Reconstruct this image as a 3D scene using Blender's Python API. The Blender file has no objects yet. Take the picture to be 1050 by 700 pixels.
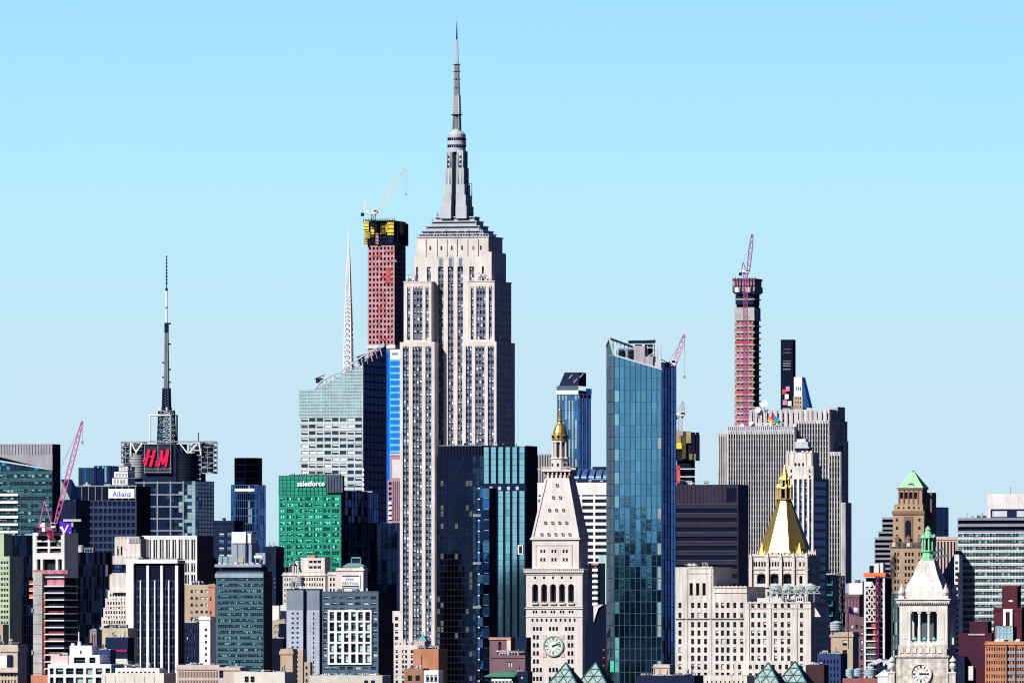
import bpy, math, random
from mathutils import Vector
R = math.radians
SC = bpy.context.scene
COL = SC.collection
rnd = random.Random(11)

# ---------------------------------------------------------------- camera
F = 11000.0          # focal length in pixels of a 1050 px wide frame
H0 = 110.0           # camera height in metres
YH = 640.0           # row of the horizon
cam = bpy.data.cameras.new('camera'); camo = bpy.data.objects.new('camera', cam); COL.objects.link(camo)
cam.sensor_width = 36.0; cam.lens = 36.0*F/1050.0
cam.shift_y = (YH-350.0)/1050.0
cam.clip_start = 5.0; cam.clip_end = 60000.0
camo.location = (0, 0, H0); camo.rotation_euler = (R(90), 0, 0)
SC.camera = camo

# ---------------------------------------------------------------- sky and sun
SUN_AZ, SUN_EL = 46.0, 36.0        # azimuth measured from behind the camera towards its left
w = bpy.data.worlds.new('World'); SC.world = w; w.use_nodes = True
nt = w.node_tree; N = nt.nodes; Lk = nt.links
for n in list(N): N.remove(n)
out = N.new('ShaderNodeOutputWorld'); bg = N.new('ShaderNodeBackground')
sky = N.new('ShaderNodeTexSky'); sky.sky_type = 'NISHITA'; sky.sun_disc = False
sky.sun_elevation = R(SUN_EL); sky.sun_rotation = R(180+SUN_AZ)
sky.altitude = 100; sky.air_density = 1.0; sky.dust_density = 0.4; sky.ozone_density = 2.0
tc = N.new('ShaderNodeTexCoord'); sep = N.new('ShaderNodeSeparateXYZ')
Lk.new(tc.outputs['Generated'], sep.inputs[0])
ramp = N.new('ShaderNodeValToRGB')
Lk.new(sep.outputs['Z'], ramp.inputs['Fac'])
cr = ramp.color_ramp
cr.elements[0].position = 0.0; cr.elements[0].color = (0.58, 0.79, 0.93, 1)
cr.elements[1].position = 1.0; cr.elements[1].color = (0.02, 0.06, 0.19, 1)
for p, c in ((0.024, (0.575, 0.82, 0.965)), (0.040, (0.47, 0.86, 1.03)), (0.058, (0.35, 0.77, 1.06)), (0.075, (0.20, 0.50, 0.90)), (0.11, (0.05, 0.17, 0.48)), (0.3, (0.012, 0.05, 0.20))):
    e = cr.elements.new(p); e.color = (*c, 1)
mul = N.new('ShaderNodeMix'); mul.data_type = 'RGBA'; mul.blend_type = 'MIX'
mul.inputs['Factor'].default_value = 0.975
skl = N.new('ShaderNodeMix'); skl.data_type = 'RGBA'; skl.blend_type = 'MULTIPLY'; skl.inputs['Factor'].default_value = 1.0
SKYS = 0.1
sc_ = N.new('ShaderNodeVectorMath'); sc_.operation = 'SCALE'; sc_.inputs['Scale'].default_value = 0.72/SKYS
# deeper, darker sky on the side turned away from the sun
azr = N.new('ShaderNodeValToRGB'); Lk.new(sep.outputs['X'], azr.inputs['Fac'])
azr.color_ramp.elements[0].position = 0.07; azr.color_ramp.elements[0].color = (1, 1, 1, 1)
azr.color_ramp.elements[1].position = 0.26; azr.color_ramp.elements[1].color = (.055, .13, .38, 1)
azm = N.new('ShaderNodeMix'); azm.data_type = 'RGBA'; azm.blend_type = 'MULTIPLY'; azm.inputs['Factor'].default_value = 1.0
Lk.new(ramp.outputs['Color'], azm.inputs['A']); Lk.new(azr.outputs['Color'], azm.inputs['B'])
# faint level streaks of thin haze
smp = N.new('ShaderNodeMapping'); smp.inputs['Scale'].default_value = (1.0, 1.0, 14.0); Lk.new(tc.outputs['Generated'], smp.inputs[0])
snz = N.new('ShaderNodeTexNoise'); snz.inputs['Scale'].default_value = 7.0; snz.inputs['Detail'].default_value = 5.0; Lk.new(smp.outputs[0], snz.inputs['Vector'])
srg = N.new('ShaderNodeMapRange'); srg.inputs['From Min'].default_value = .3; srg.inputs['From Max'].default_value = .75; srg.inputs['To Min'].default_value = 0.0; srg.inputs['To Max'].default_value = .16
Lk.new(snz.outputs['Fac'], srg.inputs['Value'])
smx = N.new('ShaderNodeMix'); smx.data_type = 'RGBA'; smx.blend_type = 'MIX'; smx.inputs['B'].default_value = (.70, .88, 1.0, 1)
Lk.new(srg.outputs[0], smx.inputs['Factor']); Lk.new(ramp.outputs['Color'], smx.inputs['A'])
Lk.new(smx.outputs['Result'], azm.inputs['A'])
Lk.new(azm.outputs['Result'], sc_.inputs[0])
Lk.new(sky.outputs['Color'], mul.inputs['A']); Lk.new(sc_.outputs[0], mul.inputs['B'])
Lk.new(mul.outputs['Result'], bg.inputs['Color']); bg.inputs['Strength'].default_value = SKYS
Lk.new(bg.outputs[0], out.inputs[0])

sl = bpy.data.lights.new('sun', 'SUN'); sl.energy = 5.0; sl.angle = R(0.5); sl.color = (1.0, 0.965, 0.93)
so = bpy.data.objects.new('sun', sl); COL.objects.link(so)
sd = Vector((-math.sin(R(SUN_AZ))*math.cos(R(SUN_EL)), -math.cos(R(SUN_AZ))*math.cos(R(SUN_EL)), math.sin(R(SUN_EL))))
so.rotation_euler = sd.to_track_quat('Z', 'Y').to_euler(); so.location = (0, 0, 900)

vs = SC.view_settings
vs.view_transform = 'Standard'; vs.look = 'None'; vs.gamma = 1.0; vs.exposure = 0.42
SC.cycles.max_bounces = 5; SC.cycles.diffuse_bounces = 1; SC.cycles.glossy_bounces = 3
SC.cycles.use_denoising = True; SC.cycles.filter_width = 1.15
SC.cycles.sample_clamp_indirect = 4.0

# ---------------------------------------------------------------- materials
def lin(c):
    return tuple((v/255.0/12.92 if v/255.0 <= .04045 else ((v/255.0+.055)/1.055)**2.4) for v in c)
MATS = {}
def mat(name, rgb, rough=.8, metal=0.0, noise=.14, sc=.12, streak=.1, fine=.06, spec=.06, emit=None, bump=0.0):
    if name in MATS: return MATS[name]
    m = bpy.data.materials.new(name); m.use_nodes = True; t = m.node_tree; n = t.nodes; l = t.links
    p = n['Principled BSDF']; p.inputs['Roughness'].default_value = rough; p.inputs['Metallic'].default_value = metal
    p.inputs['Specular IOR Level'].default_value = spec
    co = n.new('ShaderNodeTexCoord')
    def nz(scale, vec=None, det=3):
        x = n.new('ShaderNodeTexNoise'); x.inputs['Scale'].default_value = scale; x.inputs['Detail'].default_value = det
        if vec:
            mp = n.new('ShaderNodeMapping'); mp.inputs['Scale'].default_value = vec
            l.new(co.outputs['Object'], mp.inputs[0]); l.new(mp.outputs[0], x.inputs['Vector'])
        else: l.new(co.outputs['Object'], x.inputs['Vector'])
        return x
    def rng(x, amt):
        r = n.new('ShaderNodeMapRange'); r.inputs['From Min'].default_value = .3; r.inputs['From Max'].default_value = .7
        r.inputs['To Min'].default_value = 1-amt; r.inputs['To Max'].default_value = 1+amt*.7
        l.new(x.outputs['Fac'], r.inputs['Value']); return r.outputs[0]
    a = rng(nz(sc), noise); b = rng(nz(.9, (1, 1, .06)), streak); c = rng(nz(1.3), fine)
    m1 = n.new('ShaderNodeMath'); m1.operation = 'MULTIPLY'; l.new(a, m1.inputs[0]); l.new(b, m1.inputs[1])
    m2 = n.new('ShaderNodeMath'); m2.operation = 'MULTIPLY'; l.new(m1.outputs[0], m2.inputs[0]); l.new(c, m2.inputs[1])
    v = n.new('ShaderNodeVectorMath'); v.operation = 'SCALE'; v.inputs[0].default_value = rgb; l.new(m2.outputs[0], v.inputs['Scale'])
    l.new(v.outputs[0], p.inputs['Base Color'])
    if bump:
        bz = nz(.5); bp = n.new('ShaderNodeBump'); bp.inputs['Strength'].default_value = bump; bp.inputs['Distance'].default_value = .15
        l.new(bz.outputs['Fac'], bp.inputs['Height']); l.new(bp.outputs[0], p.inputs['Normal'])
    MATS[name] = m
    return m
def glass(name, rgb, rough=.06, metal=1.0, noise=.3, sc=.06, bump=.05, dark=(.004, .006, .012)):
    return mat(name, rgb, rough=rough, metal=metal, noise=noise, sc=sc, streak=.12, fine=.1, spec=.5, bump=bump)

LIME = mat('limestone', (.60, .54, .50)); LIMEW = mat('white limestone', (.63, .60, .56), streak=.26)
CREAM = mat('cream stone', (.61, .555, .505), streak=.24); MARB = mat('white marble', (.60, .545, .515), streak=.14, noise=.1)
GREYST = mat('grey stone', (.42, .39, .385), streak=.2); PALEG = mat('pale grey panel', (.5, .54, .6))
BUFF = mat('buff brick', (.36, .255, .17)); TAN = mat('tan brick', (.42, .33, .24)); ORB = mat('orange brick', (.42, .19, .10), noise=.25)
MAROON = mat('maroon brick', (.085, .022, .032)); PURB = mat('dusky brick', (.17, .10, .12)); SALM = mat('salmon brick', (.45, .22, .16))
CONC = mat('raw concrete', (.40, .385, .375), noise=.22); WHITE = mat('white paint', (.76, .76, .76)); WHCONC = mat('white concrete', (.64, .63, .62))
DARK = mat('dark metal and shade', (.011, .019, .050), rough=.7, spec=.03); BLACK = mat('black cladding and shade', (.005, .008, .024), rough=.7, spec=.03)  # navy-dark base also stands in for shade on walls and side faces
GREYM = mat('grey metal', (.22, .235, .26), rough=.5); STEEL = mat('pale steel', (.47, .49, .52), rough=.45, metal=.2)
SILV = mat('silver terrace metal', (.44, .455, .48), rough=.5, metal=.1)
ROOF = mat('roof membrane', (.13, .13, .135)); TAR = mat('tar', (.04, .04, .042)); GRAVR = mat('pale roof gravel', (.38, .36, .33))
SPAN = mat('aluminium spandrel', (.15, .175, .24), rough=.5, noise=.25)
GREENC = mat('green copper', (.17, .42, .31), noise=.2); GREENR = mat('bright green copper', (.26, .62, .36), noise=.22, streak=.2)
GOLD = mat('gilded tile', (.66, .46, .12), rough=.32, metal=.85, noise=.12); 
REDP = mat('crane red paint', (.50, .03, .10), rough=.5); PINKP = mat('pink crane paint', (.60, .20, .36), rough=.5)
CREP = mat('crane cream paint', (.72, .66, .50), rough=.5)
NETR = mat('red safety netting', (.52, .08, .08), noise=.5, sc=.4); NETP = mat('pink debris netting', (.45, .17, .21), noise=.5, sc=.5)
ORNG = mat('orange netting', (.75, .16, .05)); YEL = mat('yellow formwork', (.72, .56, .05), noise=.4, sc=.5)
# window materials
WD = mat('window glass', (.010, .014, .028), rough=.12, noise=.5, sc=.5, spec=.12)
WD2 = mat('window glass grey', (.07, .085, .11), rough=.15, noise=.5, sc=.5, spec=.5)
WB = mat('window blind', (.52, .57, .60), noise=.3, sc=.7)
WBT = mat('window teal sheen', (.10, .20, .21), rough=.15, noise=.5, sc=.5)
WGR = mat('green lit glass', (.05, .52, .32), rough=.2, noise=.35, sc=.4)
WNAVY = mat('navy glass', (.012, .018, .05), rough=.1, noise=.5, sc=.3, spec=.5)
WPALE = mat('pale green glass', (.30, .43, .38), rough=.2, noise=.35, sc=.4)
WBLU = mat('blue glass', (.03, .09, .22), rough=.12, noise=.5, sc=.3, spec=.5)
# reflecting curtain walls
G_TEAL = glass('teal curtain glass', (.135, .33, .50), noise=.12); G_TEAL2 = glass('light teal curtain glass', (.17, .39, .56), noise=.12); G_TEALD = glass('deep teal curtain glass', (.035, .08, .12))
G_AQUA = glass('aqua curtain glass', (.50, .84, .86), rough=.12, noise=.14); G_AQUAL = glass('pale aqua curtain glass', (.42, .56, .57), rough=.25, metal=.6)
G_NAVY = glass('navy curtain glass', (.018, .035, .085)); G_NAVYL = glass('slate curtain glass', (.045, .085, .15))
G_BLUE = glass('blue curtain glass', (.05, .17, .42)); G_BLUEL = glass('bright blue curtain glass', (.17, .38, .62), rough=.15)
G_BRONZ = glass('bronze curtain glass', (.016, .024, .062)); G_GREEN = glass('green curtain glass', (.03, .19, .14)); G_PALE = glass('pale curtain glass', (.5, .62, .66), rough=.3, metal=.5)

G_SN = glass('shade-side navy glass', (.032, .068, .18), bump=.02); G_SL = glass('shade-side slate glass', (.12, .22, .45), bump=.02); G_SB = glass('shade-side blue glass', (.75, .95, 1.0), bump=.02)
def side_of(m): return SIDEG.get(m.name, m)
SIDEG = {'navy curtain glass': G_SN, 'slate curtain glass': G_SL, 'blue curtain glass': G_SB}  # side-face copies of the glass, recoloured to hold the shaded tone
# ---------------------------------------------------------------- mesh builder
class MB:
    def __init__(s): s.v = []; s.f = []; s.mi = []; s.m = []
    def k(s, m):
        if m not in s.m: s.m.append(m)
        return s.m.index(m)
    def poly(s, pts, m):
        i = len(s.v); s.v += [tuple(p) for p in pts]; s.f.append(tuple(range(i, i+len(pts)))); s.mi.append(s.k(m))
    def box(s, x0, x1, y0, y1, z0, z1, m, skip=''):
        i = len(s.v); k = s.k(m)
        s.v += [(x0,y0,z0),(x1,y0,z0),(x1,y1,z0),(x0,y1,z0),(x0,y0,z1),(x1,y0,z1),(x1,y1,z1),(x0,y1,z1)]
        for n, q in (('d',(3,2,1,0)),('u',(4,5,6,7)),('f',(0,1,5,4)),('r',(1,2,6,5)),('b',(2,3,7,6)),('l',(3,0,4,7))):
            if n in skip: continue
            s.f.append(tuple(i+a for a in q)); s.mi.append(k)
    def frus(s, c0, r0, z0, c1, r1, z1, n, m, ph=0, cap=True):
        i = len(s.v); k = s.k(m)
        rx0, ry0 = r0 if isinstance(r0, tuple) else (r0, r0); rx1, ry1 = r1 if isinstance(r1, tuple) else (r1, r1)
        for (c, rx, ry, z) in ((c0, rx0, ry0, z0), (c1, rx1, ry1, z1)):
            for j in range(n):
                a = ph+2*math.pi*j/n; s.v.append((c[0]+rx*math.cos(a), c[1]+ry*math.sin(a), z))
        for j in range(n):
            q = (j+1) % n; s.f.append((i+j, i+q, i+n+q, i+n+j)); s.mi.append(k)
        if cap:
            s.f.append(tuple(i+n+j for j in range(n))); s.mi.append(k); s.f.append(tuple(i+n-1-j for j in range(n))); s.mi.append(k)
    def lathe(s, c, prof, n, m, ph=0):
        for (r0, z0), (r1, z1) in zip(prof, prof[1:]): s.frus(c, max(r0, .01), z0, c, max(r1, .01), z1, n, m, ph, cap=False)
        s.frus(c, max(prof[-1][0], .01), prof[-1][1], c, max(prof[-1][0], .01)*.9, prof[-1][1]+.02, n, m, ph)
    def beam(s, p, q, w_, m, w2=None):
        p = Vector(p); q = Vector(q); d = (q-p)
        if d.length < 1e-6: return
        d.normalize(); a = d.cross(Vector((0, 0, 1)) if abs(d.z) < .9 else Vector((0, 1, 0))).normalized(); b_ = d.cross(a)
        i = len(s.v); k = s.k(m); w2 = w2 or w_
        for (c, ww) in ((p, w_), (q, w2)):
            for (u, v_) in ((-1, -1), (1, -1), (1, 1), (-1, 1)): s.v.append(tuple(c+a*u*ww/2+b_*v_*ww/2))
        for q_ in ((0,1,5,4),(1,2,6,5),(2,3,7,6),(3,0,4,7),(3,2,1,0),(4,5,6,7)): s.f.append(tuple(i+z for z in q_)); s.mi.append(k)
    def lattice(s, x, y, z0, z1, w0, w1, n, t, m, ring=True):
        for j in range(n):
            za, zb = z0+(z1-z0)*j/n, z0+(z1-z0)*(j+1)/n; wa, wb = (w0+(w1-w0)*j/n)/2, (w0+(w1-w0)*(j+1)/n)/2
            A = [(x-wa,y-wa,za),(x+wa,y-wa,za),(x+wa,y+wa,za),(x-wa,y+wa,za)]; B_ = [(x-wb,y-wb,zb),(x+wb,y-wb,zb),(x+wb,y+wb,zb),(x-wb,y+wb,zb)]
            for q in range(4):
                s.beam(A[q], B_[q], t, m); r = (q+1) % 4
                s.beam(A[q], B_[r], t*.6, m); s.beam(A[r], B_[q], t*.6, m)
                if ring: s.beam(A[q], A[r], t*.7, m)
    def build(s, name, parent=None, **kw):
        me = bpy.data.meshes.new(name); me.from_pydata(s.v, [], s.f)
        for m in s.m: me.materials.append(m)
        me.polygons.foreach_set('material_index', s.mi); me.update()
        o = bpy.data.objects.new(name, me); COL.objects.link(o)
        if parent: o.parent = parent
        for k, v in kw.items(): o[k] = v
        return o

def tagit(o, label, cat, group=None):
    o['label'] = label; o['category'] = cat; o['kind'] = 'thing'
    if group: o['group'] = group
    return o
def structure(o): o['kind'] = 'structure'; return o
def px2w(px, py, D): return ((px-525)/F*D, D, H0+(YH-py)*D/F)

WCACHE = {}
VARS = {'gr': ((.36, 'd'), (.24, 'q'), (.16, 'h'), (.24, 'b')), 'n': ((.74, 'd'), (.12, 'h'), (.10, 'q'), (.04, 'b')), 'dark': ((.9, 'd'), (.1, 'q')),
        'k': ((1.0, 'd'),), 'es': ((.56, 'd'), (.20, 'h'), (.10, 'q'), (.14, 'b')), 'lt': ((.3, 'd'), (.3, 'h'), (.2, 'q'), (.2, 'b'))}
def wgeom(mb, w_, h_, kind, mats, T=lambda x, y, z: (x, y, z)):
    gd, gm, bl = mats
    def bx(x0, x1, y0, y1, z0, z1, m):
        P = [(x0,y0,z0),(x1,y0,z0),(x1,y1,z0),(x0,y1,z0),(x0,y0,z1),(x1,y0,z1),(x1,y1,z1),(x0,y1,z1)]
        for q in ((0,1,5,4),(4,5,6,7),(3,2,1,0)): mb.poly([T(*P[a]) for a in q], m)
    bx(0, w_, 0, .1, 0, h_, gd if kind != 's' else gm)
    if kind == 'h': bx(.04, w_-.04, -.03, 0, h_*.5, h_-.03, bl)
    if kind == 'q': bx(.04, w_-.04, -.03, 0, h_*.72, h_-.03, bl); bx(.04, w_-.04, -.03, 0, .03, h_*.30, gm)
    if kind == 'b': bx(.04, w_-.04, -.03, 0, .1*h_, h_-.03, bl)
    if h_ > 2.2 or kind == 'd': bx(.03, w_-.03, -.05, 0, h_*.48, h_*.48+.09, gm)

class Bld:
    def __init__(s, name, label, cat, xl, xc, xr, D, th=15.0, group=None, L=None):
        s.th = th; a = R(th); c, n_ = math.cos(a), math.sin(a); s.c = c; s.s = n_; s.D = D
        Cx, Cy = (xc-525)/F*D, D; tl = (xl-525)/F
        s.W = (Cx-tl*Cy)/(c+tl*n_)
        if L is not None: s.L = L
        elif xr is not None:
            t = (xr-525)/F; s.L = (t*Cy-Cx)/(n_-t*c)
        else: s.L = s.W*.8
        s.P = (Cx-s.W*c, Cy+s.W*n_)
        s.root = bpy.data.objects.new(name, None); COL.objects.link(s.root)
        s.root.location = (s.P[0], s.P[1], 0); s.root.rotation_euler = (0, 0, -a); s.root.empty_display_size = 10
        tagit(s.root, label, cat, group)
        s.wins = []; s.mb = MB(); s.rnd = random.Random(hash_(label))
    def X(s, px, y=0.0):
        t = (px-525)/F
        return (t*(s.P[1]+y*s.c)-s.P[0]-y*s.s)/(s.c+t*s.s)
    def Y(s, px, x=None):
        x = s.W if x is None else x; t = (px-525)/F
        return (s.P[0]+x*s.c-t*(s.P[1]-x*s.s))/(t*s.c-s.s)
    def Z(s, py, y=0.0): return H0+(YH-py)*(s.D+y*s.c)/F
    def m(s, px): return px*s.D/F
    # windows
    def finish(s, wname='window'):
        s.mb.build('wall', s.root) if s.mb.f else None
        ws = sorted(s.wins, key=lambda q: (-round(q[5], 1)+(40 if q[0] == 'l' else 0), q[2]))
        for i, q in enumerate(ws[:100]):
            face, fx, a0, a1, z0, z1, d, var, mats = q
            r = s.rnd.random(); kind = 'd'; acc = 0
            for p, kk in VARS[var]:
                acc += p
                if r <= acc: kind = kk; break
            W_, H_ = round(a1-a0, 2), round(z1-z0, 2)
            key = (W_, H_, kind, mats)
            if key not in WCACHE:
                mb = MB(); wgeom(mb, W_, H_, kind, mats); o = mb.build(wname); WCACHE[key] = o.data
            else:
                o = bpy.data.objects.new(wname, WCACHE[key]); COL.objects.link(o)
            o.parent = s.root
            if face == 'f': o.location = (a0, fx+d, z0)
            elif face == 'r': o.location = (fx-d, a0, z0); o.rotation_euler = (0, 0, R(90))
            else: o.location = (fx+d, a1, z0); o.rotation_euler = (0, 0, R(-90))
        if len(ws) > 100:
            mb = MB()
            for q in ws[100:]:
                face, fx, a0, a1, z0, z1, d, var, mats = q
                r = s.rnd.random(); kind = 'd'; acc = 0
                for p, kk in VARS[var]:
                    acc += p
                    if r <= acc: kind = kk; break
                T = {'f': lambda x, y, z: (a0+x, fx+d+y, z0+z), 'r': lambda x, y, z: (fx-d-y, a0+x, z0+z), 'l': lambda x, y, z: (fx+d+y, a1-x, z0+z)}[face]
                wgeom(mb, a1-a0, z1-z0, kind, mats, T)
            o = mb.build('windows', s.root); o['kind'] = 'stuff'
        return s.root

def hash_(t):
    h = 7
    for ch in t: h = (h*131+ord(ch)) % 1000003
    return h
NW = (WD, WD2, WB)
def fpt(face, fx, a, d, z): return (a, fx+d, z) if face == 'f' else ((fx-d, a, z) if face == 'r' else (fx+d, a, z))
def fac(b, face, fx, a0, a1, z0, z1, cols, rows, m, d=.4, var='n', wm=NW, win=True, mb=None, rev=None):
    mb = mb or b.mb; e = 1e-3
    cols = sorted((max(p, a0+.02), min(q, a1-.02)) for p, q in cols if q-.05 > a0 and p+.05 < a1); cols = [c for c in cols if c[1]-c[0] > .1]
    rows = sorted((max(p, z0+.02), min(q, z1-.02)) for p, q in rows if q-.05 > z0 and p+.05 < z1); rows = [r for r in rows if r[1]-r[0] > .1]
    rev = rev or m
    def Q(a, b_, c, d_): mb.poly([fpt(face, fx, a, 0, c), fpt(face, fx, b_, 0, c), fpt(face, fx, b_, 0, d_), fpt(face, fx, a, 0, d_)], m)
    prev = z0
    if not cols: rows = []
    for r0, r1 in rows:
        Q(a0, a1, prev, r0); pa = a0
        for c0, c1 in cols:
            Q(pa, c0, r0, r1); pa = c1
            for (p, q) in (((c0, r0), (c1, r0)), ((c1, r0), (c1, r1)), ((c1, r1), (c0, r1)), ((c0, r1), (c0, r0))):
                mb.poly([fpt(face, fx, p[0], 0, p[1]), fpt(face, fx, q[0], 0, q[1]), fpt(face, fx, q[0], d+.05, q[1]), fpt(face, fx, p[0], d+.05, p[1])], rev)
            if win: b.wins.append((face, fx, c0, c1, r0, r1, d, var, wm))
        Q(pa, a1, r0, r1); prev = r1
    Q(a0, a1, prev, z1)

def ncols(a0, a1, n, fr):
    p = (a1-a0)/n
    return [(a0+p*(i+.5-fr/2), a0+p*(i+.5+fr/2)) for i in range(n)]
def bcols(b, bays, y=0.0):
    r = []
    for q in bays:
        p0, p1 = q[0], q[1]; n = q[2] if len(q) > 2 else 1; fr = q[3] if len(q) > 3 else (1.0 if n == 1 else .7)
        r += ncols(b.X(p0, y), b.X(p1, y), n, fr)
    return r
def prow(b, y0, y1, pitch, fr, y=0.0):
    r = []; p = y0
    while p < y1-.01: r.append((b.Z(p+pitch*fr, y), b.Z(p, y))); p += pitch
    return r

def blk(b, x0, x1, y0, y1, z0, z1, m, f=None, r=None, l=None, roof=None):
    """a building volume; f/r/l = dict(cols, rows, ...) perforates that face"""
    b.mb.box(x0, x1, y0, y1, z0, z1, m, skip=('f' if f else '')+('r' if r else '')+('l' if l else '')+('u' if roof else ''))
    if roof: b.mb.poly([(x0, y0, z1), (x1, y0, z1), (x1, y1, z1), (x0, y1, z1)], roof)
    if f: fac(b, 'f', y0, x0, x1, z0, z1, m=m, **f)
    if r: fac(b, 'r', x1, y0, y1, z0, z1, m=m, **r)
    if l: fac(b, 'l', x0, y0, y1, z0, z1, m=m, **l)
def cornice(b, x0, x1, y0, y1, z0, z1, p, m): b.mb.box(x0-p, x1+p, y0-p, y1+p, z0, z1, m)
def parapet(b, x0, x1, y0, y1, z, h, m, t=.5):
    b.mb.box(x0+.003, x1-.003, y0+.003, y0+t, z-.2, z+h, m); b.mb.box(x0+.003, x1-.003, y1-t, y1-.003, z-.2, z+h, m)
    b.mb.box(x0+.006, x0+t, y0+t, y1-t, z-.2, z+h-.01, m); b.mb.box(x1-t, x1-.006, y0+t, y1-t, z-.2, z+h-.01, m)

def clutter(b, x0, x1, y0, y1, z, n, seed=1, big=6.0, mats=None):
    r = random.Random(seed); mats = mats or (GREYM, WHCONC, DARK, STEEL, GRAVR)
    for i in range(n):
        mb = MB(); k = r.random(); w_ = r.uniform(.35, 1)*big; d_ = r.uniform(.4, .8)*big; h_ = r.uniform(.25, .6)*big
        cx, cy = r.uniform(x0+w_/2, max(x0+w_/2+.1, x1-w_/2)), r.uniform(y0+d_/2, max(y0+d_/2+.1, y1-d_/2)); m = r.choice(mats)
        if k < .5:
            mb.box(cx-w_/2, cx+w_/2, cy-d_/2, cy+d_/2, z, z+h_, m)
            for j in range(3): mb.box(cx-w_/2+w_*(.1+.28*j), cx-w_/2+w_*(.3+.28*j), cy-d_/2-.1, cy-d_/2, z+h_*.25, z+h_*.8, DARK)
            mb.box(cx-w_/2-.15, cx+w_/2+.15, cy-d_/2-.15, cy+d_/2+.15, z+h_, z+h_+.25, GREYM); nm = 'roof_unit'
        elif k < .75:
            mb.frus((cx, cy), w_*.25, z, (cx, cy), w_*.25, z+h_, 10, m); mb.frus((cx, cy), w_*.3, z+h_, (cx, cy), w_*.1, z+h_+.6, 10, STEEL); nm = 'vent'
        else:
            mb.box(cx-w_*.7, cx+w_*.7, cy-.3, cy+.3, z+.6, z+1.2, STEEL)
            for j in (-.6, 0, .6): mb.box(cx+w_*j-.15, cx+w_*j+.15, cy-.2, cy+.2, z, z+.6, DARK)
            mb.beam((cx, cy, z+1), (cx, cy, z+h_+2), .25, DARK); nm = 'roof_pipe'
        mb.build(nm, b.root)

def curtain(b, face, fx, a0, a1, z0, z1, na, nz, mats, mull=None, mw=.3, mh=None, top=None, tilt=.05, vm=True, hm=True, seed=3, gap=.06, name='curtain_wall', rowpick=None, wts=None):
    """glass panes, each tilted a hair so that reflections break up, behind proud mullions"""
    r = random.Random(seed+int(a0*7)+int(z0)); mb = MB()
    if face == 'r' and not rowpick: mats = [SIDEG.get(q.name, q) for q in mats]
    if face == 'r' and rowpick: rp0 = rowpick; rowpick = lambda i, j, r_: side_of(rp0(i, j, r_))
    top = top or (lambda a: z1); mh = mh or mw
    pa, pz = (a1-a0)/na, (z1-z0)/nz
    for j in range(nz):
        for i in range(na):
            p0, p1, q0, q1 = a0+i*pa+gap, a0+(i+1)*pa-gap, z0+j*pz+gap, z0+(j+1)*pz-gap
            t0, t1 = top(p0), top(p1)
            if q0 >= min(t0, t1): 
                if q0 >= max(t0, t1): continue
            zz0, zz1 = min(q1, t0-gap), min(q1, t1-gap); b0, b1 = min(q0, t0-gap), min(q0, t1-gap)
            if zz0-b0 < .02 and zz1-b1 < .02: continue
            dx, dz, d0 = r.uniform(-tilt, tilt)*min(1, pa/8), r.uniform(-tilt, tilt)*min(1, pz/8), r.uniform(0, .02)
            m = rowpick(i, j, r) if rowpick else (r.choices(mats, wts)[0] if wts else r.choice(mats))
            mb.poly([fpt(face, fx, p0, .15+d0-dx-dz, b0), fpt(face, fx, p1, .15+d0+dx-dz, b1), fpt(face, fx, p1, .15+d0+dx+dz, zz1), fpt(face, fx, p0, .15+d0-dx+dz, zz0)], m)
    o = mb.build(name, b.root)
    if mull:
        g = MB()
        def bx(p0, p1, q0, q1, pr):
            if face == 'f': g.box(p0, p1, fx-pr, fx+.5, q0, q1, mull)
            elif face == 'r': g.box(fx-.5, fx+pr*.2, p0, p1, q0, q1, mull)
            else: g.box(fx-pr, fx+.5, p0, p1, q0, q1, mull)
        if vm:
            for i in range(na+1):
                a = a0+i*pa; a_ = min(max(a, a0+mw/2), a1-mw/2); bx(a_-mw/2, a_+mw/2, z0, min(z1, top(a_)), .12)
        if hm:
            for j in range(nz+1):
                z = z0+j*pz; lo, hi = a0, a1
                if z > min(top(a0), top(a1)):
                    st = [a0+(a1-a0)*k/40 for k in range(41) if top(a0+(a1-a0)*k/40) >= z]
                    if not st: continue
                    lo, hi = st[0], st[-1]
                if hi-lo > .5: bx(lo+.01, hi-.01, z-mh/2, z+mh/2, .07)
        if g.f: g.build('mullion', b.root)
    return o

def text(s, w_, h_, m, parent, loc, rotz=0.0, depth=.3, shear=0.0, name='lettering', bold=0.0, font=None):
    cu = bpy.data.curves.new('t', 'FONT'); cu.body = s; cu.extrude = .04; cu.shear = shear; cu.offset = bold
    cu.resolution_u = 3
    to = bpy.data.objects.new('t', cu); COL.objects.link(to)
    bpy.context.view_layer.update()
    me = bpy.data.meshes.new_from_object(to.evaluated_get(bpy.context.evaluated_depsgraph_get()))
    xs = [v.co.x for v in me.vertices]; ys = [v.co.y for v in me.vertices]; x0, x1, y0, y1 = min(xs), max(xs), min(ys), max(ys)
    for v in me.vertices:
        x, y, z = v.co; v.co = ((x-x0)/(x1-x0)*w_, -z/.04*depth/2, (y-y0)/(y1-y0)*h_)
    me.materials.clear(); me.materials.append(m); me.name = name
    bpy.data.objects.remove(to); o = bpy.data.objects.new(name, me); COL.objects.link(o)
    o.parent = parent; o.location = loc; o.rotation_euler = (0, 0, rotz)
    return o

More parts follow.
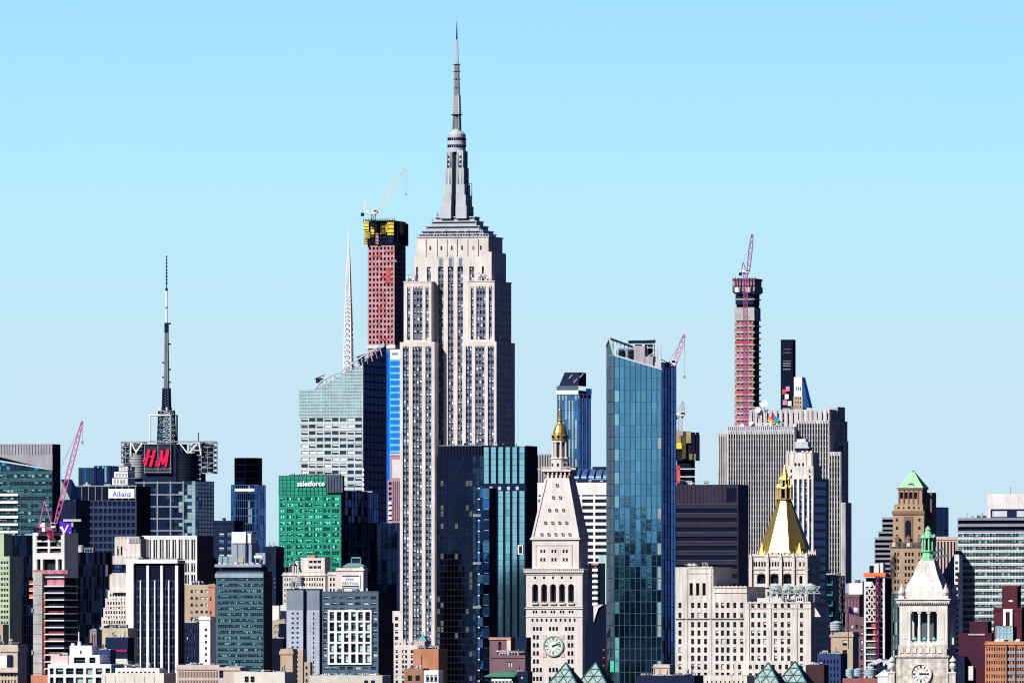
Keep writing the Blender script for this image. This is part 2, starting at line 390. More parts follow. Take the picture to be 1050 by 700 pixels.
def simple(name, label, cat, xl, xc, xr, yt, D, m, bays, y0, pitch, fz, y1=722, side=None, d=.45, var='n', wm=NW, cap=None, cl=0, rf=None, th=15.0, group=None, L=None, yb=None, pl=True, swm=None, done=True, big=5.0, sm=None):
    b = Bld(name, label, cat, xl, xc, xr, D, th, group, L)
    rows = prow(b, y0, y1, pitch, fz); z1 = b.Z(yt)
    fs = dict(cols=bcols(b, bays), rows=rows, d=d, var=var, wm=wm) if bays else None
    sd = dict(cols=ncols(.5, b.L-.5, side[0], side[1]), rows=rows, d=d, var='dark', wm=swm or wm) if side else None
    blk(b, 0, b.W, 0, b.L, 0, z1, m, f=fs, r=sd, roof=rf or ROOF)
    if pl: parapet(b, 0, b.W, 0, b.L, z1, .9, m)
    if cap: cornice(b, 0, b.W, 0, b.L, z1-b.m(cap), z1, .4, m)
    if cl and D < 5400: cl = cl+4
    if cl: clutter(b, .5, b.W-.5, 1, b.L*.6, z1, cl, seed=int(xl)+cl, big=min(big, b.W*.35))
    if done: b.finish()
    return b

def luff_crane(name, label, base, apex, tip, D, pm, y_bot, tw=2.2, jw=1.8, ctr=-1, apx=None, yaw=10.0, mastm=None, cjl=9, hook=None, t=.3, cabm=None):
    """luffing tower crane; base/apex/tip are picture points at distance D"""
    bx_, _, bz = px2w(*base, D); tx_, _, tz = px2w(*tip, D); zb = px2w(0, y_bot, D)[2]
    root = bpy.data.objects.new(name, None); COL.objects.link(root); root.location = (bx_, D, zb); root.rotation_euler = (0, 0, 0)
    tagit(root, label, 'crane'); h = bz-zb; sg = 1 if tx_ > bx_ else -1
    mb = MB(); mb.lattice(0, 0, 0, h, tw, tw, max(2, int(h/tw/1.3)), t, mastm or pm); mb.build('mast', root)
    mb = MB(); mb.box(-tw*.8, tw*.8, -tw*.8, tw*.8, h, h+.8, pm); mb.build('slewing_ring', root)
    # jib : square lattice from pivot to tip
    A = Vector((sg*tw*.7, 0, h+1)); B = Vector((tx_-bx_, 0, tz-zb)); n = max(6, int((B-A).length/(jw*1.6))); d = (B-A).normalized(); up = Vector((-d.z, 0, d.x))*sg; sd_ = Vector((0, 1, 0))
    mb = MB(); pr = None
    for i in range(n+1):
        u = i/n; c = A+(B-A)*u; ww = jw*(min(1, .35+u*4) if u < .2 else (1 if u < .75 else 1-(u-.75)*2.4))/2
        ring = [c+up*ww-sd_*ww, c+up*ww+sd_*ww, c-up*ww+sd_*ww, c-up*ww-sd_*ww]
        if pr:
            for k in range(4): mb.beam(pr[k], ring[k], t, pm); mb.beam(pr[k], ring[(k+1) % 4], t*.6, pm) if i % 2 else mb.beam(pr[(k+1) % 4], ring[k], t*.6, pm)
        pr = ring
    mb.build('jib', root)
    mb = MB(); cj = cjl; mb.box(min(-sg*cj, 0), max(-sg*cj, 0), -1.1, 1.1, h+.9, h+1.4, pm); mb.box(-sg*cj-1.2, -sg*cj+1.2, -1.3, 1.3, h-1.2, h+1.2, DARK); mb.box(-sg*cj*.55-1, -sg*cj*.55+1, -1, 1, h+1.5, h+3, WHITE); mb.build('counter_jib', root)
    ap = Vector(((px2w(*apex, D)[0]-bx_), 0, px2w(*apex, D)[2]-zb)) if apex else Vector((-sg*3, 0, h+8))
    mb = MB(); mb.beam((sg*tw*.4, -.8, h+1), ap, t*1.2, pm); mb.beam((sg*tw*.4, .8, h+1), ap, t*1.2, pm); mb.beam((-sg*cj*.8, -.8, h+1.2), ap, t, pm); mb.beam((-sg*cj*.8, .8, h+1.2), ap, t, pm); mb.build('apex_frame', root)
    mb = MB(); mb.beam(ap, B*.97, .14, DARK if pm != CREP else CREP); 
    if hook: mb.beam(B, (B.x, 0, px2w(0, hook, D)[2]-zb), .14, GREYM); mb.box(B.x-.5, B.x+.5, -.4, .4, px2w(0, hook, D)[2]-zb-1.4, px2w(0, hook, D)[2]-zb, GREYM)
    mb.build('cable', root)
    mb = MB(); mb.box(sg*1.2-1.1, sg*1.2+1.1, -3, -1.2, h+1, h+3.4, cabm or WHITE); mb.box(sg*1.2-.9, sg*1.2+.9, -3.08, -3, h+2, h+3.1, WD); mb.build('cab', root)
    return root

# ---------------------------------------------------------------- ground and water
mb = MB(); mb.poly([(-30000, -3000, 0), (30000, -3000, 0), (30000, 50000, 0), (-30000, 50000, 0)], mat('asphalt', (.022, .025, .036), spec=.02))
structure(mb.build('ground'))
# ================================================================ art-deco skyscraper with the tall mast
def deco_skyscraper():
    b = Bld('art_deco_skyscraper', 'tallest limestone skyscraper with stepped wings and a silver mast topped by a needle', 'skyscraper', 410, 509, 528, 5930)
    S = (WD, SPAN, mat('bright window shade', (.66, .72, .78), noise=.3, sc=.7)); mb = b.mb; X, Z, Y = b.X, b.Z, b.Y; W, L = b.W, b.L
    yc = 8.0; fl = 6.68; sp = mat('flank pane', (.16, .22, .34), rough=.3, noise=.4, sc=.5); SIDEW = (sp, WD, WB)
    def bays(face, fx, p0, p1, z_top_px, z_bot_px, pl, y=0.0, var='es', metal=SPAN, head=2.5):
        """limestone piers, metal bays in between with their own rows of windows"""
        zt, zb = Z(z_top_px), max(Z(z_bot_px), 0)
        cols = [(X(q[0], y), X(q[1], y)) for q in pl] if face == 'f' else pl
        fac(b, face, fx, p0, p1, zb, zt, cols, [(zb+.05, zt-head)], LIME, d=.7, win=False)
        rows = prow(b, z_top_px+head/b.m(1)+1.5, z_bot_px, fl, .5)
        for i, (c0, c1) in enumerate(cols):
            n = pl[i][2] if face == 'f' else 1
            f2 = fx+.7 if face != 'r' else fx-.7
            fac(b, face, f2, c0, c1, zb, zt-head, ncols(c0, c1, n, .60), rows, metal, d=.25, var=var, wm=S)
            if face == 'f':
                for k in range(1, n):       # nickel mullions
                    a = c0+(c1-c0)*k/n; mb.box(a-.16, a+.16, fx+.35, fx+.7, zb, zt-head-.1, SPAN)
                for k in range(n):          # stepped caps over each bay
                    a = c0+(c1-c0)*(k+.5)/n; mb.box(a-.35, a+.35, fx+.25, fx+.7, zt-head-.9, zt-head+1.2, STEEL)
    def sider(x, y0, y1, zt, zb_, n, m=LIME):
        fac(b, 'r', x, y0, y1, max(Z(zb_), 0), Z(zt), ncols(y0+1.0, y1-1.0, n, .55), prow(b, zt+4, zb_, fl, .5), m, d=.3, var='es', wm=SIDEW)
    # lower wings (front at y = 0)
    BOT = 735
    for (pl, pr, ba) in ((410, 445.6, ((413, 419.2, 2), (423, 432.6, 3), (436.2, 442.4, 2))), (474, 509, ((477.6, 483.8, 2), (487.2, 496.8, 3), (500.2, 506.4, 2)))):
        x0, x1 = X(pl), X(pr) if pr != 509 else W
        bays('f', 0, x0, x1, 350, BOT, ba, 0)
        mb.box(x0, x1, 0, L, 0, Z(350), LIME, skip='fr' if pr == 509 else 'f')
        if pr != 509: pass
    sider(W, 0, L, 350, BOT, 7)
    # upper wings
    for (pl, pr, ba, dep) in ((414, 442.3, ((417.4, 420.6, 1), (423.6, 433.2, 3), (436.2, 439.6, 1)), 1.6), (479.5, 507, ((482.6, 485.6, 1), (488.4, 498, 3), (501.2, 504.4, 1)), 1.6)):
        x0, x1 = X(pl, dep), X(pr, dep)
        zb, zt = Z(350), Z(288.5)
        cols = [(X(q[0], dep), X(q[1], dep)) for q in ba]
        fac(b, 'f', dep, x0, x1, zb, zt, cols, [(zb+1.2, zt-2.6)], LIME, d=.7, win=False)
        rows = prow(b, 298, 349, fl, .5)
        for (c0, c1), q in zip(cols, ba):
            fac(b, 'f', dep+.7, c0, c1, zb+1.2, zt-2.6, ncols(c0, c1, q[2], .62), rows, SPAN, d=.25, var='es', wm=S)
            for k in range(1, q[2]): a = c0+(c1-c0)*k/q[2]; mb.box(a-.16, a+.16, dep+.35, dep+.7, zb+1.2, zt-2.7, SPAN)
            for k in range(q[2]): a = c0+(c1-c0)*(k+.5)/q[2]; mb.box(a-.4, a+.4, dep+.2, dep+.7, zt-3.6, zt-.9, LIME)
        yb = L-2 if pl > 470 else 12
        mb.box(x0, x1, dep, yb, zb, zt, LIME, skip='fr' if pl > 470 else 'f')
        if pl > 470: fac(b, 'r', x1, dep, yb, zb, zt, ncols(dep+1, yb-1, 6, .55), prow(b, 298, 349, fl, .5), LIME, d=.3, var='es', wm=SIDEW)
        mb.box(x0-.3, x1+.3, dep-.3, yb+.3, zt, zt+.5, LIME)
    # recessed core
    xa, xb_ = X(425, yc), X(504, yc); ca, cb = X(427.3, yc), X(500.8, yc)
    ba = ((449.2, 454.8, 2), (459.2, 465, 2), (469, 474.8, 2))
    zt = Z(250, yc)
    cols = [(X(p, yc), X(q, yc)) for p, q, _ in ba]
    # crown block
    zk = Z(243, yc); yb = yc+30
    cx = [(X(p-.9, yc), X(p+.9, yc)) for p in (441.2, 452.6, 463.2, 473.8, 485.4, 493)]
    mb.box(ca, cb, yc, yb, Z(258, yc), zk, LIME, skip='f')
    fac(b, 'f', yc, ca, cb, Z(258, yc), zk, cx, [(Z(256, yc), Z(251.6, yc))], LIME, d=.3, var='dark', wm=S)
    for p in (436.5, 448, 458, 468.5, 479.3, 490): mb.box(X(p, yc)-.25, X(p, yc)+.25, yc-.5, yc, Z(262, yc), Z(244.5, yc), LIME)
    mb.box(ca-.5, cb+.5, yc-.5, yb+.5, zk, zk+.6, SILV)
    for i in range(26): a = ca+(cb-ca)*i/25; mb.box(a-.12, a+.12, yc-.4, yc-.2, zk+.6, zk+2.0, SILV)
    mb.box(ca, cb, yc-.4, yc-.25, zk+1.8, zk+2.0, SILV)
    # shoulder block under the crown
    zs = Z(258, yc)
    allc = cols+[(X(437.6, yc), X(441.8, yc)), (X(481.2, yc), X(486, yc)), (X(426.6, yc), X(428.6, yc)), (X(494, yc), X(496.2, yc))]
    main = sorted(allc)
    fac(b, 'f', yc, xa, xb_, Z(290, yc), zs, main, [(Z(290, yc)+.1, Z(273, yc))], LIME, d=.8, win=False)
    for c0, c1 in main:
        fac(b, 'f', yc+.8, c0, c1, Z(290, yc), Z(273, yc), ncols(c0, c1, 2 if c1-c0 > 2 else 1, .62), prow(b, 274, 290, fl, .55, yc), SPAN, d=.25, var='es', wm=S)
    for c0, c1 in cols:      # tall arched heads in metal
        cxm = (c0+c1)/2; r_ = (c1-c0)/2
        pts = [(cxm-r_, Z(273, yc)), (cxm-r_, Z(266, yc))]+[(cxm-r_*math.cos(math.pi*k/8), Z(266, yc)+r_*1.6*math.sin(math.pi*k/8)) for k in range(1, 8)]+[(cxm+r_, Z(266, yc)), (cxm+r_, Z(273, yc))]
        mb.poly([(p, yc-.12, q) for p, q in pts], SILV)
        for k in (-.4, 0, .4): mb.box(cxm+r_*k-.15, cxm+r_*k+.15, yc-.4, yc-.1, Z(273, yc), Z(264, yc), GREYM)
    mb.box(xa, xb_, yc, yb+1, Z(290, yc), zs, LIME, skip='f')
    fac(b, 'r', xb_+.02, yc, yb+1, Z(290, yc), zs, ncols(yc+4, yb-4, 5, .5), prow(b, 262, 290, fl, .5, yc), LIME, d=.3, var='dark', wm=S)
    # core shaft
    z0 = 0; zt = Z(290, yc)
    fac(b, 'f', yc, X(442, yc), X(480, yc), z0, zt, cols, [(z0+.1, zt-.05)], LIME, d=.7, win=False)
    for c0, c1 in cols:
        fac(b, 'f', yc+.7, c0, c1, z0, zt, ncols(c0, c1, 2, .6), prow(b, 291, BOT, fl, .5, yc), SPAN, d=.25, var='es', wm=S)
        a = (c0+c1)/2; mb.box(a-.16, a+.16, yc+.35, yc+.7, z0, zt, SPAN)
    mb.box(X(414, yc), X(505, yc), yc, L-3, 0, zt, LIME, skip='f')
    # base annexes
    za = Z(626); x0, x1 = X(401), X(410)-.02
    mb.box(x0, x1, 1, L, 0, za, LIME, skip='f'); fac(b, 'f', 1, x0, x1, 0, za, [(X(404.4), X(408))], prow(b, 632, 722, fl, .55), LIME, d=.6, var='es', wm=S)
    za = Z(661); x0 = X(397.5, -6); x1 = X(440, -6)
    mb.box(x0, x1, -6, -.02, 0, za, LIME, skip='f'); fac(b, 'f', -6, x0, x1, 0, za, bcols(b, ((399.5, 402, 1), (405.6, 408.2), (411.8, 418, 2, .7), (421, 424), (428, 434, 2, .7)), -6), prow(b, 666, 730, 5.2, .62, -6), LIME, d=.7, var='es', wm=S)
    for k in range(4): mb.box(x0+5+k*3.2, x0+7+k*3.2, -5, -3, za, za+1.5+k % 2*1.5, GREYST)
    # roof gear on the shoulders
    for (p0, p1, py) in ((416, 426, 288.5), (484, 505, 288.5)):
        g = MB(); r_ = random.Random(int(p0))
        for k in range(9):
            a = X(r_.uniform(p0, p1), 2.4); h = r_.uniform(1.5, 5.5); g.beam((a, 3, Z(py)), (a, 3, Z(py)+h), .3, DARK)
            g.frus((a, 3), .9, Z(py)+h*.6, (a, 3), .5, Z(py)+h*.6+1.1, 8, WHITE if k % 3 else GREYM)
        g.build('antenna_cluster', b.root)
    # ---- terraces and mast
    mc = X(468.4, yc+15); my = yc+15; g = MB()
    def tier(p0, p1, t, bt, y0, y1): g.box(X(p0, my), X(p1, my), y0, y1, Z(bt, my), Z(t, my), SILV)
    for i, (p0, p1, t, bt) in enumerate(((436, 502, 239.5, 243), (438, 500.5, 236.5, 239.5), (441.5, 496, 231.5, 236.5), (446, 492, 226.5, 231.5), (449, 489, 222, 226.5))):
        ins = 1.5+i*2.0; tier(p0, p1, t, bt, yc+ins, yb-ins)
        g.box(X(p0, my)-.4, X(p1, my)+.4, yc+ins-.4, yb-ins+.4, Z(t, my)-.5, Z(t, my), STEEL)
        g.box(X(p0, my)+.5, X(p1, my)-.5, yc+ins-.06, yc+ins+.3, Z(t, my)-1.4, Z(t, my)-.7, DARK)
    g.build('terrace', b.root)
    g = MB()
    hw = b.m(5.6)
    g.frus((mc, my), hw+1.2, Z(224, my), (mc, my), hw, Z(156, my), 16, GREYM, 0)
    for k in range(16):
        a = 2*math.pi*k/16; g.beam((mc+(hw+1.2)*math.cos(a), my+(hw+1.2)*math.sin(a), Z(222, my)), (mc+hw*math.cos(a), my+hw*math.sin(a), Z(156, my)), .5, STEEL if k % 2 else DARK)
    for k in range(20): g.frus((mc, my), hw+.9-k*.05, Z(220-k*3.2, my), (mc, my), hw+.9-k*.05, Z(219.2-k*3.2, my), 16, SPAN)
    g.build('mast_shaft', b.root)
    for sx, sy in ((-1, -1), (1, -1), (-1, 1), (1, 1)):     # stepped wing buttresses
        g = MB(); a0 = math.atan2(sy, sx)
        for (rr, t) in ((8.0, 154.5), (8.9, 172), (10.0, 189), (11.6, 200), (12.8, 211)):
            o = b.m(rr)*1.05; q0, q1 = sorted((mc+sx*hw*.45, mc+sx*(o*.98+.5))); w0, w1 = sorted((my+sy*hw*.45, my+sy*(o*.98+.5)))
            g.box(q0, q1, w0, w1, Z(224, my), Z(t, my), SILV)
        for u in (.62, .8, 1.35): p = mc+sx*hw*u; y2 = my+sy*(b.m(8.0)*1.05*.98+.5); g.beam((p, y2, Z(156, my)), (p+sx*.4, y2+sy*1.5, Z(218, my)), .22, GREYM)
        q = mc+sx*(hw*1.15); yy = my+sy*(b.m(8.0)*1.05*.98+.5)
        for k in range(7): g.box(q-.5, q+.5, min(yy, yy+sy*.15), max(yy, yy+sy*.15), Z(162+k*5, my), Z(159.4+k*5, my), DARK)
        g.build('mast_wing', b.root)
    g = MB()
    prof = [(9.3, 155.5), (9.3, 152), (8.9, 151.6), (8.9, 148.4), (9.5, 148), (9.5, 144), (8.7, 143.6), (8.7, 140.8), (9.1, 140.4), (9.1, 137.5)]
    g.lathe((mc, my), [(b.m(r_), Z(q, my)) for r_, q in prof], 24, SILV)
    for q in (149.5, 142.2):
        for k in range(24): a = 2*math.pi*k/24; g.box(mc+b.m(8.9)*math.cos(a)-.35, mc+b.m(8.9)*math.cos(a)+.35, my+b.m(8.9)*math.sin(a)-.35, my+b.m(8.9)*math.sin(a)+.35, Z(q, my)-.7, Z(q, my)+.7, DARK)
    g.lathe((mc, my), [(b.m(8.6), Z(137.5, my)), (b.m(8.6), Z(136.8, my)), (b.m(5), Z(133.5, my)), (b.m(4), Z(132, my))], 24, SILV)
    g.build('observation_drum', b.root)
    g = MB()
    g.lattice(mc, my, Z(132, my), Z(117.5, my), b.m(6.8), b.m(6.0), 6, .5, GREYM); g.frus((mc, my), .6, Z(132, my), (mc, my), .6, Z(117, my), 8, DARK)
    g.frus((mc, my), b.m(6), Z(117.5, my), (mc, my), b.m(6), Z(116.6, my), 12, DARK)
    g.lattice(mc, my, Z(116.5, my), Z(97, my), b.m(6.2), b.m(5.4), 7, .55, STEEL); g.frus((mc, my), .7, Z(116, my), (mc, my), .7, Z(97, my), 8, GREYM)
    g.lattice(mc, my, Z(97, my), Z(66, my), b.m(4.2), b.m(3.4), 16, .5, GREYM); g.frus((mc, my), .55, Z(97, my), (mc, my), .5, Z(66, my), 8, DARK)
    for q in (66, 73, 81, 90, 103, 109): 
        g.frus((mc, my), b.m(3.1), Z(q, my), (mc, my), b.m(3.1), Z(q-.8, my), 8, DARK)
        g.beam((mc-b.m(4), my, Z(q, my)), (mc+b.m(4), my, Z(q, my)), .35, DARK)
    g.lattice(mc, my, Z(66, my), Z(40, my), b.m(2.4), b.m(1.4), 16, .36, STEEL); g.frus((mc, my), .45, Z(66, my), (mc, my), .35, Z(40, my), 8, WHITE)
    g.frus((mc, my), .5, Z(40, my), (mc, my), .12, Z(21, my), 8, DARK)
    g.build('antenna_mast', b.root)
    def stub(*bs):      # outrigger antennas beside the mast
        g = MB()
        for p, q, w_, m_ in bs: g.beam(p, q, w_, m_)
        g.build('antenna', b.root)
    for k in range(10):
        q = 160+k*6.4; rr = b.m(6.5+k*.35); stub(((mc+rr, my, Z(q, my)), (mc+rr+1.8, my, Z(q, my)), .3, DARK), ((mc+rr+1.8, my, Z(q+2, my)), (mc+rr+1.8, my, Z(q-2, my)), .3, DARK))
    e = mc+b.m(16); stub(((e, my, Z(203, my)), (e, my, Z(188, my)), .4, STEEL), *[((mc+b.m(8), my, Z(q, my)), (e, my, Z(q, my)), .35, STEEL) for q in (203, 188)])
    for sx in (-15, -19, 15, 18, 21, -24, 24): a = mc+b.m(sx); t = 226 if abs(sx) < 20 else 232; stub(((a, my-3, Z(t, my)), (a, my-3, Z(t-8, my)), .35, DARK), ((a-.8, my-3, Z(t-5, my)), (a+.8, my-3, Z(t-5, my)), .5, GREYM))
    for k in range(16): a = X(438+k*3.9, yc+1); stub(((a, yc+1, zk), (a, yc+1, zk+2+k % 3*1.4), .3, DARK if k % 2 else STEEL))
    b.finish()
deco_skyscraper()

# ================================================================ clock tower with pyramid roof (marble)
def clock_hands(g, cx, y, cz, r, hour, minute, m):
    for ang, ln, w_ in ((hour, .55, .10), (minute, .82, .07)):
        a = R(90-ang); g.poly([(cx+r*(-.15*math.cos(a)-w_*math.sin(a)), y, cz+r*(-.15*math.sin(a)+w_*math.cos(a))), (cx+r*(-.15*math.cos(a)+w_*math.sin(a)), y, cz+r*(-.15*math.sin(a)-w_*math.cos(a))), (cx+r*(ln*math.cos(a)+w_*.5*math.sin(a)), y, cz+r*(ln*math.sin(a)-w_*.5*math.cos(a))), (cx+r*(ln*math.cos(a)-w_*.5*math.sin(a)), y, cz+r*(ln*math.sin(a)+w_*.5*math.cos(a)))], m)
def clock(b, px, py, rp, rim, facem, numm, hour, minute, y=0.0):
    cx, cz, r = b.X(px, y), b.Z(py, y), b.m(rp)
    g = MB(); n = 40
    def ring(r0, r1, y0, m, y1=None):
        for k in range(n):
            a, c = 2*math.pi*k/n, 2*math.pi*(k+1)/n
            g.poly([(cx+r0*math.cos(a), y0, cz+r0*math.sin(a)), (cx+r0*math.cos(c), y0, cz+r0*math.sin(c)), (cx+r1*math.cos(c), y1 or y0, cz+r1*math.sin(c)), (cx+r1*math.cos(a), y1 or y0, cz+r1*math.sin(a))], m)
    ring(r*1.06, r*1.06, y-.9, rim, y+.01); ring(r*.9, r*1.06, y-.9, rim); ring(r*.9, r*.9, y-.9, rim, y-.5)
    g.poly([(cx+r*.9*math.cos(2*math.pi*k/n), y-.5, cz+r*.9*math.sin(2*math.pi*k/n)) for k in range(n)], facem)
    c = g.build('clock', b.root)
    g = MB(); ring(r*.50, r*.53, y-.54, numm); 
    for k in range(12):
        a = R(90-30*k); 
        for w_ in ((0,) if k % 3 else (-.05, .05)):
            g.beam((cx+r*.60*math.cos(a)-w_*r*math.sin(a), y-.56, cz+r*.60*math.sin(a)+w_*r*math.cos(a)), (cx+r*.80*math.cos(a)-w_*r*math.sin(a), y-.56, cz+r*.80*math.sin(a)+w_*r*math.cos(a)), r*.06, numm)
    g.build('dial_marks', c)
    g = MB(); clock_hands(g, cx, y-.62, cz, r, hour, minute, numm); g.build('hands', c)

def arch_face(b, face, fx, a0, a1, z0, z1, arches, sill, spring, m, d=1.5, back=WD, mb=None):
    """wall with round-headed openings; arches = [(c0, c1)]"""
    mb = mb or b.mb; arches = sorted(arches); NS = 8
    def P(a, z, dd=0): return fpt(face, fx, a, dd, z)
    mb.poly([P(a0, z0), P(a1, z0), P(a1, sill), P(a0, sill)], m)
    rmax = max((q-p)/2 for p, q in arches); zt = spring+rmax+.4
    pa = a0
    for c0, c1 in arches+[(a1, a1)]:
        mb.poly([P(pa, sill), P(c0, sill), P(c0, zt), P(pa, zt)], m); pa = c1
    mb.poly([P(a0, zt), P(a1, zt), P(a1, z1), P(a0, z1)], m)
    for c0, c1 in arches:
        cx, r = (c0+c1)/2, (c1-c0)/2
        arc = [(cx-r*math.cos(math.pi*k/NS), spring+r*math.sin(math.pi*k/NS)) for k in range(NS+1)]
        for (p, q), (p2, q2) in zip(arc, arc[1:]):
            mb.poly([P(p, q), P(p2, q2), P(p2, zt), P(p, zt)], m); mb.poly([P(p, q), P(p2, q2), P(p2, q2, d), P(p, q, d)], m)
        for a in (c0, c1): mb.poly([P(a, sill), P(a, spring), P(a, spring, d), P(a, sill, d)], m)
        mb.poly([P(c0, sill), P(c1, sill), P(c1, sill, d), P(c0, sill, d)], m)
        g = MB(); g.poly([P(c0-.1, sill-.1, d), P(c1+.1, sill-.1, d)]+[P(cx+(r+.1)*math.cos(math.pi*k/NS), spring+(r+.1)*math.sin(math.pi*k/NS), d) for k in range(NS+1)], back)
        g.build('arched_window', b.root)

def clock_tower_marble():
    b = Bld('clock_tower', 'white marble clock tower with pyramid roof, gilded dome and pale green clock', 'clock tower', 539.3, 597.2, 608.5, 5100, L=24)
    b.L = 22.0
    X, Z, mb, W, L = b.X, b.Z, b.mb, b.W, b.L; m = MARB; wv = dict(var='k', wm=(WD, WD2, WB))
    pairs = lambda c, w_=2.0, g=2.9: [(X(c-g/2-w_/2), X(c-g/2+w_/2)), (X(c+g/2-w_/2), X(c+g/2+w_/2))]
    trip = lambda c, w_=2.5, g=3.5: [(X(c+k*g-w_/2), X(c+k*g+w_/2)) for k in (-1, 0, 1)]
    def rr(y, h): return [(Z(y+h/2), Z(y-h/2))]
    rowsets = [(700, 682.0, [trip(551), trip(567.5), trip(584)], [(Z(y+2.3), Z(y-2.3)) for y in (695.5, 686.5)]),
               (682.0, 648.3, [pairs(549.5, 2.5, 3.6), pairs(585, 2.5, 3.6)], [(Z(y+2.3), Z(y-2.3)) for y in (677.8, 669.5, 661.2, 653)]),
               (648.3, 640, [trip(551), trip(567.5), trip(584)], rr(644.3, 3.9)),
               (640, 631.5, [[(X(546+4.8*k-1), X(546+4.8*k+1)) for k in range(10)]], rr(635.4, 3.2)),
               (631.5, 623.4, [pairs(c) for c in (548.6, 557.7, 567, 576.3, 585.6)], rr(627, 2.8))]
    fac(b, 'f', 0, 0, W, 0, Z(700), sum([trip(551), trip(567.5), trip(584)], []), [(Z(y+2.3), Z(y-2.3)) for y in (703.8, 712, 720.5)], m, d=.7, **wv)
    for yb, yt, cs, rws in rowsets: fac(b, 'f', 0, 0, W, Z(yb), Z(yt), sum(cs, []), rws, m, d=.7, **wv)
    arch_face(b, 'f', 0, 0, W, Z(623.4), Z(597), [(X(c-3.1), X(c+3.1)) for c in (548.6, 557.8, 567, 576.2, 585.4)], Z(617.6), Z(601.5), m, d=2.5, back=WD)
    fac(b, 'f', 0, 0, W, Z(597), Z(586.5), [(X(c-1.1), X(c+1.1)) for c in (548.6, 557.8, 567, 576.2, 585.4)], rr(591.8, 2.7), m, d=.5, **wv)
    # other faces of the shaft
    mb.box(0, W, 0, L, 0, Z(586.5), m, skip='fr')
    cs = ncols(3, L-3, 3, .5); cs = [c for q in cs for c in ncols(q[0], q[1], 2, .6)]
    fac(b, 'r', W, 0, L, 0, Z(623.4), cs, prow(b, 627, 715, 8.35, .47), m, d=.5, **wv)
    arch_face(b, 'r', W, 0, L, Z(623.4), Z(597), ncols(1.5, L-1.5, 5, .65), Z(617.6), Z(601.5), m, d=2.5, back=WD)
    fac(b, 'r', W, 0, L, Z(597), Z(586.5), ncols(1.5, L-1.5, 5, .25), rr(591.8, 2.7), m, d=.5, **wv)
    for (y, t, p) in ((586.5, 3.0, .9), (623.8, .9, .5), (622, .5, .25), (632, .6, .3), (583.2, .6, 1.3), (588.5, .5, .5)): cornice(b, 0, W, 0, L, Z(y), Z(y-t), p, m)
    g = MB()
    for k in range(30): a = -.5+(W+1)*k/29; g.box(a-.22, a+.22, -1.2, -.9, Z(584.6), Z(583.3), m)
    for k in range(5): a = X(548.6+9.2*k); g.box(a-1.6, a+1.6, -1.0, .0, Z(619.2), Z(618), m); [g.box(a-1.4+j*.7, a-1.2+j*.7, -.9, -.7, Z(618), Z(616.2), m) for j in range(5)]
    g.build('balustrade', b.root)
    clock(b, 567.6, 661.8, 10.3, mat('clock rim copper', (.30, .36, .30)), mat('pale green clock face', (.58, .66, .58)), mat('clock ink', (.03, .05, .06)), 66, 74)
    for sx in (-1, 1):       # corner wreaths around the dial
        for sz in (-1, 1): g = MB(); g.box(b.X(567.6+sx*9.3)-1, b.X(567.6+sx*9.3)+1, -.25, .0, Z(661.8+sz*9.3)-1, Z(661.8+sz*9.3)+1, mat('wreath stone', (.5, .40, .38))); g.build('wreath', b.root)
    # upper block
    i = 2.4; x0, x1, y0, y1 = i, W-i, i, L-i
    mb.box(x0, x1, y0, y1, Z(583.2), Z(553), m, skip='fr')
    cc = [c for q in (556.6, 568, 579.6) for c in [(X(q-2.6, i), X(q-.6, i)), (X(q+.6, i), X(q+2.6, i))]]
    rows = [(Z(566.4), Z(563)), (Z(575.2), Z(571.6))]
    fac(b, 'f', i, x0, x1, Z(583.2), Z(553), cc, rows, m, d=.5, **wv); fac(b, 'r', x1, y0, y1, Z(583.2), Z(553), ncols(y0+3, y1-3, 6, .5), rows, m, d=.5, **wv)
    for q0, q1, r0, r1 in ((549, 587, 559, 558.2), (549, 549.8, 580, 559), (586.2, 587, 580, 559)): mb.box(X(q0, i), X(q1, i), i-.2, i+.01, Z(r0), Z(r1), mat('reddish stone line', (.5, .40, .36)))
    cornice(b, x0, x1, y0, y1, Z(553), Z(551), .8, m); cornice(b, x0, x1, y0, y1, Z(550.9), Z(549.8), .3, m)
    # pyramid
    g = MB(); zt, zb = Z(490), Z(549.8); xt0, xt1 = X(561.5, 8), X(584, 8); cx_ = (xt0+xt1)/2; cy_ = (y0+y1)/2; ht = (xt1-xt0)/2
    cx_ = (x0+x1)/2
    A = [(x0+.2, y0+.2, zb), (x1-.2, y0+.2, zb), (x1-.2, y1-.2, zb), (x0+.2, y1-.2, zb)]; T = [(cx_-ht, cy_-ht, zt), (cx_+ht, cy_-ht, zt), (cx_+ht, cy_+ht, zt), (cx_-ht, cy_+ht, zt)]
    for k in range(4): g.poly([A[k], A[(k+1) % 4], T[(k+1) % 4], T[k]], MARB)
    for k in range(4): g.beam(A[k], T[k], .9, MARB)
    pyr = g.build('pyramid_roof', b.root)
    def pface(k, u, v):      # u across 0..1, v up 0..1
        a = Vector(A[k]).lerp(Vector(T[k]), v); c = Vector(A[(k+1) % 4]).lerp(Vector(T[(k+1) % 4]), v); return a.lerp(c, u)
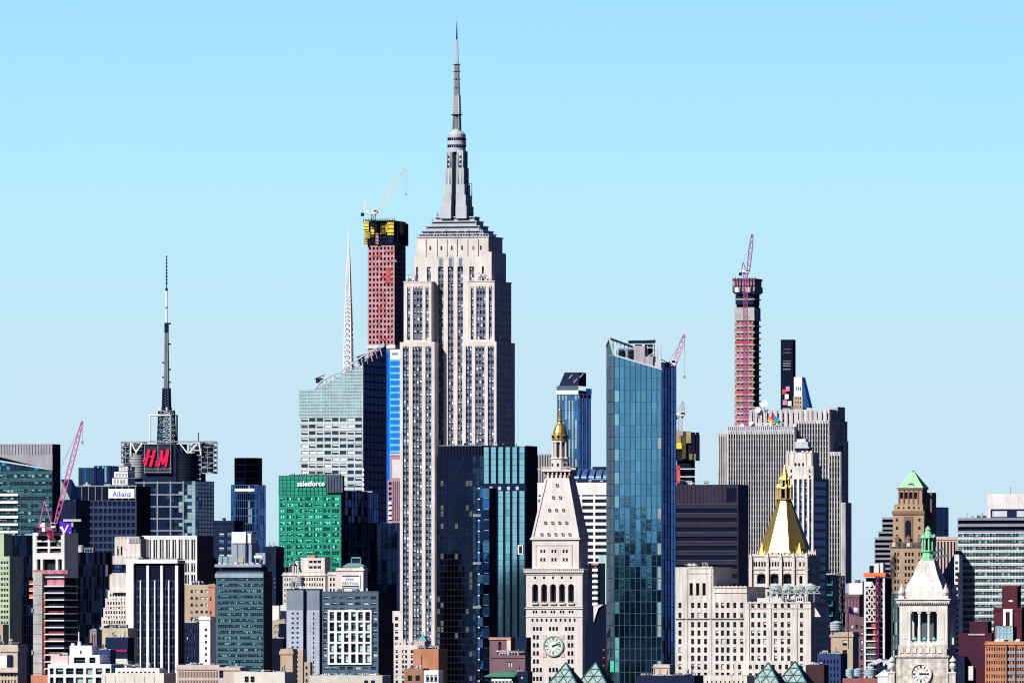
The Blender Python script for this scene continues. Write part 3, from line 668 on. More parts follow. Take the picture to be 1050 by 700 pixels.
    for row, (py, n) in enumerate(((496.5, 1), (509, 2), (522, 3), (535, 4), (547, 5))):
        v = (Z(py)-zb)/(zt-zb)
        for k in (0, 1):
            for j in range(n):
                wd = (x1-x0-.4)*(1-v)+2*ht*v; u = .5+(j-(n-1)/2)*3.45/wd
                p = pface(k, u, v); nrm = (Vector(A[(k+1) % 4])-Vector(A[k])).cross(Vector(T[k])-Vector(A[k])).normalized(); s_ = .62
                e1 = (Vector(A[(k+1) % 4])-Vector(A[k])).normalized(); up = Vector((0, 0, 1)); q = MB()
                hn = Vector((nrm.x, nrm.y, 0)).normalized(); f0 = p+hn*.75
                c8 = [f0+e1*s_*a+up*s_*1.25*bb for a, bb in ((-1, -1), (1, -1), (1, .6), (0, 1.1), (-1, .6))]; bk = [v_-hn*1.6 for v_ in c8]
                q.poly(c8, MARB)
                for t in range(5): q.poly([c8[t], c8[(t+1) % 5], bk[(t+1) % 5], bk[t]], MARB)
                q.poly([f0+hn*.03+e1*s_*.62*a+up*s_*.85*bb for a, bb in ((-1, -1), (1, -1), (1, .8), (-1, .8))], WD)
                q.build('dormer', pyr)
    # lantern
    g = MB(); c2 = (cx_, cy_); m1 = LIME
    g.frus(c2, ht*1.42, Z(490), c2, ht*1.42, Z(486.5), 4, m1, R(45)); g.frus(c2, ht*1.85, Z(483), c2, ht*1.85, Z(481), 4, m1, R(45))
    g.frus(c2, ht*1.4, Z(486.5), c2, ht*1.4, Z(483), 4, WD, R(45))
    for k in range(7):
        for (dx, dy) in ((1, 0), (0, 1)):
            for s_ in (-1, 1):
                o = -ht*1.15+ht*2.3*k/6; p = (cx_+(o if dx else s_*ht*1.15), cy_+(s_*ht*1.15 if dx else o)); g.box(p[0]-.35, p[0]+.35, p[1]-.35, p[1]+.35, Z(487.6), Z(483), m1)
    for k in range(13):
        for s_ in (-1, 1):
            o = -ht*1.28+ht*2.56*k/12; g.box(cx_+o-.12, cx_+o+.12, cy_+s_*ht*1.28-.12, cy_+s_*ht*1.28+.12, Z(481), Z(478.3), m1); g.box(cx_+s_*ht*1.28-.12, cx_+s_*ht*1.28+.12, cy_+o-.12, cy_+o+.12, Z(481), Z(478.3), m1)
    for s_ in (-1, 1): g.box(cx_-ht*1.3, cx_+ht*1.3, cy_+s_*ht*1.28-.15, cy_+s_*ht*1.28+.15, Z(478.4), Z(477.9), m1); g.box(cx_+s_*ht*1.28-.15, cx_+s_*ht*1.28+.15, cy_-ht*1.3, cy_+ht*1.3, Z(478.4), Z(477.9), m1)
    r8 = b.m(9.6); g.frus(c2, r8, Z(481), c2, r8, Z(470), 8, m1, R(22.5)); g.frus(c2, r8+.5, Z(470), c2, r8+.5, Z(469), 8, m1, R(22.5))
    for k in range(8):
        a = R(45*k); g.frus((cx_+r8*.93*math.cos(a), cy_+r8*.93*math.sin(a)), .5, Z(477.5), (cx_+r8*.93*math.cos(a), cy_+r8*.93*math.sin(a)), .5, Z(474.5), 8, WD)
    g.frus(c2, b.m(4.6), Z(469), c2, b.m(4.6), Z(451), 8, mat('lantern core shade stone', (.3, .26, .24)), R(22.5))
    for k in range(8):
        a = R(22.5+45*k); p = (cx_+b.m(7.4)*math.cos(a), cy_+b.m(7.4)*math.sin(a)); g.frus(p, .62, Z(469), p, .52, Z(452.5), 8, m1); g.box(p[0]-.8, p[0]+.8, p[1]-.8, p[1]+.8, Z(469), Z(467.6), m1)
    g.frus(c2, b.m(8.4), Z(452.6), c2, b.m(8.6), Z(451), 8, m1, R(22.5)); g.build('lantern', b.root)
    g = MB(); g.lathe(c2, [(b.m(r_), Z(q)) for r_, q in ((8.4, 451), (8.6, 450), (7.9, 449.4), (7.7, 446), (7.3, 442.5), (6.2, 438.8), (4.6, 435.6), (2.9, 433.2), (2.2, 431.6), (3.6, 431.2), (3.8, 430.2), (1.9, 429.6), (1.9, 426), (2.3, 425.4), (1.5, 424.6), (1.4, 421), (1.8, 420), (1.1, 418.5), (.9, 414), (.35, 410), (.2, 404))], 16, GOLD)
    for k in range(8): a = R(45*k); p = (cx_+b.m(7.9)*math.cos(a), cy_+b.m(7.9)*math.sin(a)); g.frus(p, .5, Z(448.6), p, .5, Z(446.2), 8, BLACK); g.frus(p, .75, Z(446.2), p, .1, Z(444.6), 8, GOLD)
    g.build('gilded_dome', b.root)
    b.finish()
clock_tower_marble()

# ================================================================ nearer clock tower with green copper lantern
def clock_tower_lantern():
    b = Bld('clock_tower', 'pale stone clock tower with columned belfry and green copper lantern on top', 'clock tower', 911, 976, 986, 3850, L=21.5)
    b.L = 19.5
    X, Z, mb, W, L = b.X, b.Z, b.mb, b.W, b.L; m = LIMEW; D = 3850
    OLD = mat('weathered limestone', (.56, .50, .44), noise=.32, sc=.5, streak=.3, fine=.2)
    # clock stage
    i = X(917.5)
    x0, x1, y0, y1 = X(918), X(971), 1.6, L-1.6
    mb.box(x0, x1, y0, y1, 0, Z(672), OLD); mb.box(x0-.5, x1+.5, y0-.5, y1+.5, Z(673.5), Z(671.6), OLD)
    mb.box(x0+.6, x1-.6, y0+.5, y1-.5, Z(671.6), Z(661), OLD)
    for k in range(7): mb.box(x0+1.2+k*2.35, x0+2.6+k*2.35, y0+.2, y0+.55, Z(669), Z(664), m)
    clock(b, 944.6, 690.5, 10.6, m, mat('clock enamel', (.66, .65, .62)), mat('clock hand black', (.03, .03, .035)), 88, 92, y=y0)
    g = MB(); g.box(x0-1.6, x0+16+4.5, y0-1, y0+.02, 0, Z(703), OLD); g.build('lower_stage', b.root)
    # corner piers with urns
    for (px, yy) in ((914, y0), (976.5, y0), (914, y1-1.5), (976.5, y1-1.5)):
        g = MB(); cx = X(px, yy); c = (cx, yy+.9)
        g.box(cx-1.25, cx+1.25, yy-.3, yy+2.2, 0, Z(690), OLD); g.box(cx-1.5, cx+1.5, yy-.6, yy+2.5, Z(690), Z(688.5), m)
        g.lathe(c, [(r_, Z(q)) for r_, q in ((.55, 688.5), (.5, 687), (1.15, 684.5), (1.35, 682), (1.1, 680), (.45, 678.6), (1.2, 678), (1.3, 676.8), (.9, 675), (.35, 673.6), (.1, 672))], 12, m); g.build('urn_pier', b.root)
    # belfry
    x0, x1, y0, y1 = X(922.3, 2.2), X(971.5, 2.2), 2.2, L-2.2; zb, zt = Z(660.5), Z(620)
    o0, o1 = X(933.5, 2.2), X(961.2, 2.2)
    mb.box(x0, x1, y0, y1, zb-1.6, zb, m)
    mb.box(x0, o0, y0, y0+3, zb, zt, m); mb.box(o1, x1, y0, y0+3, zb, zt, m); mb.box(x0, o0, y1-3, y1, zb, zt, m); mb.box(o1, x1, y1-3, y1, zb, zt, m)
    mb.box(x0, x0+3, y0+3, y0+4.5, zb, zt, m); mb.box(x1-3, x1, y0+3, y0+4.5, zb, zt, m); mb.box(x0, x0+3, y1-4.5, y1-3, zb, zt, m); mb.box(x1-3, x1, y1-4.5, y1-3, zb, zt, m)
    mb.box(o0, o1, y0+.02, y0+3, Z(626.5), zt, m); mb.box(o0, o1, y1-3, y1-.02, Z(626.5), zt, m); mb.box(x0+.02, x0+3, y0+4.5, y1-4.5, Z(626.5), zt, m); mb.box(x1-3, x1-.02, y0+4.5, y1-4.5, Z(626.5), zt, m)
    mb.box(o0-.02, o1+.02, y0+.1, y0+2.6, zb, Z(658), m)
    for a, c in ((x0+1.2, o0-.9), (o1+.9, x1-1.2)): mb.box(a, c, y0-.12, y0+.02, Z(655), Z(627), mat('belfry panel', (.60, .56, .52)))
    for px in (932.8, 942.3, 951.9, 961.6):
        for yy in (y0+.9, y1-.9):
            g = MB(); c = (X(px, y0), yy); g.box(c[0]-.75, c[0]+.75, yy-.75, yy+.75, Z(658.6), Z(657), m); g.frus(c, .56, Z(657), c, .48, Z(628.5), 12, m); g.box(c[0]-.7, c[0]+.7, yy-.7, yy+.7, Z(628.5), Z(626.5), m)
            g.build('column', b.root)
    for k in range(3):
        a = X(937.4+9.6*k, y0); g = MB(); g.box(a-1.6, a+1.6, y0+1.5, y0+1.75, Z(658), Z(655.5), GREENC); g.frus((a, y0+1.6), .8, Z(655.5), (a, y0+1.6), .2, Z(652.5), 8, GREENC); g.build('copper_railing', b.root)
        g = MB(); g.box(a-1.6, a+1.6, y1-1.8, y1-1.55, Z(658), Z(655.5), GREENC); g.build('copper_railing', b.root)
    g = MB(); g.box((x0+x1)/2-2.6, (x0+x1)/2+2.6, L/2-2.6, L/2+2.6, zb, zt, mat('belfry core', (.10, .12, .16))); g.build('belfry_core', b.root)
    for (q0, q1, p, mm) in ((620, 618.8, .3, m), (618.8, 617.2, .1, m), (617.2, 614.6, 1.0, m), (614.6, 613.4, 1.5, m)): cornice(b, x0, x1, y0, y1, Z(q0), Z(q1), p, mm)
    g = MB()
    for k in range(28): a = x0-.5+(x1-x0+1)*k/27; g.box(a-.18, a+.18, y0-.95, y0-.4, Z(618.7), Z(617.2), OLD)
    for k in range(22): a = y0-.5+(y1-y0+1)*k/21; g.box(x1+.4, x1+.95, a-.18, a+.18, Z(618.7), Z(617.2), OLD)
    g.build('dentil_band', b.root)
    # concave roof, stepped courses
    g = MB(); cx, cy = (x0+x1)/2, (y0+y1)/2; prof = [(20.3, 613.4), (20.3, 606), (19.2, 601), (16.8, 596.5), (14.6, 592.5), (12.6, 588), (10.8, 583), (9.3, 578), (7.8, 574.5)]
    pts = []
    for (r0, q0), (r1, q1) in zip(prof, prof[1:]): pts += [(r0+(r1-r0)*k/3, q0+(q1-q0)*k/3) for k in range(3)]
    pts.append(prof[-1])
    for (r0, q0), (r1, q1) in zip(pts, pts[1:]):
        h0, h1 = b.m(r0)*math.sqrt(2)*.98, b.m(r1)*math.sqrt(2)*.98
        g.frus((cx, cy), h0, Z(q0), (cx, cy), h1+.08, Z(q1), 4, m, R(45), cap=False)
        g.frus((cx, cy), h1+.08, Z(q1), (cx, cy), h1, Z(q1)+.02, 4, m, R(45), cap=False)
    g.frus((cx, cy), h1, Z(574.5), (cx, cy), h1*.9, Z(574), 4, m, R(45))
    g.build('concave_roof', b.root)
    for sx in (-1, 1):
        for sy in (-1, 1):
            c = (cx+sx*(x1-x0)*.46, cy+sy*(y1-y0)*.46); g = MB(); g.box(c[0]-1.1, c[0]+1.1, c[1]-1.1, c[1]+1.1, Z(613.4), Z(610.5), m)
            g.lathe(c, [(r_, Z(q)) for r_, q in ((.8, 610.5), (1.35, 607.5), (1.2, 605), (.6, 602.5), (.35, 600), (.1, 598))], 10, m); g.build('roof_urn', b.root)
    # copper lantern
    g = MB(); c = (cx, cy); q = GREENR
    g.lathe(c, [(b.m(r_), Z(z)) for r_, z in ((8, 575), (8, 573), (6.6, 572.4), (6.2, 569), (5.4, 567.5), (5.4, 565.5), (6.6, 565), (6.6, 563.6))], 8, q, R(22.5))
    g.frus(c, b.m(3.4), Z(563.6), c, b.m(3.4), Z(551), 8, mat('lantern glass', (.02, .07, .06)), R(22.5))
    for k in range(8): a = R(22.5+45*k); p = (cx+b.m(5.4)*math.cos(a), cy+b.m(5.4)*math.sin(a)); g.frus(p, .4, Z(563.6), p, .38, Z(551), 6, q)
    g.lathe(c, [(b.m(r_), Z(z)) for r_, z in ((6.8, 551.6), (7.4, 550.5), (6.4, 549), (4.6, 547.8), (3.2, 545), (2.6, 542.8), (3.4, 542.3), (2.4, 541), (1.4, 539.8), (.4, 538.6))], 12, q)
    for k in range(8): a = R(22.5+45*k); p = (cx+b.m(6.9)*math.cos(a), cy+b.m(6.9)*math.sin(a)); g.frus(p, .45, Z(551), p, .1, Z(547), 6, q)
    g.build('copper_lantern', b.root)
    b.finish()
clock_tower_lantern()
# ================================================================ glass tower with slanted open crown
def slanted_glass_tower():
    D = 4770; b = Bld('glass_tower', 'tall teal glass tower with a slanted open crown, beside the pink jib', 'skyscraper', 629.5, 679, 693.5, D, L=None)
    X, Z, mb, W, L, Y = b.X, b.Z, b.mb, b.W, b.L, b.Y
    zl, zr = Z(363.5), Z(378.5)
    top = lambda a: zl+(zr-zl)*a/W
    # body set just behind the glass skin
    i = .45; z = top(W)-3
    mb.box(i, W-i, i, L-i, 0, z, BLACK)
    WGT = mat('green tinted clear glass', (.10, .34, .30), rough=.2, noise=.3, sc=.3)
    def pick(q, j, r):
        if q == 8 and r.random() < (.42 if j > 20 else .6): return G_AQUAL
        if q == 0 and j < 20 and r.random() < .4: return WGT
        if q in (0,) and r.random() < .3: return G_AQUA
        k = r.random(); return G_TEAL2 if k < (.6 if q in (1, 4) else .15) else G_TEAL
    curtain(b, 'f', 0, 0, W, 0, zl, 9, 44, (G_TEAL,), mull=mat('teal mullion', (.04, .08, .11)), mw=.28, mh=.22, top=top, tilt=.016, rowpick=pick, seed=5)
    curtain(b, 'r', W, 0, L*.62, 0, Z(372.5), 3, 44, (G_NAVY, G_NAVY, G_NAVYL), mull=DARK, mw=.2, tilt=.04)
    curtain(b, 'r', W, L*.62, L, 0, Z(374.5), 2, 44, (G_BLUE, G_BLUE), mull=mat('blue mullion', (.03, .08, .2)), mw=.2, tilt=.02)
    # chamfered flank turned away, with clear corner glass
    P0 = Vector((0, 0, 0)); px = b.X(621.5, 9.0); zc = Z(346.5, 5)
    g = MB(); r = random.Random(2); nz = 44
    q0, q1 = (px, 9.0), (0, 0)
    for j in range(nz):
        za, zb_ = zl*j/nz, zl*(j+1)/nz
        for t in range(2):
            a0 = Vector(q0).lerp(Vector(q1), t/2+.02); a1 = Vector(q0).lerp(Vector(q1), t/2+.48); ok = r.random()
            m = G_NAVY if ok < .55 else (G_TEALD if ok < .85 else (WGR if t and j < 22 else G_TEALD))
            g.poly([(a0.x, a0.y, za+.1), (a1.x, a1.y+r.uniform(-.05, .05), za+.1), (a1.x, a1.y+r.uniform(-.05, .05), zb_-.1), (a0.x, a0.y, zb_-.1)], m)
    g.build('chamfer_glass', b.root)
    mb.poly([(px+.3, 9.2, 0), (.35, .35, 0), (.35, .35, z), (px+.3, 9.2, z)], BLACK); mb.box(px+.35, 0.3, 9, L-i, 0, z, BLACK)
    curtain(b, 'l', px, 9, L, 0, zl, 4, 44, (G_NAVY, G_TEALD), tilt=.03)
    # crown rims
    g = MB(); apex = (X(624.8, 6), 6, Z(346)); a1 = (0, 0, zl); a2 = (W, 0, zr); a3 = (px, 9, Z(354)); a4 = (X(648, L), L, Z(355, L)); a5 = (W, L, Z(374))
    for p, q, w_ in ((a1, a2, .7), (a1, apex, .7), (apex, a3, .7), (apex, a4, .8), (a3, (px, 9, zl-6), .5), (a5, a2, .5), (a4, a5, .4)): g.beam(p, q, w_, STEEL)
    g.poly([a1, apex, a3, (px, 9, zl), (0, 0, zl)], G_TEALD)
    for k in range(1, 6): p = Vector(apex).lerp(Vector(a4), k/6); g.beam(p, (p.x, p.y, zl-4), .35, STEEL)
    g.build('crown_rim', b.root)
    def bx(nm, p0, p1, t, bt, y0, y1, m, ex=None):
        g = MB(); g.box(X(p0, y0), X(p1, y0), y0, y1, Z(bt), Z(t), m)
        if ex: ex(g, X(p0, y0), X(p1, y0), y0)
        g.build(nm, b.root)
    bx('roof_plant', 634, 650, 356, 368, 6, 16, GREYM, lambda g, x0, x1, y: [g.frus(((x0+x1)/2-2+4.2*k, y-.3), 1.5, Z(361+4*j), ((x0+x1)/2-2+4.2*k, y-.3), 1.2, Z(358+4*j), 10, DARK) for k in range(2) for j in range(2)])
    bx('roof_screen', 650, 661, 354, 374, 3, 9, mat('grey roof screen', (.34, .32, .35)))
    bx('roof_screen', 661.5, 669.5, 365, 378, 3, 8, mat('grey roof screen', (.34, .32, .35)))
    bx('lift_housing', 669.5, 678, 371, 380, 4, 12, STEEL)
    bx('roof_plant', 651, 668, 352, 364, 12, 18, DARK)
    g = MB(); g.beam((X(645, 8), 8, Z(350.4)), (X(672, 8), 8, Z(349)), 1.1, DARK)
    for k in range(8): a = X(646+3.4*k, 8); g.box(a-.6, a+.5, 7.2, 8.8, Z(351.4), Z(348.2), DARK)
    g.beam((X(660, 8), 8, Z(357)), (X(660, 8), 8, Z(350)), 1.0, WHITE); g.build('window_washing_rig', b.root)
    g = MB(); 
    for a, t in ((664, 354), (670, 352), (677.5, 354), (674, 356)): g.beam((X(a, 5), 5, Z(376)), (X(a, 5), 5, Z(t)), .45, STEEL)
    g.beam((X(664, 5), 5, Z(356)), (X(677.5, 5), 5, Z(356)), .4, STEEL); g.beam((X(664, 5), 5, Z(365)), (X(677.5, 5), 5, Z(357)), .35, STEEL); g.build('roof_frame', b.root)
    bx('roof_unit', 680, 684, 371, 378, 8, 12, DARK); b.finish()
slanted_glass_tower()
luff_crane('tower_crane', 'pink luffing crane with thin boom rising behind the slanted glass tower', (688, 376), (686, 371), (702, 343), 5300, PINKP, 420, jw=2.1, tw=2.4, hook=385, cjl=4, t=.42)

# ================================================================ gold pyramid tower
def gold_pyramid_tower():
    D = 5000; b = Bld('gilded_roof_tower', 'cream gothic tower with a big octagonal golden pyramid roof and gilded pinnacle', 'skyscraper', 768.5, 828.5, 843, D, L=31)
    b.L = L = 25.0; X, Z, mb, W = b.X, b.Z, b.mb, b.W; m = CREAM
    zt = Z(567.5)
    big = [(X(c-4.4), X(c+4.4)) for c in (780.5, 794, 807.2)]+[(X(819.5), X(822.8))]
    arch_face(b, 'f', 0, 0, W, Z(602), Z(583), big, Z(598), Z(591.5), m, d=1.8, back=WD)
    sm = [(X(c+k*2.9-.95), X(c+k*2.9+.95)) for c in (780, 793.7, 807.5) for k in (-1.5, -.5, .5, 1.5)]+[(X(772.6), X(774.2)), (X(819.4), X(821.3)), (X(823.6), X(825.2))]
    arch_face(b, 'f', 0, 0, W, Z(583), zt, sm, Z(580.4), Z(576.4), m, d=1.0, back=WD)
    fac(b, 'f', 0, 0, W, 0, Z(602), bcols(b, ((774, 826, 9, .55),)), prow(b, 606, 722, 8.8, .55), m, d=.6, var='n')
    arch_face(b, 'r', W, 0, L, Z(602), Z(583), ncols(2, L-2, 3, .6), Z(598), Z(591.5), m, d=1.8, back=WD)
    fac(b, 'r', W, 0, L, 0, Z(602), ncols(2, L-2, 6, .5), prow(b, 606, 722, 8.8, .55), m, var='dark')
    arch_face(b, 'r', W, 0, L, Z(583), zt, ncols(1.5, L-1.5, 9, .45), Z(580.4), Z(576.4), m, d=1.0, back=WD)
    mb.box(0, W, 0, L, 0, zt, m, skip='fr')
    for q, t, p in ((583.4, .8, .5), (570, .7, .5), (602.4, .9, .6), (588, .4, .3)): cornice(b, 0, W, 0, L, Z(q), Z(q-t), p, m)
    for c in (787.2, 800.6, 813.8, 770, 827):
        g = MB(); a = X(c); g.box(a-.7, a+.7, -1.0, .02, Z(602), Z(572), m); g.frus((a, -.5), .95, Z(572), (a, -.5), .1, Z(565.5), 4, m, R(45)); g.build('buttress', b.root)
    for c in (777, 784, 791, 797.4, 804, 810, 817, 823):
        g = MB(); a = X(c); g.box(a-.3, a+.3, -.4, .2, zt, Z(566), m); g.frus((a, -.1), .5, Z(566), (a, -.1), .05, Z(564), 4, m, R(45)); g.build('pinnacle', b.root)
    for k in range(6):
        g = MB(); g.box(W-.6, W+.6, L*(k+.5)/6-.6, L*(k+.5)/6+.6, Z(576), Z(569), m); g.frus((W, L*(k+.5)/6), .8, Z(569), (W, L*(k+.5)/6), .1, Z(563), 4, m, R(45)); g.build('pinnacle', b.root)
    # octagonal pyramid
    cx, cy = W/2-.1, L/2; r0, r1 = b.m(28.6), b.m(6.6); g = MB(); n = 8; ph = R(22.5); z0, z1 = zt+.3, Z(511.5)
    g.frus((cx, cy), r0, z0, (cx, cy), r1, z1, 8, GOLD, ph); 
    g.frus((cx, cy), r0+.3, zt, (cx, cy), r0+.3, zt+.5, 8, GOLD, ph)
    g.build('pyramid_roof', b.root)
    for k in range(4):
        g = MB(); a = R(45+90*k); p = (cx+r0*.98*math.cos(a), cy+r0*.9*math.sin(a)); g.frus(p, 1.5, zt, p, .1, Z(556), 4, GOLD, R(45)); g.build('corner_cap', b.root)
    g = MB(); G2 = mat('old gilding', (.70, .50, .14), rough=.4, metal=.7, noise=.35, sc=.8)
    g.frus((cx, cy), r1*1.35, z1, (cx, cy), r1*1.35, Z(510.4), 8, G2, ph); g.frus((cx, cy), r1*.55, Z(510.4), (cx, cy), r1*.55, Z(499), 8, BLACK, ph)
    for k in range(8):
        a = ph+R(45*k)
        for rr, q0, q1, s_ in ((r1*1.12, 510.4, 498.5, .38), (r1*.72, 499, 490.5, .3)):
            p = (cx+rr*math.cos(a), cy+rr*math.sin(a)); g.box(p[0]-s_, p[0]+s_, p[1]-s_, p[1]+s_, Z(q0), Z(q1), G2); g.frus(p, s_*1.7, Z(q1), p, .05, Z(q1-3), 4, G2, R(45))
    g.frus((cx, cy), r1*1.22, Z(500.3), (cx, cy), r1*1.15, Z(499), 8, G2, ph); g.frus((cx, cy), r1*.35, Z(499), (cx, cy), r1*.35, Z(491), 8, BLACK, ph)
    g.frus((cx, cy), r1*.85, Z(491.6), (cx, cy), r1*.72, Z(490.4), 8, G2, ph); g.frus((cx, cy), r1*.66, Z(490.4), (cx, cy), .1, Z(475.5), 8, G2, ph)
    for k in range(4): q = 488-k*3; g.frus((cx, cy), r1*(.72-.15*k), Z(q), (cx, cy), r1*(.66-.15*k), Z(q-.7), 8, G2, ph)
    g.build('gilded_pinnacle', b.root); b.finish()
gold_pyramid_tower()

# ================================================================ cream stepped block in front of it
def cream_block():
    D = 4560; b = Bld('stepped_block', 'broad cream stone block with rippled parapets standing below the golden pyramid', 'office building', 692.5, 831.5, 850, D, L=None)
    X, Z, mb, W, L = b.X, b.Z, b.mb, b.W, b.L; m = CREAM
    px = (699.0, 712, 718.5, 725.2, 737, 742.6, 748.4, 755.2, 762.4, 773.6, 780, 786, 797, 804, 810.6, 823.6)
    px = [p-1.8 for p in px]
    cs = lambda q0, q1, w_=1.55: [(X(p-w_), X(p+w_)) for p in px if q0 < p < q1]
    rows = [(Z(y+2.75), Z(y-2.75)) for y in (620.2, 630.4, 640, 648.6, 657.3, 666, 674.6, 683.3, 692, 700.6, 709, 718)]
    a, c, d, e = X(692.5), X(731.5), X(765.8), X(831.5)
    def seg(x0, x1, top, q0, q1, rr=rows, y0=0, y1=None, ex=None, r=False):
        z1 = Z(top); y1 = y1 or L
        fac(b, 'f', y0, x0, x1, 0, z1, cs(q0, q1), rr, m, d=.5)
        mb.box(x0, x1, y0, y1, 0, z1, m, skip='fr' if r else 'f')
        if r: fac(b, 'r', x1, y0, y1, 0, z1, ncols(3, L-3, 5, .42), rr, m, d=.5, var='dark')
    # tall left part
    fac(b, 'f', 0, a, c, Z(614), Z(581), [(X(p-1.7), X(p+1.7)) for p in (708.7, 715.3, 721.9)], [(Z(610), Z(597.3))], m, d=1.2, var='k')
    mb.box(a, c, 0, L, 0, Z(581), m, skip='f'); fac(b, 'f', 0, a, c, 0, Z(614), cs(690, 730), rows, m, d=.5)
    seg(c, d, 601, 731, 766); seg(d, e, 617, 766, 832, r=True)
    # rippled parapets (scallops) and string courses
    def scal(nm, x0, x1, top, n, y=-.35):
        g = MB()
        for k in range(n):
            p0, p1 = x0+(x1-x0)*k/n, x0+(x1-x0)*(k+1)/n; mm = (p0+p1)/2
            g.poly([(p0, y, Z(top+1.2)), (p1, y, Z(top+1.2)), (p1, y, Z(top+.2)), (mm, y, Z(top-.9)), (p0, y, Z(top+.2))], m)
            g.poly([(p0, y+.8, Z(top+1.2)), (p1, y+.8, Z(top+1.2)), (p1, y+.8, Z(top+.2)), (mm, y+.8, Z(top-.9)), (p0, y+.8, Z(top+.2))], m)
            for u, v, s_, t in ((p0, mm, .2, -.9), (mm, p1, -.9, .2)): g.poly([(u, y, Z(top+s_)), (v, y, Z(top+t)), (v, y+.8, Z(top+t)), (u, y+.8, Z(top+s_))], m)
        g.box(x0, x1, y, .01, Z(top+6.4), Z(top+5.8), m); g.build(nm, b.root)
    scal('parapet', a+6, c-.2, 581, 8); scal('parapet', c+.2, d, 601, 8); scal('parapet', d+.2, e, 617, 12)
    mb.box(a, d-1.5, -.6, .01, Z(634.2), Z(633), GREYST)
    for p in (X(704), X(728.6)): mb.box(p-.5, p+.5, -.3, .02, 0, Z(583), m)
    for p in (X(767.5), X(789.8), X(816.5)): mb.box(p-.4, p+.4, -.35, .02, 0, Z(619), m)
    mb.box(X(755), e-8, -4, -.02, 0, Z(677), m, skip='f'); fac(b, 'f', -4, X(755), e-8, 0, Z(677), cs(757, 820), [(Z(y+2.4), Z(y-2.4)) for y in (683.3, 692, 700.6)], m, d=.5)
    clutter(b, a+2, c-2, 2, 12, Z(581), 7, seed=4, big=3.2); clutter(b, d+12, e-4, 3, 20, Z(617), 6, seed=9, big=4)
    # two small pavilion gables with sunlit flanks
    for p in (745, 825.5, 834):
        g = MB(); x = X(p, 4); t, bt = (600, 617) if p < 800 else (618, 632)
        g.poly([(x, 2, Z(bt)), (x+3.8, 2, Z(bt)), (x, 2, Z(t))], m); g.poly([(x, 6, Z(bt)), (x+3.8, 6, Z(bt)), (x, 6, Z(t))], m); g.poly([(x, 2, Z(t)), (x, 6, Z(t)), (x+3.8, 6, Z(bt)), (x+3.8, 2, Z(bt))], m); g.poly([(x, 2, Z(bt)), (x, 6, Z(bt)), (x, 6, Z(t)), (x, 2, Z(t))], m); g.build('gable', b.root)
    b.finish()
    # blank board and roof tanks standing on the roof
    g = MB(); x0, x1 = px2w(777, 0, D-1)[0], px2w(802, 0, D-1)[0]; zb, zt = px2w(0, 621, D)[2], px2w(0, 612.6, D)[2]
    g.box(x0, x1, D+9, D+9.6, zb, zt, WHCONC)
    for k in range(4): g.box(x0+k*(x1-x0)/3.3, x0+k*(x1-x0)/3.3+.4, D+9.6, D+10, Z(619), zt, GREYM)
    g.box((x0+x1)/2-.1, (x0+x1)/2+.1, D+8.9, D+9, zb, zt, GREYM)
    tagit(g.build('roof_board'), 'blank pinkish white screen wall on the roof below the golden pyramid', 'screen wall', None)
    for k, (p, q, lb) in enumerate(((796, 604, 'pale green round tank beside the blank roof screen'), (808, 605, 'broad pale green round tank, second along the roof frame'), (820, 605, 'pale green round tank with ladder, third along the roof frame'), (832, 604, 'pale green round tank at the dark end of the roof frame'))):
        g = MB(); x, _, z = px2w(p, 617, D); c = (x, D+17); zz = px2w(0, q, D)[2]; mm = mat('pale green tank', (.42, .52, .46))
        for u in (-1, 1):
            for v in (-1, 1): g.beam((x+u*1.5, D+17+v*1.5, z-1), (x+u*1.3, D+17+v*1.3, zz-1.6), .3, DARK)
        g.frus(c, 2.4, zz-1.8, c, 2.5, zz+1.6, 16, mm); g.frus(c, 2.6, zz+1.6, c, .3, zz+2.7, 16, mm); g.frus(c, 2.52, zz-.2, c, 2.52, zz, 16, DARK)
        tagit(g.build('water_tank'), lb, 'water tank', 'pale green tanks on the cream block')
    g = MB(); xa, xb = px2w(790, 0, D)[0], px2w(842, 0, D)[0]; za, zb = px2w(0, 601, D)[2], px2w(0, 608, D)[2]
    for k in range(8):
        u, v = xa+(xb-xa)*k/8, xa+(xb-xa)*(k+1)/8
        for yy in (D+13, D+21): g.beam((u, yy, za), (v, yy, zb), .25, STEEL); g.beam((u, yy, zb), (v, yy, za), .25, STEEL)
        g.beam((u, D+13, za), (u, D+21, za), .25, STEEL); g.beam((u, D+13, px2w(0, 617, D)[2]), (u, D+13, za), .3, STEEL)
    for yy in (D+13, D+21):
        for z in (za, zb): g.beam((xa, yy, z), (xb, yy, z), .3, STEEL)
    tagit(g.build('steel_truss'), 'long steel lattice frame around the pale green tanks', 'steel frame')
cream_block()

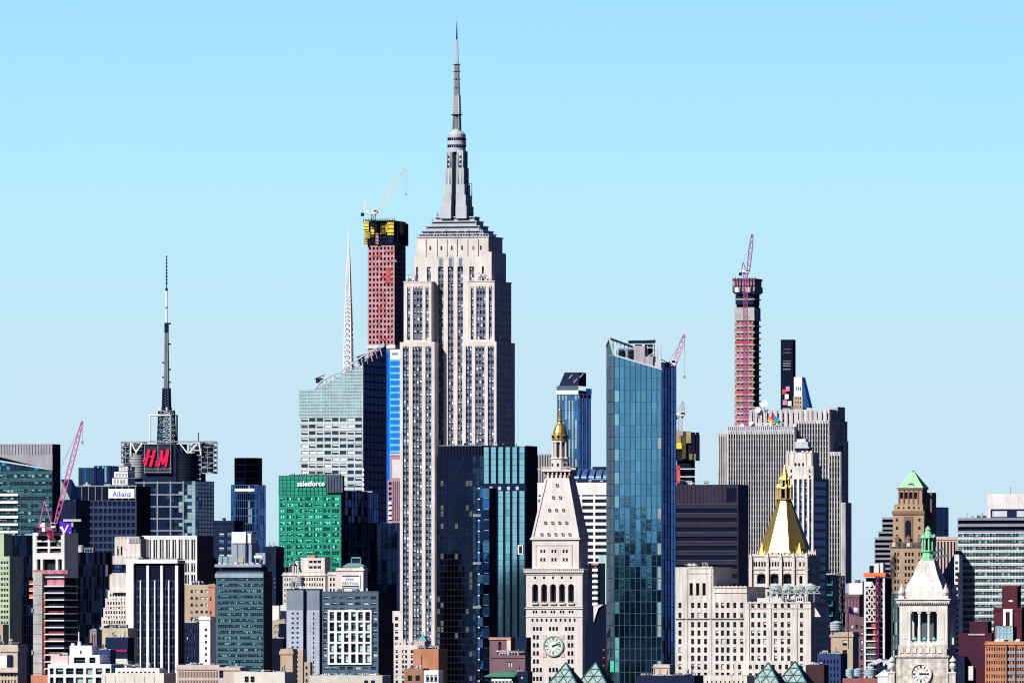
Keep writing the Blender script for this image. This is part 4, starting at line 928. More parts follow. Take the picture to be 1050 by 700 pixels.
# ================================================================ slab office tower with the coloured feather emblem
def big_slab():
    D = 7350; b = Bld('slab_skyscraper', 'wide grey stone slab with close vertical ribs, dishes and a coloured feather emblem', 'skyscraper', 736, 868, None, D, L=60)
    X, Z, mb, W = b.X, b.Z, b.mb, b.W; m = mat('pale grey ribbed stone', (.48, .46, .46), streak=.28); ms = mat('recessed grey spandrel', (.20, .20, .24)); rh = 6.05
    V = (WD, WD2, WB)
    def vol(p0, p1, t, y0, y1, n, r0=None, ts=None, rfr=True, var='dark', z0=0, fr=.56, bt=722, rib=True):
        x0, x1 = X(p0, y0), X(p1, y0); zt = Z(t, y0)
        cols = ncols(x0+.8, x1-.8, n, fr)
        fac(b, 'f', y0, x0, x1, z0, zt, cols, [(z0+.1, Z(ts or t+4, y0))], m, d=.55, win=False)
        rws = prow(b, (ts or t+4), bt, rh, .72, y0)
        for c0, c1 in cols: fac(b, 'f', y0+.55, c0, c1, z0+.1, Z(ts or t+4, y0), [(c0+.03, c1-.03)], rws, ms, d=.3, var=var, wm=V)
        if rib:
            for i in range(n+1): a = x0+.8+(x1-x0-1.6)*i/n; mb.box(a-.32, a+.32, y0-.4, y0+.01, z0, zt-.5, m)
        mb.box(x0, x1, y0, y1, z0, zt, m, skip='fr' if r0 else 'f')
        if r0: fac(b, 'r', x1, y0, y1, z0, zt, ncols(y0+1, y1-1, r0, .4), prow(b, t+5, bt, rh, .66, y0), m, d=.5, var='dark', wm=V)
    vol(736, 745.6, 443, 0, 34, 4); vol(745.6, 815, 440.5, -.6, 36, 26); 
    mb.box(X(744.5), X(814), 1, 34, Z(442), Z(436.6), mat('pale grey ribbed stone', (1, 1, 1)))
    for k in range(34): a = X(746+2*k); mb.box(a-.35, a+.35, .4, 1.05, Z(441), Z(436.4), STEEL)
    vol(769, 851, 419.5, 20, 58, 30, 6, ts=423, bt=470, z0=0)
    vol(815.2, 850.5, 430.5, 6, 60, 12, 7, ts=434); vol(848.5, 859, 416.8, 40, 62, 4, 3)
    vol(849, 862.5, 463, -3, 16, 4, 3); vol(858.5, 866.5, 452, 30, 40, 2, 2); vol(862.4, 867, 515, -4, 14, 2, 2)
    for k in range(16): a = X(770+5.1*k, 20); mb.box(a-.9, a+.9, 19.3, 20.02, Z(470), Z(419.6), m)
    # signs: feather emblem and grey letters on the parapet
    g = MB(); fcx, fcz = X(793.4, 16), Z(431.5, 16); cols = ('fcb711', 'f37021', 'cc004c', '6460aa', '0089d0', '0db14b')
    for k, hx in enumerate(cols):
        a = R(168-k*31.2); mm = mat('emblem feather '+hx, tuple(lin([int(hx[i:i+2], 16) for i in (0, 2, 4)])), rough=.6, noise=0.02)
        p = (math.cos(a), math.sin(a)); t_ = (-p[1], p[0]); L1 = 3.9
        pts = [(0, 0), (L1*.72*p[0]+1.05*t_[0], L1*.72*p[1]+1.05*t_[1]), (L1*p[0]+.7*t_[0], L1*p[1]+.7*t_[1]), (L1*1.08*p[0], L1*1.08*p[1]), (L1*p[0]-.7*t_[0], L1*p[1]-.7*t_[1]), (L1*.72*p[0]-1.05*t_[0], L1*.72*p[1]-1.05*t_[1])]
        g.poly([(fcx+u, 15.0, fcz+v) for u, v in pts], mm); g.poly([(fcx+u, 15.4, fcz+v) for u, v in pts], GREYM)
    e = g.build('feather_emblem', b.root)
    text('COMCAST', X(806, 16)-X(776, 16), b.m(3.6), WHCONC, b.root, (X(776, 16), 16, Z(436.2, 16)), depth=.5, bold=.01)
    for p, q, r_ in ((783.5, 413, 4.2), (777, 419.5, 3.6), (770, 433, 2.6), (761, 435.5, 2.4), (814, 436, 2), (757, 437, 1.8)):
        g = MB(); c = (X(p, 18), 18); z = Z(q, 18); rr = b.m(r_)*.9
        for k in range(12):
            a, a2 = 2*math.pi*k/12, 2*math.pi*(k+1)/12
            g.poly([(c[0], 18, z), (c[0]+rr*math.cos(a), 17.2, z+rr*math.sin(a)), (c[0]+rr*math.cos(a2), 17.2, z+rr*math.sin(a2))], WHITE)
            g.poly([(c[0]+rr*math.cos(a), 17.2, z+rr*math.sin(a)), (c[0]+rr*math.cos(a2), 17.2, z+rr*math.sin(a2)), (c[0]+rr*.6*math.cos(a2), 19, z+rr*.6*math.sin(a2)), (c[0]+rr*.6*math.cos(a), 19, z+rr*.6*math.sin(a))], WHCONC)
        g.beam((c[0], 18.5, z), (c[0], 18.5, z-rr-3), .6, GREYM); g.build('satellite_dish', b.root)
    clutter(b, X(775, 24), X(812, 24), 24, 34, Z(419.5, 20), 4, seed=2, big=4)
    b.finish()
big_slab()

def cream_deco_tower():
    D = 6100; b = Bld('art_deco_tower', 'slim cream tower with blue window strips standing before the wide ribbed slab', 'skyscraper', 804, 834, 850, D, L=None)
    X, Z, mb, W, L = b.X, b.Z, b.mb, b.W, b.L; m = CREAM
    def v(p0, p1, t, y0, y1, cols, rows, bt=0, rc=None, d=.6, var='n', wm=NW):
        x0, x1 = X(p0, y0), X(p1, y0); fac(b, 'f', y0, x0, x1, bt, Z(t, y0), cols, rows, m, d=d, var=var, wm=wm); mb.box(x0, x1, y0, y1, bt, Z(t, y0), m, skip='fr' if rc else 'f')
        if rc: fac(b, 'r', x1, y0, y1, bt, Z(t, y0), ncols(y0+2, y1-2, rc, .5), rows, m, d=d, var='dark', wm=wm)
    big = [(X(p), X(q)) for p, q in ((814.4, 817), (819.6, 822.2), (824.8, 827.4), (830, 832))]
    fac(b, 'f', 0, 0, W, 0, Z(490), big, [(0.1, Z(491))], m, d=.8, win=False)
    for c0, c1 in big: fac(b, 'f', .8, c0, c1, 0, Z(491), [(c0+.1, c1-.1)], prow(b, 492, 722, 6.4, .55), mat('blue spandrel', (.05, .13, .32), rough=.4), d=.2, wm=(WNAVY, WBLU, WB), var='es')
    for c0, c1 in big: mb.box(c0-.55, c0-.1, -.35, .02, 0, Z(490.5), WHITE)
    mb.box(0, W, 0, L, 0, Z(490), m, skip='fr')
    fac(b, 'r', W, 0, L, 0, Z(490), [(2.5, L-2.5)], prow(b, 493, 722, 8.6, .66), TAN, d=.5, var='dark', wm=(WNAVY, WNAVY, WBLU))
    v(805.5, 834, 477.5, 2, 22, [(X(p-.9), X(p+.9)) for p in (810.5, 829.5)], prow(b, 481, 490, 6.2, .5), Z(490), 3)
    v(806.5, 833, 463.5, 4, 20, [(X(p-1.1, 4), X(p+1.1, 4)) for p in (815.8, 819.4, 823.4)], [(Z(486, 4), Z(474.5, 4))], Z(490), None, 1.0, 'k')
    for p in (811.3, 828.2):
        for q in (479, 486.5): 
            g = MB(); g.box(X(p, 4)-.9, X(p, 4)+.9, 3.9, 4.05, Z(q+1.4), Z(q-1.4), WD); g.build('porthole', b.root)
    for p in (808, 813.5, 826, 831.5): mb.box(X(p, 4)-.35, X(p, 4)+.35, 3.6, 4.02, Z(478), Z(464), m)
    for p in (807.8, 811.5, 815, 823, 827.5, 831.5): g = MB(); g.box(X(p, 4)-.7, X(p, 4)+.7, 3.8, 5, Z(464), Z(461.8), m); g.build('finial', b.root)
    g = MB(); g.box(X(815, 9), X(829, 9), 9, 18, Z(464), Z(459), DARK); g.box(X(814.4, 8.5), X(829.6, 8.5), 8.5, 18.5, Z(459), Z(457.8), STEEL); g.box(X(815, 9), X(828.5, 9), 9, 17, Z(457.8), Z(452.5), STEEL); g.box(X(817, 10), X(826, 10), 10, 16, Z(452.5), Z(449.5), WHCONC); g.build('roof_plant', b.root)
    b.finish()
cream_deco_tower()

# ================================================================ dark bronze tower, curved sliver, aqua striped tower
def bronze_tower():
    D = 5350; b = Bld('bronze_tower', 'nearly black glass tower with scattered lit windows in front of the tallest skyscraper', 'office tower', 447.6, 495.5, None, D, L=30)
    X, Z, mb, W, L = b.X, b.Z, b.mb, b.W, b.L
    mb.box(.4, W-.4, .4, L, 0, Z(456.5), BLACK)
    lit = mat('dim lit glass', (.085, .10, .09), rough=.3, noise=.4, sc=.5)
    def pick(i, j, r):
        c = i
        if c in (0, 1) or c in (8, 9):
            if r.random() < .22 and 20 < j < 61: return lit
        if c == 5 and r.random() < .09: return lit
        if i >= 10: return G_NAVYL if r.random() < .7 else G_NAVY
        return G_BRONZ if r.random() < .93 else G_NAVY
    curtain(b, 'f', 0, 0, W, 0, Z(467), 13, 64, (G_BRONZ,), mull=mat('bronze mullion', (.008, .010, .024), rough=.6), mw=.2, mh=.35, tilt=.02, rowpick=pick, seed=8)
    g = MB()
    for k in range(30): a = X(450.5)+(X(494)-X(450.5))*k/29; g.box(a-.18, a+.18, -.2, .3, Z(467), Z(457), DARK)
    g.box(X(450.5), X(494), .2, .6, Z(467), Z(456.8), BLACK); g.box(X(450), X(494.5), -.25, .8, Z(456.9), Z(456.2), GREYM); g.build('louvre_screen', b.root)
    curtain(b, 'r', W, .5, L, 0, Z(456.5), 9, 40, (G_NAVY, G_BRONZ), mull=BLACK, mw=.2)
    clutter(b, 2, W-2, 2, 12, Z(456.5), 5, seed=3, big=2.6, mats=(DARK, GREYM)); b.finish()
bronze_tower()
def sliver():
    D = 5200; b = Bld('curved_glass_tower', 'narrow curved blue glass tower with bright slab ends between black and aqua towers', 'apartment tower', 488.5, 501.5, None, D, L=14)
    X, Z, mb, W, L = b.X, b.Z, b.mb, b.W, b.L
    n = 34; zt = Z(500); fh = zt/ n; g = MB(); g2 = MB(); r = random.Random(3)
    pr = [(0, 3.2), (.5, 1.2), (1.6, .2), (W*.5, 0), (W, .3), (W, L), (0, L)]
    for j in range(n):
        z0, z1 = j*fh, (j+1)*fh
        g.poly([(x, y, z1) for x, y in pr], WHCONC)
        for (p, q) in zip(pr[:5], pr[1:5]+[pr[4]]):
            if p == q: continue
            e = r.random(); m = G_NAVY if e < .45 else (G_BLUE if e < .8 else G_BLUEL)
            if j < n*.5: m = G_NAVYL if e < .35 else G_NAVY
            g2.poly([(p[0], p[1], z0+.4), (q[0], q[1]+r.uniform(-.04, .04), z0+.4), (q[0], q[1], z1-.45), (p[0], p[1], z1-.45)], m)
            w_ = .22
            mb.poly([(p[0], p[1]-w_, z1-.45), (q[0], q[1]-w_, z1-.45), (q[0], q[1]-w_, z1+.1), (p[0], p[1]-w_, z1+.1)], G_NAVYL if p[0] > 1 else WHITE)
            mb.poly([(p[0], p[1]-w_, z1+.1), (q[0], q[1]-w_, z1+.1), (q[0], q[1]+1, z1+.1), (p[0], p[1]+1, z1+.1)], WHCONC)
    mb.poly([(W+.02, .3, 0), (W+.02, L, 0), (W+.02, L, zt), (W+.02, .3, zt)], BLACK); mb.poly([(-.02, 3.2, 0), (-.02, L, 0), (-.02, L, zt), (-.02, 3.2, zt)], BLACK)
    g.build('floor_slabs', b.root); g2.build('curtain_wall', b.root)
    for q in (528, 577, 622): 
        t = MB(); t.box(-1.6, 2.4, -.6, 3, Z(q+1.4), Z(q-1.2), GREYM); t.build('balcony', b.root)
    b.finish()
sliver()
def aqua_tower():
    D = 5330; b = Bld('striped_glass_tower', 'aqua glass tower with dark vertical stripes, just behind the marble clock tower', 'office tower', 495.3, 539.5, 551, D, L=None)
    X, Z, mb, W, L = b.X, b.Z, b.mb, b.W, b.L; z1 = Z(457)
    mb.box(.5, W, .5, L, 0, z1-.3, BLACK)
    st = [(496, 501.6), (503.4, 509), (510.9, 516.3), (518.2, 523.4), (525.3, 530.6), (532.5, 538.2)]
    wv = lambda: None
    for p0, p1 in st:
        for (t, bt, n) in ((458, 495.5, 6), (503, 722, 34)):
            curtain(b, 'f', -.5, X(p0), X(p1), max(0, Z(bt)), Z(t), 1, n, (G_AQUA, G_AQUA, mat('aqua glass blue', (.22, .55, .70), rough=.1, metal=.9)), tilt=.007, seed=int(p0), wts=(.7, .2, .1), name='glass_strip', mull=mat('aqua edge', (.02, .05, .10)), mw=.12, mh=.16)
    g = MB()
    for (p0, p1), (p2, p3) in zip(st, st[1:]): g.box(X(p1)+.05, X(p2)-.05, .2, .52, 0, z1, G_NAVY)
    g.box(0, W, .25, .5, Z(503), Z(495.5), G_NAVY); g.build('dark_stripe', b.root)
    for k in range(4): t = MB(); t.box(X(502+k*9), X(505+k*9), -.3, .3, Z(502), Z(498.5), STEEL); t.build('vent_panel', b.root)
    curtain(b, 'r', W, 0, L, 0, z1, 8, 60, (G_NAVY, BLACK, G_NAVY), mull=BLACK, mw=.3, mh=.3, tilt=.04)
    g = MB(); g.box(X(531.5), X(537), -1.2, 0, Z(568), Z(558.5), WHITE); g.box(X(532.8), X(536), -1.25, -1.2, Z(567), Z(559.5), WD); g.build('hanging_platform', b.root)
    clutter(b, 2, W-2, 2, 8, z1, 3, seed=5, big=1.6, mats=(DARK,)); b.finish()
aqua_tower()
# ================================================================ crystalline glass tower with sloped crown and white spire
def crystal_tower():
    D = 6870; b = Bld('crystal_tower', 'pale glass tower with a sloping crown, one dark folded side and a white lattice spire', 'skyscraper', 307, 372, 396, D, L=None)
    X, Z, mb, W, L, Y = b.X, b.Z, b.mb, b.W, b.L, b.Y
    pts = [(0, Z(398)), (X(318), Z(401.5)), (X(372), Z(373.5)), (W, Z(373.5))]
    def top(a):
        for (p, q), (u, v) in zip(pts, pts[1:]):
            if p <= a <= u: return q+(v-q)*(a-p)/max(u-p, .01)
        return pts[-1][1]
    zt = Z(427)
    fl = 6.75
    # upper screen: fine pale glass bands
    nb = 13
    curtain(b, 'f', 0, 0, W, zt, Z(373), 22, 16, (G_AQUAL, G_PALE, G_AQUA), mull=mat('pale teal mullion', (.34, .46, .46), rough=.4), mw=.15, mh=1.3, top=top, tilt=.03, wts=(.5, .35, .15), seed=1)
    mb.poly([(.5, .6, 0), (W-.5, .6, 0), (W-.5, .6, top(W)-1), (X(318), .6, Z(402.5)), (.5, .6, Z(399.5))], G_AQUAL)
    rows = prow(b, 428, 722, fl, .56)
    fac(b, 'f', 0, 0, W*.985, 0, zt, bcols(b, ((308.4, 371.5, 8, .84),)), rows, mat('pale spandrel glass', (.44, .52, .53), rough=.4), d=.5, var='lt', wm=(WNAVY, WD2, mat('white blind', (.7, .72, .7))))
    # folded side; shade and navy reflection put into its base colours
    FL1 = mat('folded glass navy shade', (.045, .085, .26), rough=.5, noise=.3, sc=.1); FL2 = mat('folded slate glass', (.12, .22, .42), rough=.5)
    def rtop(a): return Z(373.5)+(Z(352)-Z(373.5))*min(1, a/(L*.93))
    curtain(b, 'r', W, 0, L, 0, Z(352), 6, 60, (G_NAVY,), mull=mat('navy mullion', (.02, .03, .07)), mw=.3, mh=.8, top=rtop, tilt=.03,
            rowpick=lambda i, j, r: (FL2 if j > 50 or r.random() < .04 else FL1))
    mb.poly([(W-.5, .6, 0), (W-.5, L, 0), (W-.5, L, Z(353)), (W-.5, .6, Z(375))], BLACK)
    mb.poly([(.5, L, 0), (W-.5, L, 0), (W-.5, L, Z(353)), (.5, L, Z(399))], BLACK); mb.poly([(.5, .6, 0), (.5, L, 0), (.5, L, Z(399)), (.5, .6, Z(399))], G_AQUAL)
    # white corner seam running down between the faces
    g = MB(); r = random.Random(5)
    g.beam((W, -.1, Z(373.5)), (W, -.1, 0), .55, STEEL)
    for k in range(20): q = 480+k*5; g.box(W-.2, W+.9, -.5, .2, Z(q+3), Z(q), WPALE if r.random() < .6 else WHITE)
    g.build('corner_seam', b.root)
    # sloping roof frame
    g = MB(); 
    for yy in (3, 12):
        P = [(X(319, yy), Z(403)), (X(330, yy), Z(389.5)), (X(351, yy), Z(379.5)), (X(370, yy), Z(366)), (X(394, yy), Z(352))]
        for (p, q), (u, v) in zip(P, P[1:]):
            g.beam((p, yy, q), (u, yy, v), .8, STEEL); 
            for k in range(5): t = k/5; g.beam((p+(u-p)*t, yy, q+(v-q)*t), (p+(u-p)*(t+.1), yy, q+(v-q)*t-6), .4, GREYM if k % 2 else STEEL)
    for k in range(14): t = k/13; x = X(320)+(X(393)-X(320))*t; z = Z(402)+(Z(353)-Z(402))*t; g.beam((x, 3, z), (x, 12, z), .5, STEEL)
    g.build('crown_frame', b.root)
    for p, q in ((327, 388), (370, 366), (372, 371)):
        g = MB(); x = X(p, 4); g.box(x-2, x+2, 3.5, 6, Z(q+4), Z(q-1), DARK); g.beam((x-3, 4, Z(q)), (x+4, 4, Z(q-4)), .5, DARK); g.build('roof_unit', b.root)
    g = MB(); sx, sy = X(357.3, 20), 20
    g.lattice(sx, sy, Z(385), Z(330), b.m(8.2), b.m(6.4), 10, .6, WHITE); g.lattice(sx, sy, Z(330), Z(290), b.m(6.4), b.m(4), 10, .55, WHITE); g.lattice(sx, sy, Z(290), Z(262), b.m(4), b.m(2.2), 9, .5, WHITE)
    g.frus((sx, sy), .7, Z(262), (sx, sy), .25, Z(229), 8, WHITE); g.frus((sx, sy), .8, Z(385), (sx, sy), .7, Z(262), 8, WHITE)
    g.build('spire', b.root); b.finish()
crystal_tower()

# ================================================================ tower with broadcast mast and red sign
def mast_tower():
    D = 7000; b = Bld('mast_tower', 'dark gridded glass tower with bright red lettering and a tall broadcast mast', 'skyscraper', 134, 201, 219.5, D, L=None)
    X, Z, mb, W, L, Y = b.X, b.Z, b.mb, b.W, b.L, b.Y
    zt = Z(493)
    mb.box(.5, W-.5, .5, L-.5, 0, zt, BLACK)
    def pick(i, j, r):
        x = i/14.0
        if x > .72: return G_AQUAL if r.random() < .30+ (x-.72)*2 else (G_NAVYL if r.random() < .5 else G_NAVY)
        if i == 0: return G_NAVYL if r.random() < .5 else G_AQUA
        return G_NAVYL if r.random() < .04 else G_NAVY
    curtain(b, 'f', 0, 0, W, 0, zt, 15, 90, (G_NAVY,), tilt=.06, rowpick=pick, seed=4)
    g = MB()
    for p in (134.3, 147.8, 161.5, 175, 188): a = min(W-.4, max(.4, X(p))); g.box(a-.45, a+.45, -.4, .3, 0, zt, GREYM)
    for k in range(20): z = Z(494.5+12.3*k); g.box(0, X(188), -.35, .3, z-.4, z+.4, GREYM)
    g.build('facade_grid', b.root)
    def rp(i, j, r):
        if i < 2: return G_AQUAL if r.random() < .7 else G_TEALD
        if 40 < j < 66 and r.random() < .4: return BLACK
        return G_PALE if (i in (2, 3, 4) and r.random() < .6) else G_AQUAL
    curtain(b, 'r', W, 0, L, 0, zt, 6, 80, (G_AQUAL,), mull=DARK, mw=.4, mh=.4, tilt=.05, rowpick=rp)
    # set-back mechanical top
    mb.box(X(146, 3), X(178, 3), 3, 28, zt, Z(455), DARK)
    def drum(px, r_, t, bt, y, m):
        g = MB(); c = (X(px, y), y); rr = b.m(r_)
        g.frus(c, rr, Z(bt), c, rr, Z(t), 24, m)
        for k in range(9): z = Z(bt-1.5-k*(bt-t-2)/9); g.frus(c, rr+.25, z, c, rr+.25, z+.45, 24, STEEL if m == GREYM else DARK)
        g.build('cooling_drum', b.root)
    drum(140.5, 8.2, 464, 490, 7, GREYM); drum(190.5, 10.8, 464.5, 493, 8, mat('black drum cladding', (.012, .014, .02), rough=.35, metal=.5))
    mb.box(X(134, 15), X(148, 15), 17, 24, zt, Z(456), DARK)
    def sbox(p0, p1, t, bt, y, nm='sign_frame'):
        g = MB(); x0, x1, z0, z1 = X(p0, y), X(p1, y), Z(bt), Z(t); n = max(3, int((z1-z0)/3)); dp = 8
        for yy in (y, y+dp):
            for x in (x0, (x0+x1)/2, x1): g.beam((x, yy, z0), (x, yy, z1), .45, GREYM)
            for k in range(n+1): z = z0+(z1-z0)*k/n; g.beam((x0, yy, z), (x1, yy, z), .35, STEEL if k in (0, n) else GREYM)
            for k in range(n): za, zb = z0+(z1-z0)*k/n, z0+(z1-z0)*(k+1)/n; g.beam((x0, yy, za), (x1, yy, zb), .45, GREYM if k % 2 else DARK); g.beam((x1, yy, za), (x0, yy, zb), .45, DARK)
        for x in (x0, x1):
            for z in (z0, (z0+z1)/2, z1): g.beam((x, y, z), (x, y+dp, z), .4, GREYM)
        g.build(nm, b.root)
    sbox(124.5, 133, 452.5, 485, 3); sbox(206.5, 219, 452.5, 485, 4); sbox(206.5, 219, 453.5, 484, 7); sbox(194, 206, 452.8, 466, 12); sbox(133.5, 146.5, 452.8, 465, 12)
    for p0, p1, t, bt, y0, y1 in ((200, 206, 454, 493, 9, 20), (126, 132, 456, 483, 6, 9), (208.5, 217, 456, 483, 9, 12)):   # louvred plant behind the open frames
        g = MB(); g.box(X(p0, y0), X(p1, y0), y0, y1, Z(bt), Z(t), DARK)
        for k in range(8): z = Z(bt)+(Z(t)-Z(bt))*(k+.5)/8; g.box(X(p0, y0)-.1, X(p1, y0)+.1, y0-.15, y0, z-.35, z+.35, GREYM if k % 3 else STEEL)
        g.build('plant_louvre', b.root)
    g = MB()
    for p0, q0, p1, q1, mm in ((133, 453, 147, 453, STEEL), (135, 454, 140, 464, WHITE), (146, 453, 139, 464, WHITE), (134, 453, 134, 466, WHITE), (184, 454, 204, 454, STEEL), (185, 455, 192, 464, WHITE), (202, 455, 194, 464, WHITE), (204, 453, 206, 466, WHITE), (124, 452.5, 219, 452.5, GREYM), (178, 452, 184, 464, DARK)):
        g.beam((X(p0, 1), 1, Z(q0)), (X(p1, 1), 1, Z(q1)), .7, mm)
    g.build('truss', b.root)
    for p in (184, 180.8): g = MB(); g.box(X(p, 2)-2.2, X(p, 2)+2.2, 2, 12, Z(493), Z(455), DARK); g.build('sign_pier', b.root)
    # sign with slanted brush letters
    g = MB(); x0, x1 = X(147.5, 0), X(175.5, 0); g.box(x0, x1, .6, 3.2, Z(485), Z(456), mat('sign backing', (.03, .035, .05)))
    for k in range(9): z = Z(457+3.3*k); g.box(x0, x1, .35, .6, z-.25, z+.1, GREYM if k > 6 else DARK)
    for x in (x0+.2, (x0+x1)/2, x1-.6): g.box(x, x+.4, .3, .6, Z(485), Z(456), GREYM)
    sg = g.build('sign', b.root); RED = mat('sign red', (.80, .012, .07), rough=.5, noise=.02, streak=.02)
    g = MB(); s_ = b.m(1)
    def st(pts, w_, w2=None):
        for (p, q), (u, v) in zip(pts, pts[1:]): g.beam((X(p), .1, Z(q)), (X(u), .1, Z(v)), w_*s_, RED, (w2 or w_)*s_)
    st([(153.2, 460.5), (149.2, 477)], 2.9, 2.3); st([(159, 461), (154.6, 478)], 2.9, 2.5); st([(147.5, 471.5), (153, 467.6), (158, 467.8)], 1.9)
    st([(147.2, 470), (147.6, 474), (149.5, 475)], 1.3)
    st([(161.6, 472.6), (159.8, 475.2), (162.6, 476.4)], .9); st([(161.6, 472.6), (159.4, 472.4), (161.6, 477)], .9); st([(159, 477), (162.6, 476.8)], .8)
    st([(166.2, 462), (162.8, 478)], 1.9, 1.6); st([(166, 461.5), (167, 475.5)], 2.7, 2.1); st([(167, 475.5), (173, 460.6)], 1.9, 2.4); st([(172.6, 460.5), (170, 478)], 2.9, 2.5)
    g.build('lettering', sg)
    # lattice base and mast
    g = MB(); cx, cy = X(170.8, 14), 14
    for yy in (6, 22):
        for p in (153.6, 174.8, 181.5 if yy == 22 else 174.9): g.beam((X(p, yy), yy, Z(454)), (X(p, yy), yy, Z(425)), .9, WHITE if yy == 6 else DARK)
        g.beam((X(153.6, yy), yy, Z(425)), (X(180 if yy == 22 else 175, yy), yy, Z(425)), .9, WHITE if yy == 6 else DARK)
    for q in (425, 452): 
        for p in (153.6, 175): g.beam((X(p, 6), 6, Z(q)), (X(p, 6), 22, Z(q)), .7, WHITE)
    g.lattice(cx, cy, Z(454), Z(421), b.m(15), b.m(13), 6, .75, DARK)
    for q in (421, 433, 443): g.frus((cx, cy), b.m(9), Z(q), (cx, cy), b.m(9), Z(q-1), 10, GREYM)
    for k in range(10): a = 2*math.pi*k/10; g.beam((cx+b.m(8)*math.cos(a), cy+b.m(8)*math.sin(a), Z(421)), (cx+b.m(8)*math.cos(a), cy+b.m(8)*math.sin(a), Z(417)), .8, DARK if k % 2 else WHITE)
    g.build('mast_base', b.root)
    g = MB(); g.lattice(cx, cy, Z(421), Z(397), b.m(7.2), b.m(6.2), 9, .6, DARK); g.lattice(cx, cy, Z(397), Z(340), b.m(4.0), b.m(2.8), 22, .42, GREYM); g.frus((cx, cy), .5, Z(421), (cx, cy), .4, Z(340), 8, DARK)
    g.lattice(cx, cy, Z(340), Z(330), b.m(2.8), b.m(2.6), 5, .6, DARK)
    g.frus((cx, cy), b.m(1.1), Z(330), (cx, cy), b.m(1.1), Z(297), 10, WHITE); g.frus((cx, cy), b.m(1.4), Z(297), (cx, cy), b.m(1.4), Z(294.5), 8, DARK); g.frus((cx, cy), b.m(1.3), Z(315), (cx, cy), b.m(1.3), Z(313.8), 8, DARK)
    g.frus((cx, cy), .35, Z(294.5), (cx, cy), .22, Z(261), 6, DARK)
    for k in range(9): q = 290-k*3.4; g.frus((cx, cy), .75-.03*k, Z(q), (cx, cy), .75-.03*k, Z(q-1.5), 6, DARK)
    for q, s in ((352, 1), (371, -1), (378, 1), (386, -1), (391, 1), (406, -1), (413, 1), (331, 1)): g.beam((cx, cy, Z(q)), (cx+s*b.m(3.6), cy, Z(q)), .5, DARK); g.frus((cx+s*b.m(3.4), cy), .9, Z(q+.8), (cx+s*b.m(3.4), cy), .7, Z(q-.9), 8, DARK)
    g.build('broadcast_mast', b.root)
    g = MB(); g.beam((X(203.4, 6), 6, Z(454)), (X(203.4, 6), 6, Z(443)), .5, DARK); g.build('antenna', b.root)
    b.finish()
mast_tower()

# ================================================================ tower under construction with yellow formwork and cream crane
def frame_tower():
    D = 7800; b = Bld('tower_under_construction', 'unfinished concrete tower in pink netting with a yellow and black top beside the tallest skyscraper', 'skyscraper', 377, 404.5, 416, D, L=None)
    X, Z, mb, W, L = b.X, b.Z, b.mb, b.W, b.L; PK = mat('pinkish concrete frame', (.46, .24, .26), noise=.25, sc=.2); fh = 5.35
    rows = prow(b, 253, 722, fh, .55)
    fac(b, 'f', 0, 0, W, 0, Z(248), bcols(b, ((377.6, 404, 7, .56),)), rows, PK, d=2.2, var='k', wm=(BLACK, BLACK, BLACK))
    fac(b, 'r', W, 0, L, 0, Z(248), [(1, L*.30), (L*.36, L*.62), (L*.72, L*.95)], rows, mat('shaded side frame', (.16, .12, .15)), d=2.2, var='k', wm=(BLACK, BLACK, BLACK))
    mb.box(0, W, 0, L, 0, Z(248), BLACK, skip='fr')
    for k in range(20): g = MB(); q = 258+k*fh; r = random.Random(k); a = X(379+r.random()*18); g.box(a, a+r.uniform(3, 8), -.25, 0, Z(q), Z(q-2.2), NETP if r.random() < .7 else NETR); g.build('debris_net', b.root)
    g = MB(); g.box(X(396), X(400), -.6, 0, Z(290), Z(274), NETR); g.build('debris_net', b.root)
    mb.box(-.8, W+.8, -.8, L+.8, Z(357), Z(353.5), WHCONC)
    # formwork top
    r = random.Random(6); g = MB(); x0, x1 = X(373.5), X(405.5); g.box(x0+1, x1-1, -1.5, L+1.5, Z(250), Z(226), BLACK); g.build('formwork_core', b.root)
    for i, (p0, p1, t, bt, c) in enumerate(((374, 379, 227, 237, YEL), (374.5, 380, 238, 244, YEL), (381, 384.5, 229, 240, YEL), (385.5, 390, 226, 238, BLACK), (391, 396, 229, 240, YEL), (392, 398, 241, 245, BLACK), (398, 404.5, 228, 241, YEL), (374, 377.5, 245, 251, YEL), (380, 384, 241, 244, YEL), (396.5, 397.6, 226, 238, YEL), (386, 389, 239, 250, PK), (399, 404, 242, 249, DARK))):
        g = MB(); a, c_ = X(p0), X(p1); g.box(a, c_, -2.2, -1.5, Z(bt), Z(t), c)
        for k in range(3): z = Z(bt)+(Z(t)-Z(bt))*(k+.5)/3; g.box(a-.1, c_+.1, -2.4, -2.2, z-.25, z+.25, DARK)
        g.build('formwork_panel', b.root)
    for i, (u, v, t, bt, c) in enumerate(((.02, .2, 229, 248, BLACK), (.28, .55, 228, 240, YEL), (.28, .5, 241, 247, BLACK), (.66, .98, 228, 251, BLACK))):
        g = MB(); g.box(W+1.5, W+2.2, L*u, L*v, Z(bt), Z(t), c)
        for k in range(3): z = Z(bt)+(Z(t)-Z(bt))*(k+.5)/3; g.box(W+2.2, W+2.4, L*u, L*v, z-.25, z+.25, DARK)
        g.build('formwork_panel', b.root)
    g = MB()
    for k in range(14): a = x0+(x1-x0)*k/13; g.beam((a, -2, Z(228)), (a, -2, Z(224)), .3, DARK)
    g.beam((x0, -2, Z(225)), (x1, -2, Z(225)), .3, DARK); g.build('guard_rail', b.root); b.finish()
frame_tower()
luff_crane('tower_crane', 'cream luffing crane on top of the unfinished yellow and black topped tower', (383, 220), (373.5, 206), (416.5, 171), 7795, CREP, 232, tw=3.2, jw=2.6, cjl=8, hook=198, t=.42, mastm=DARK)

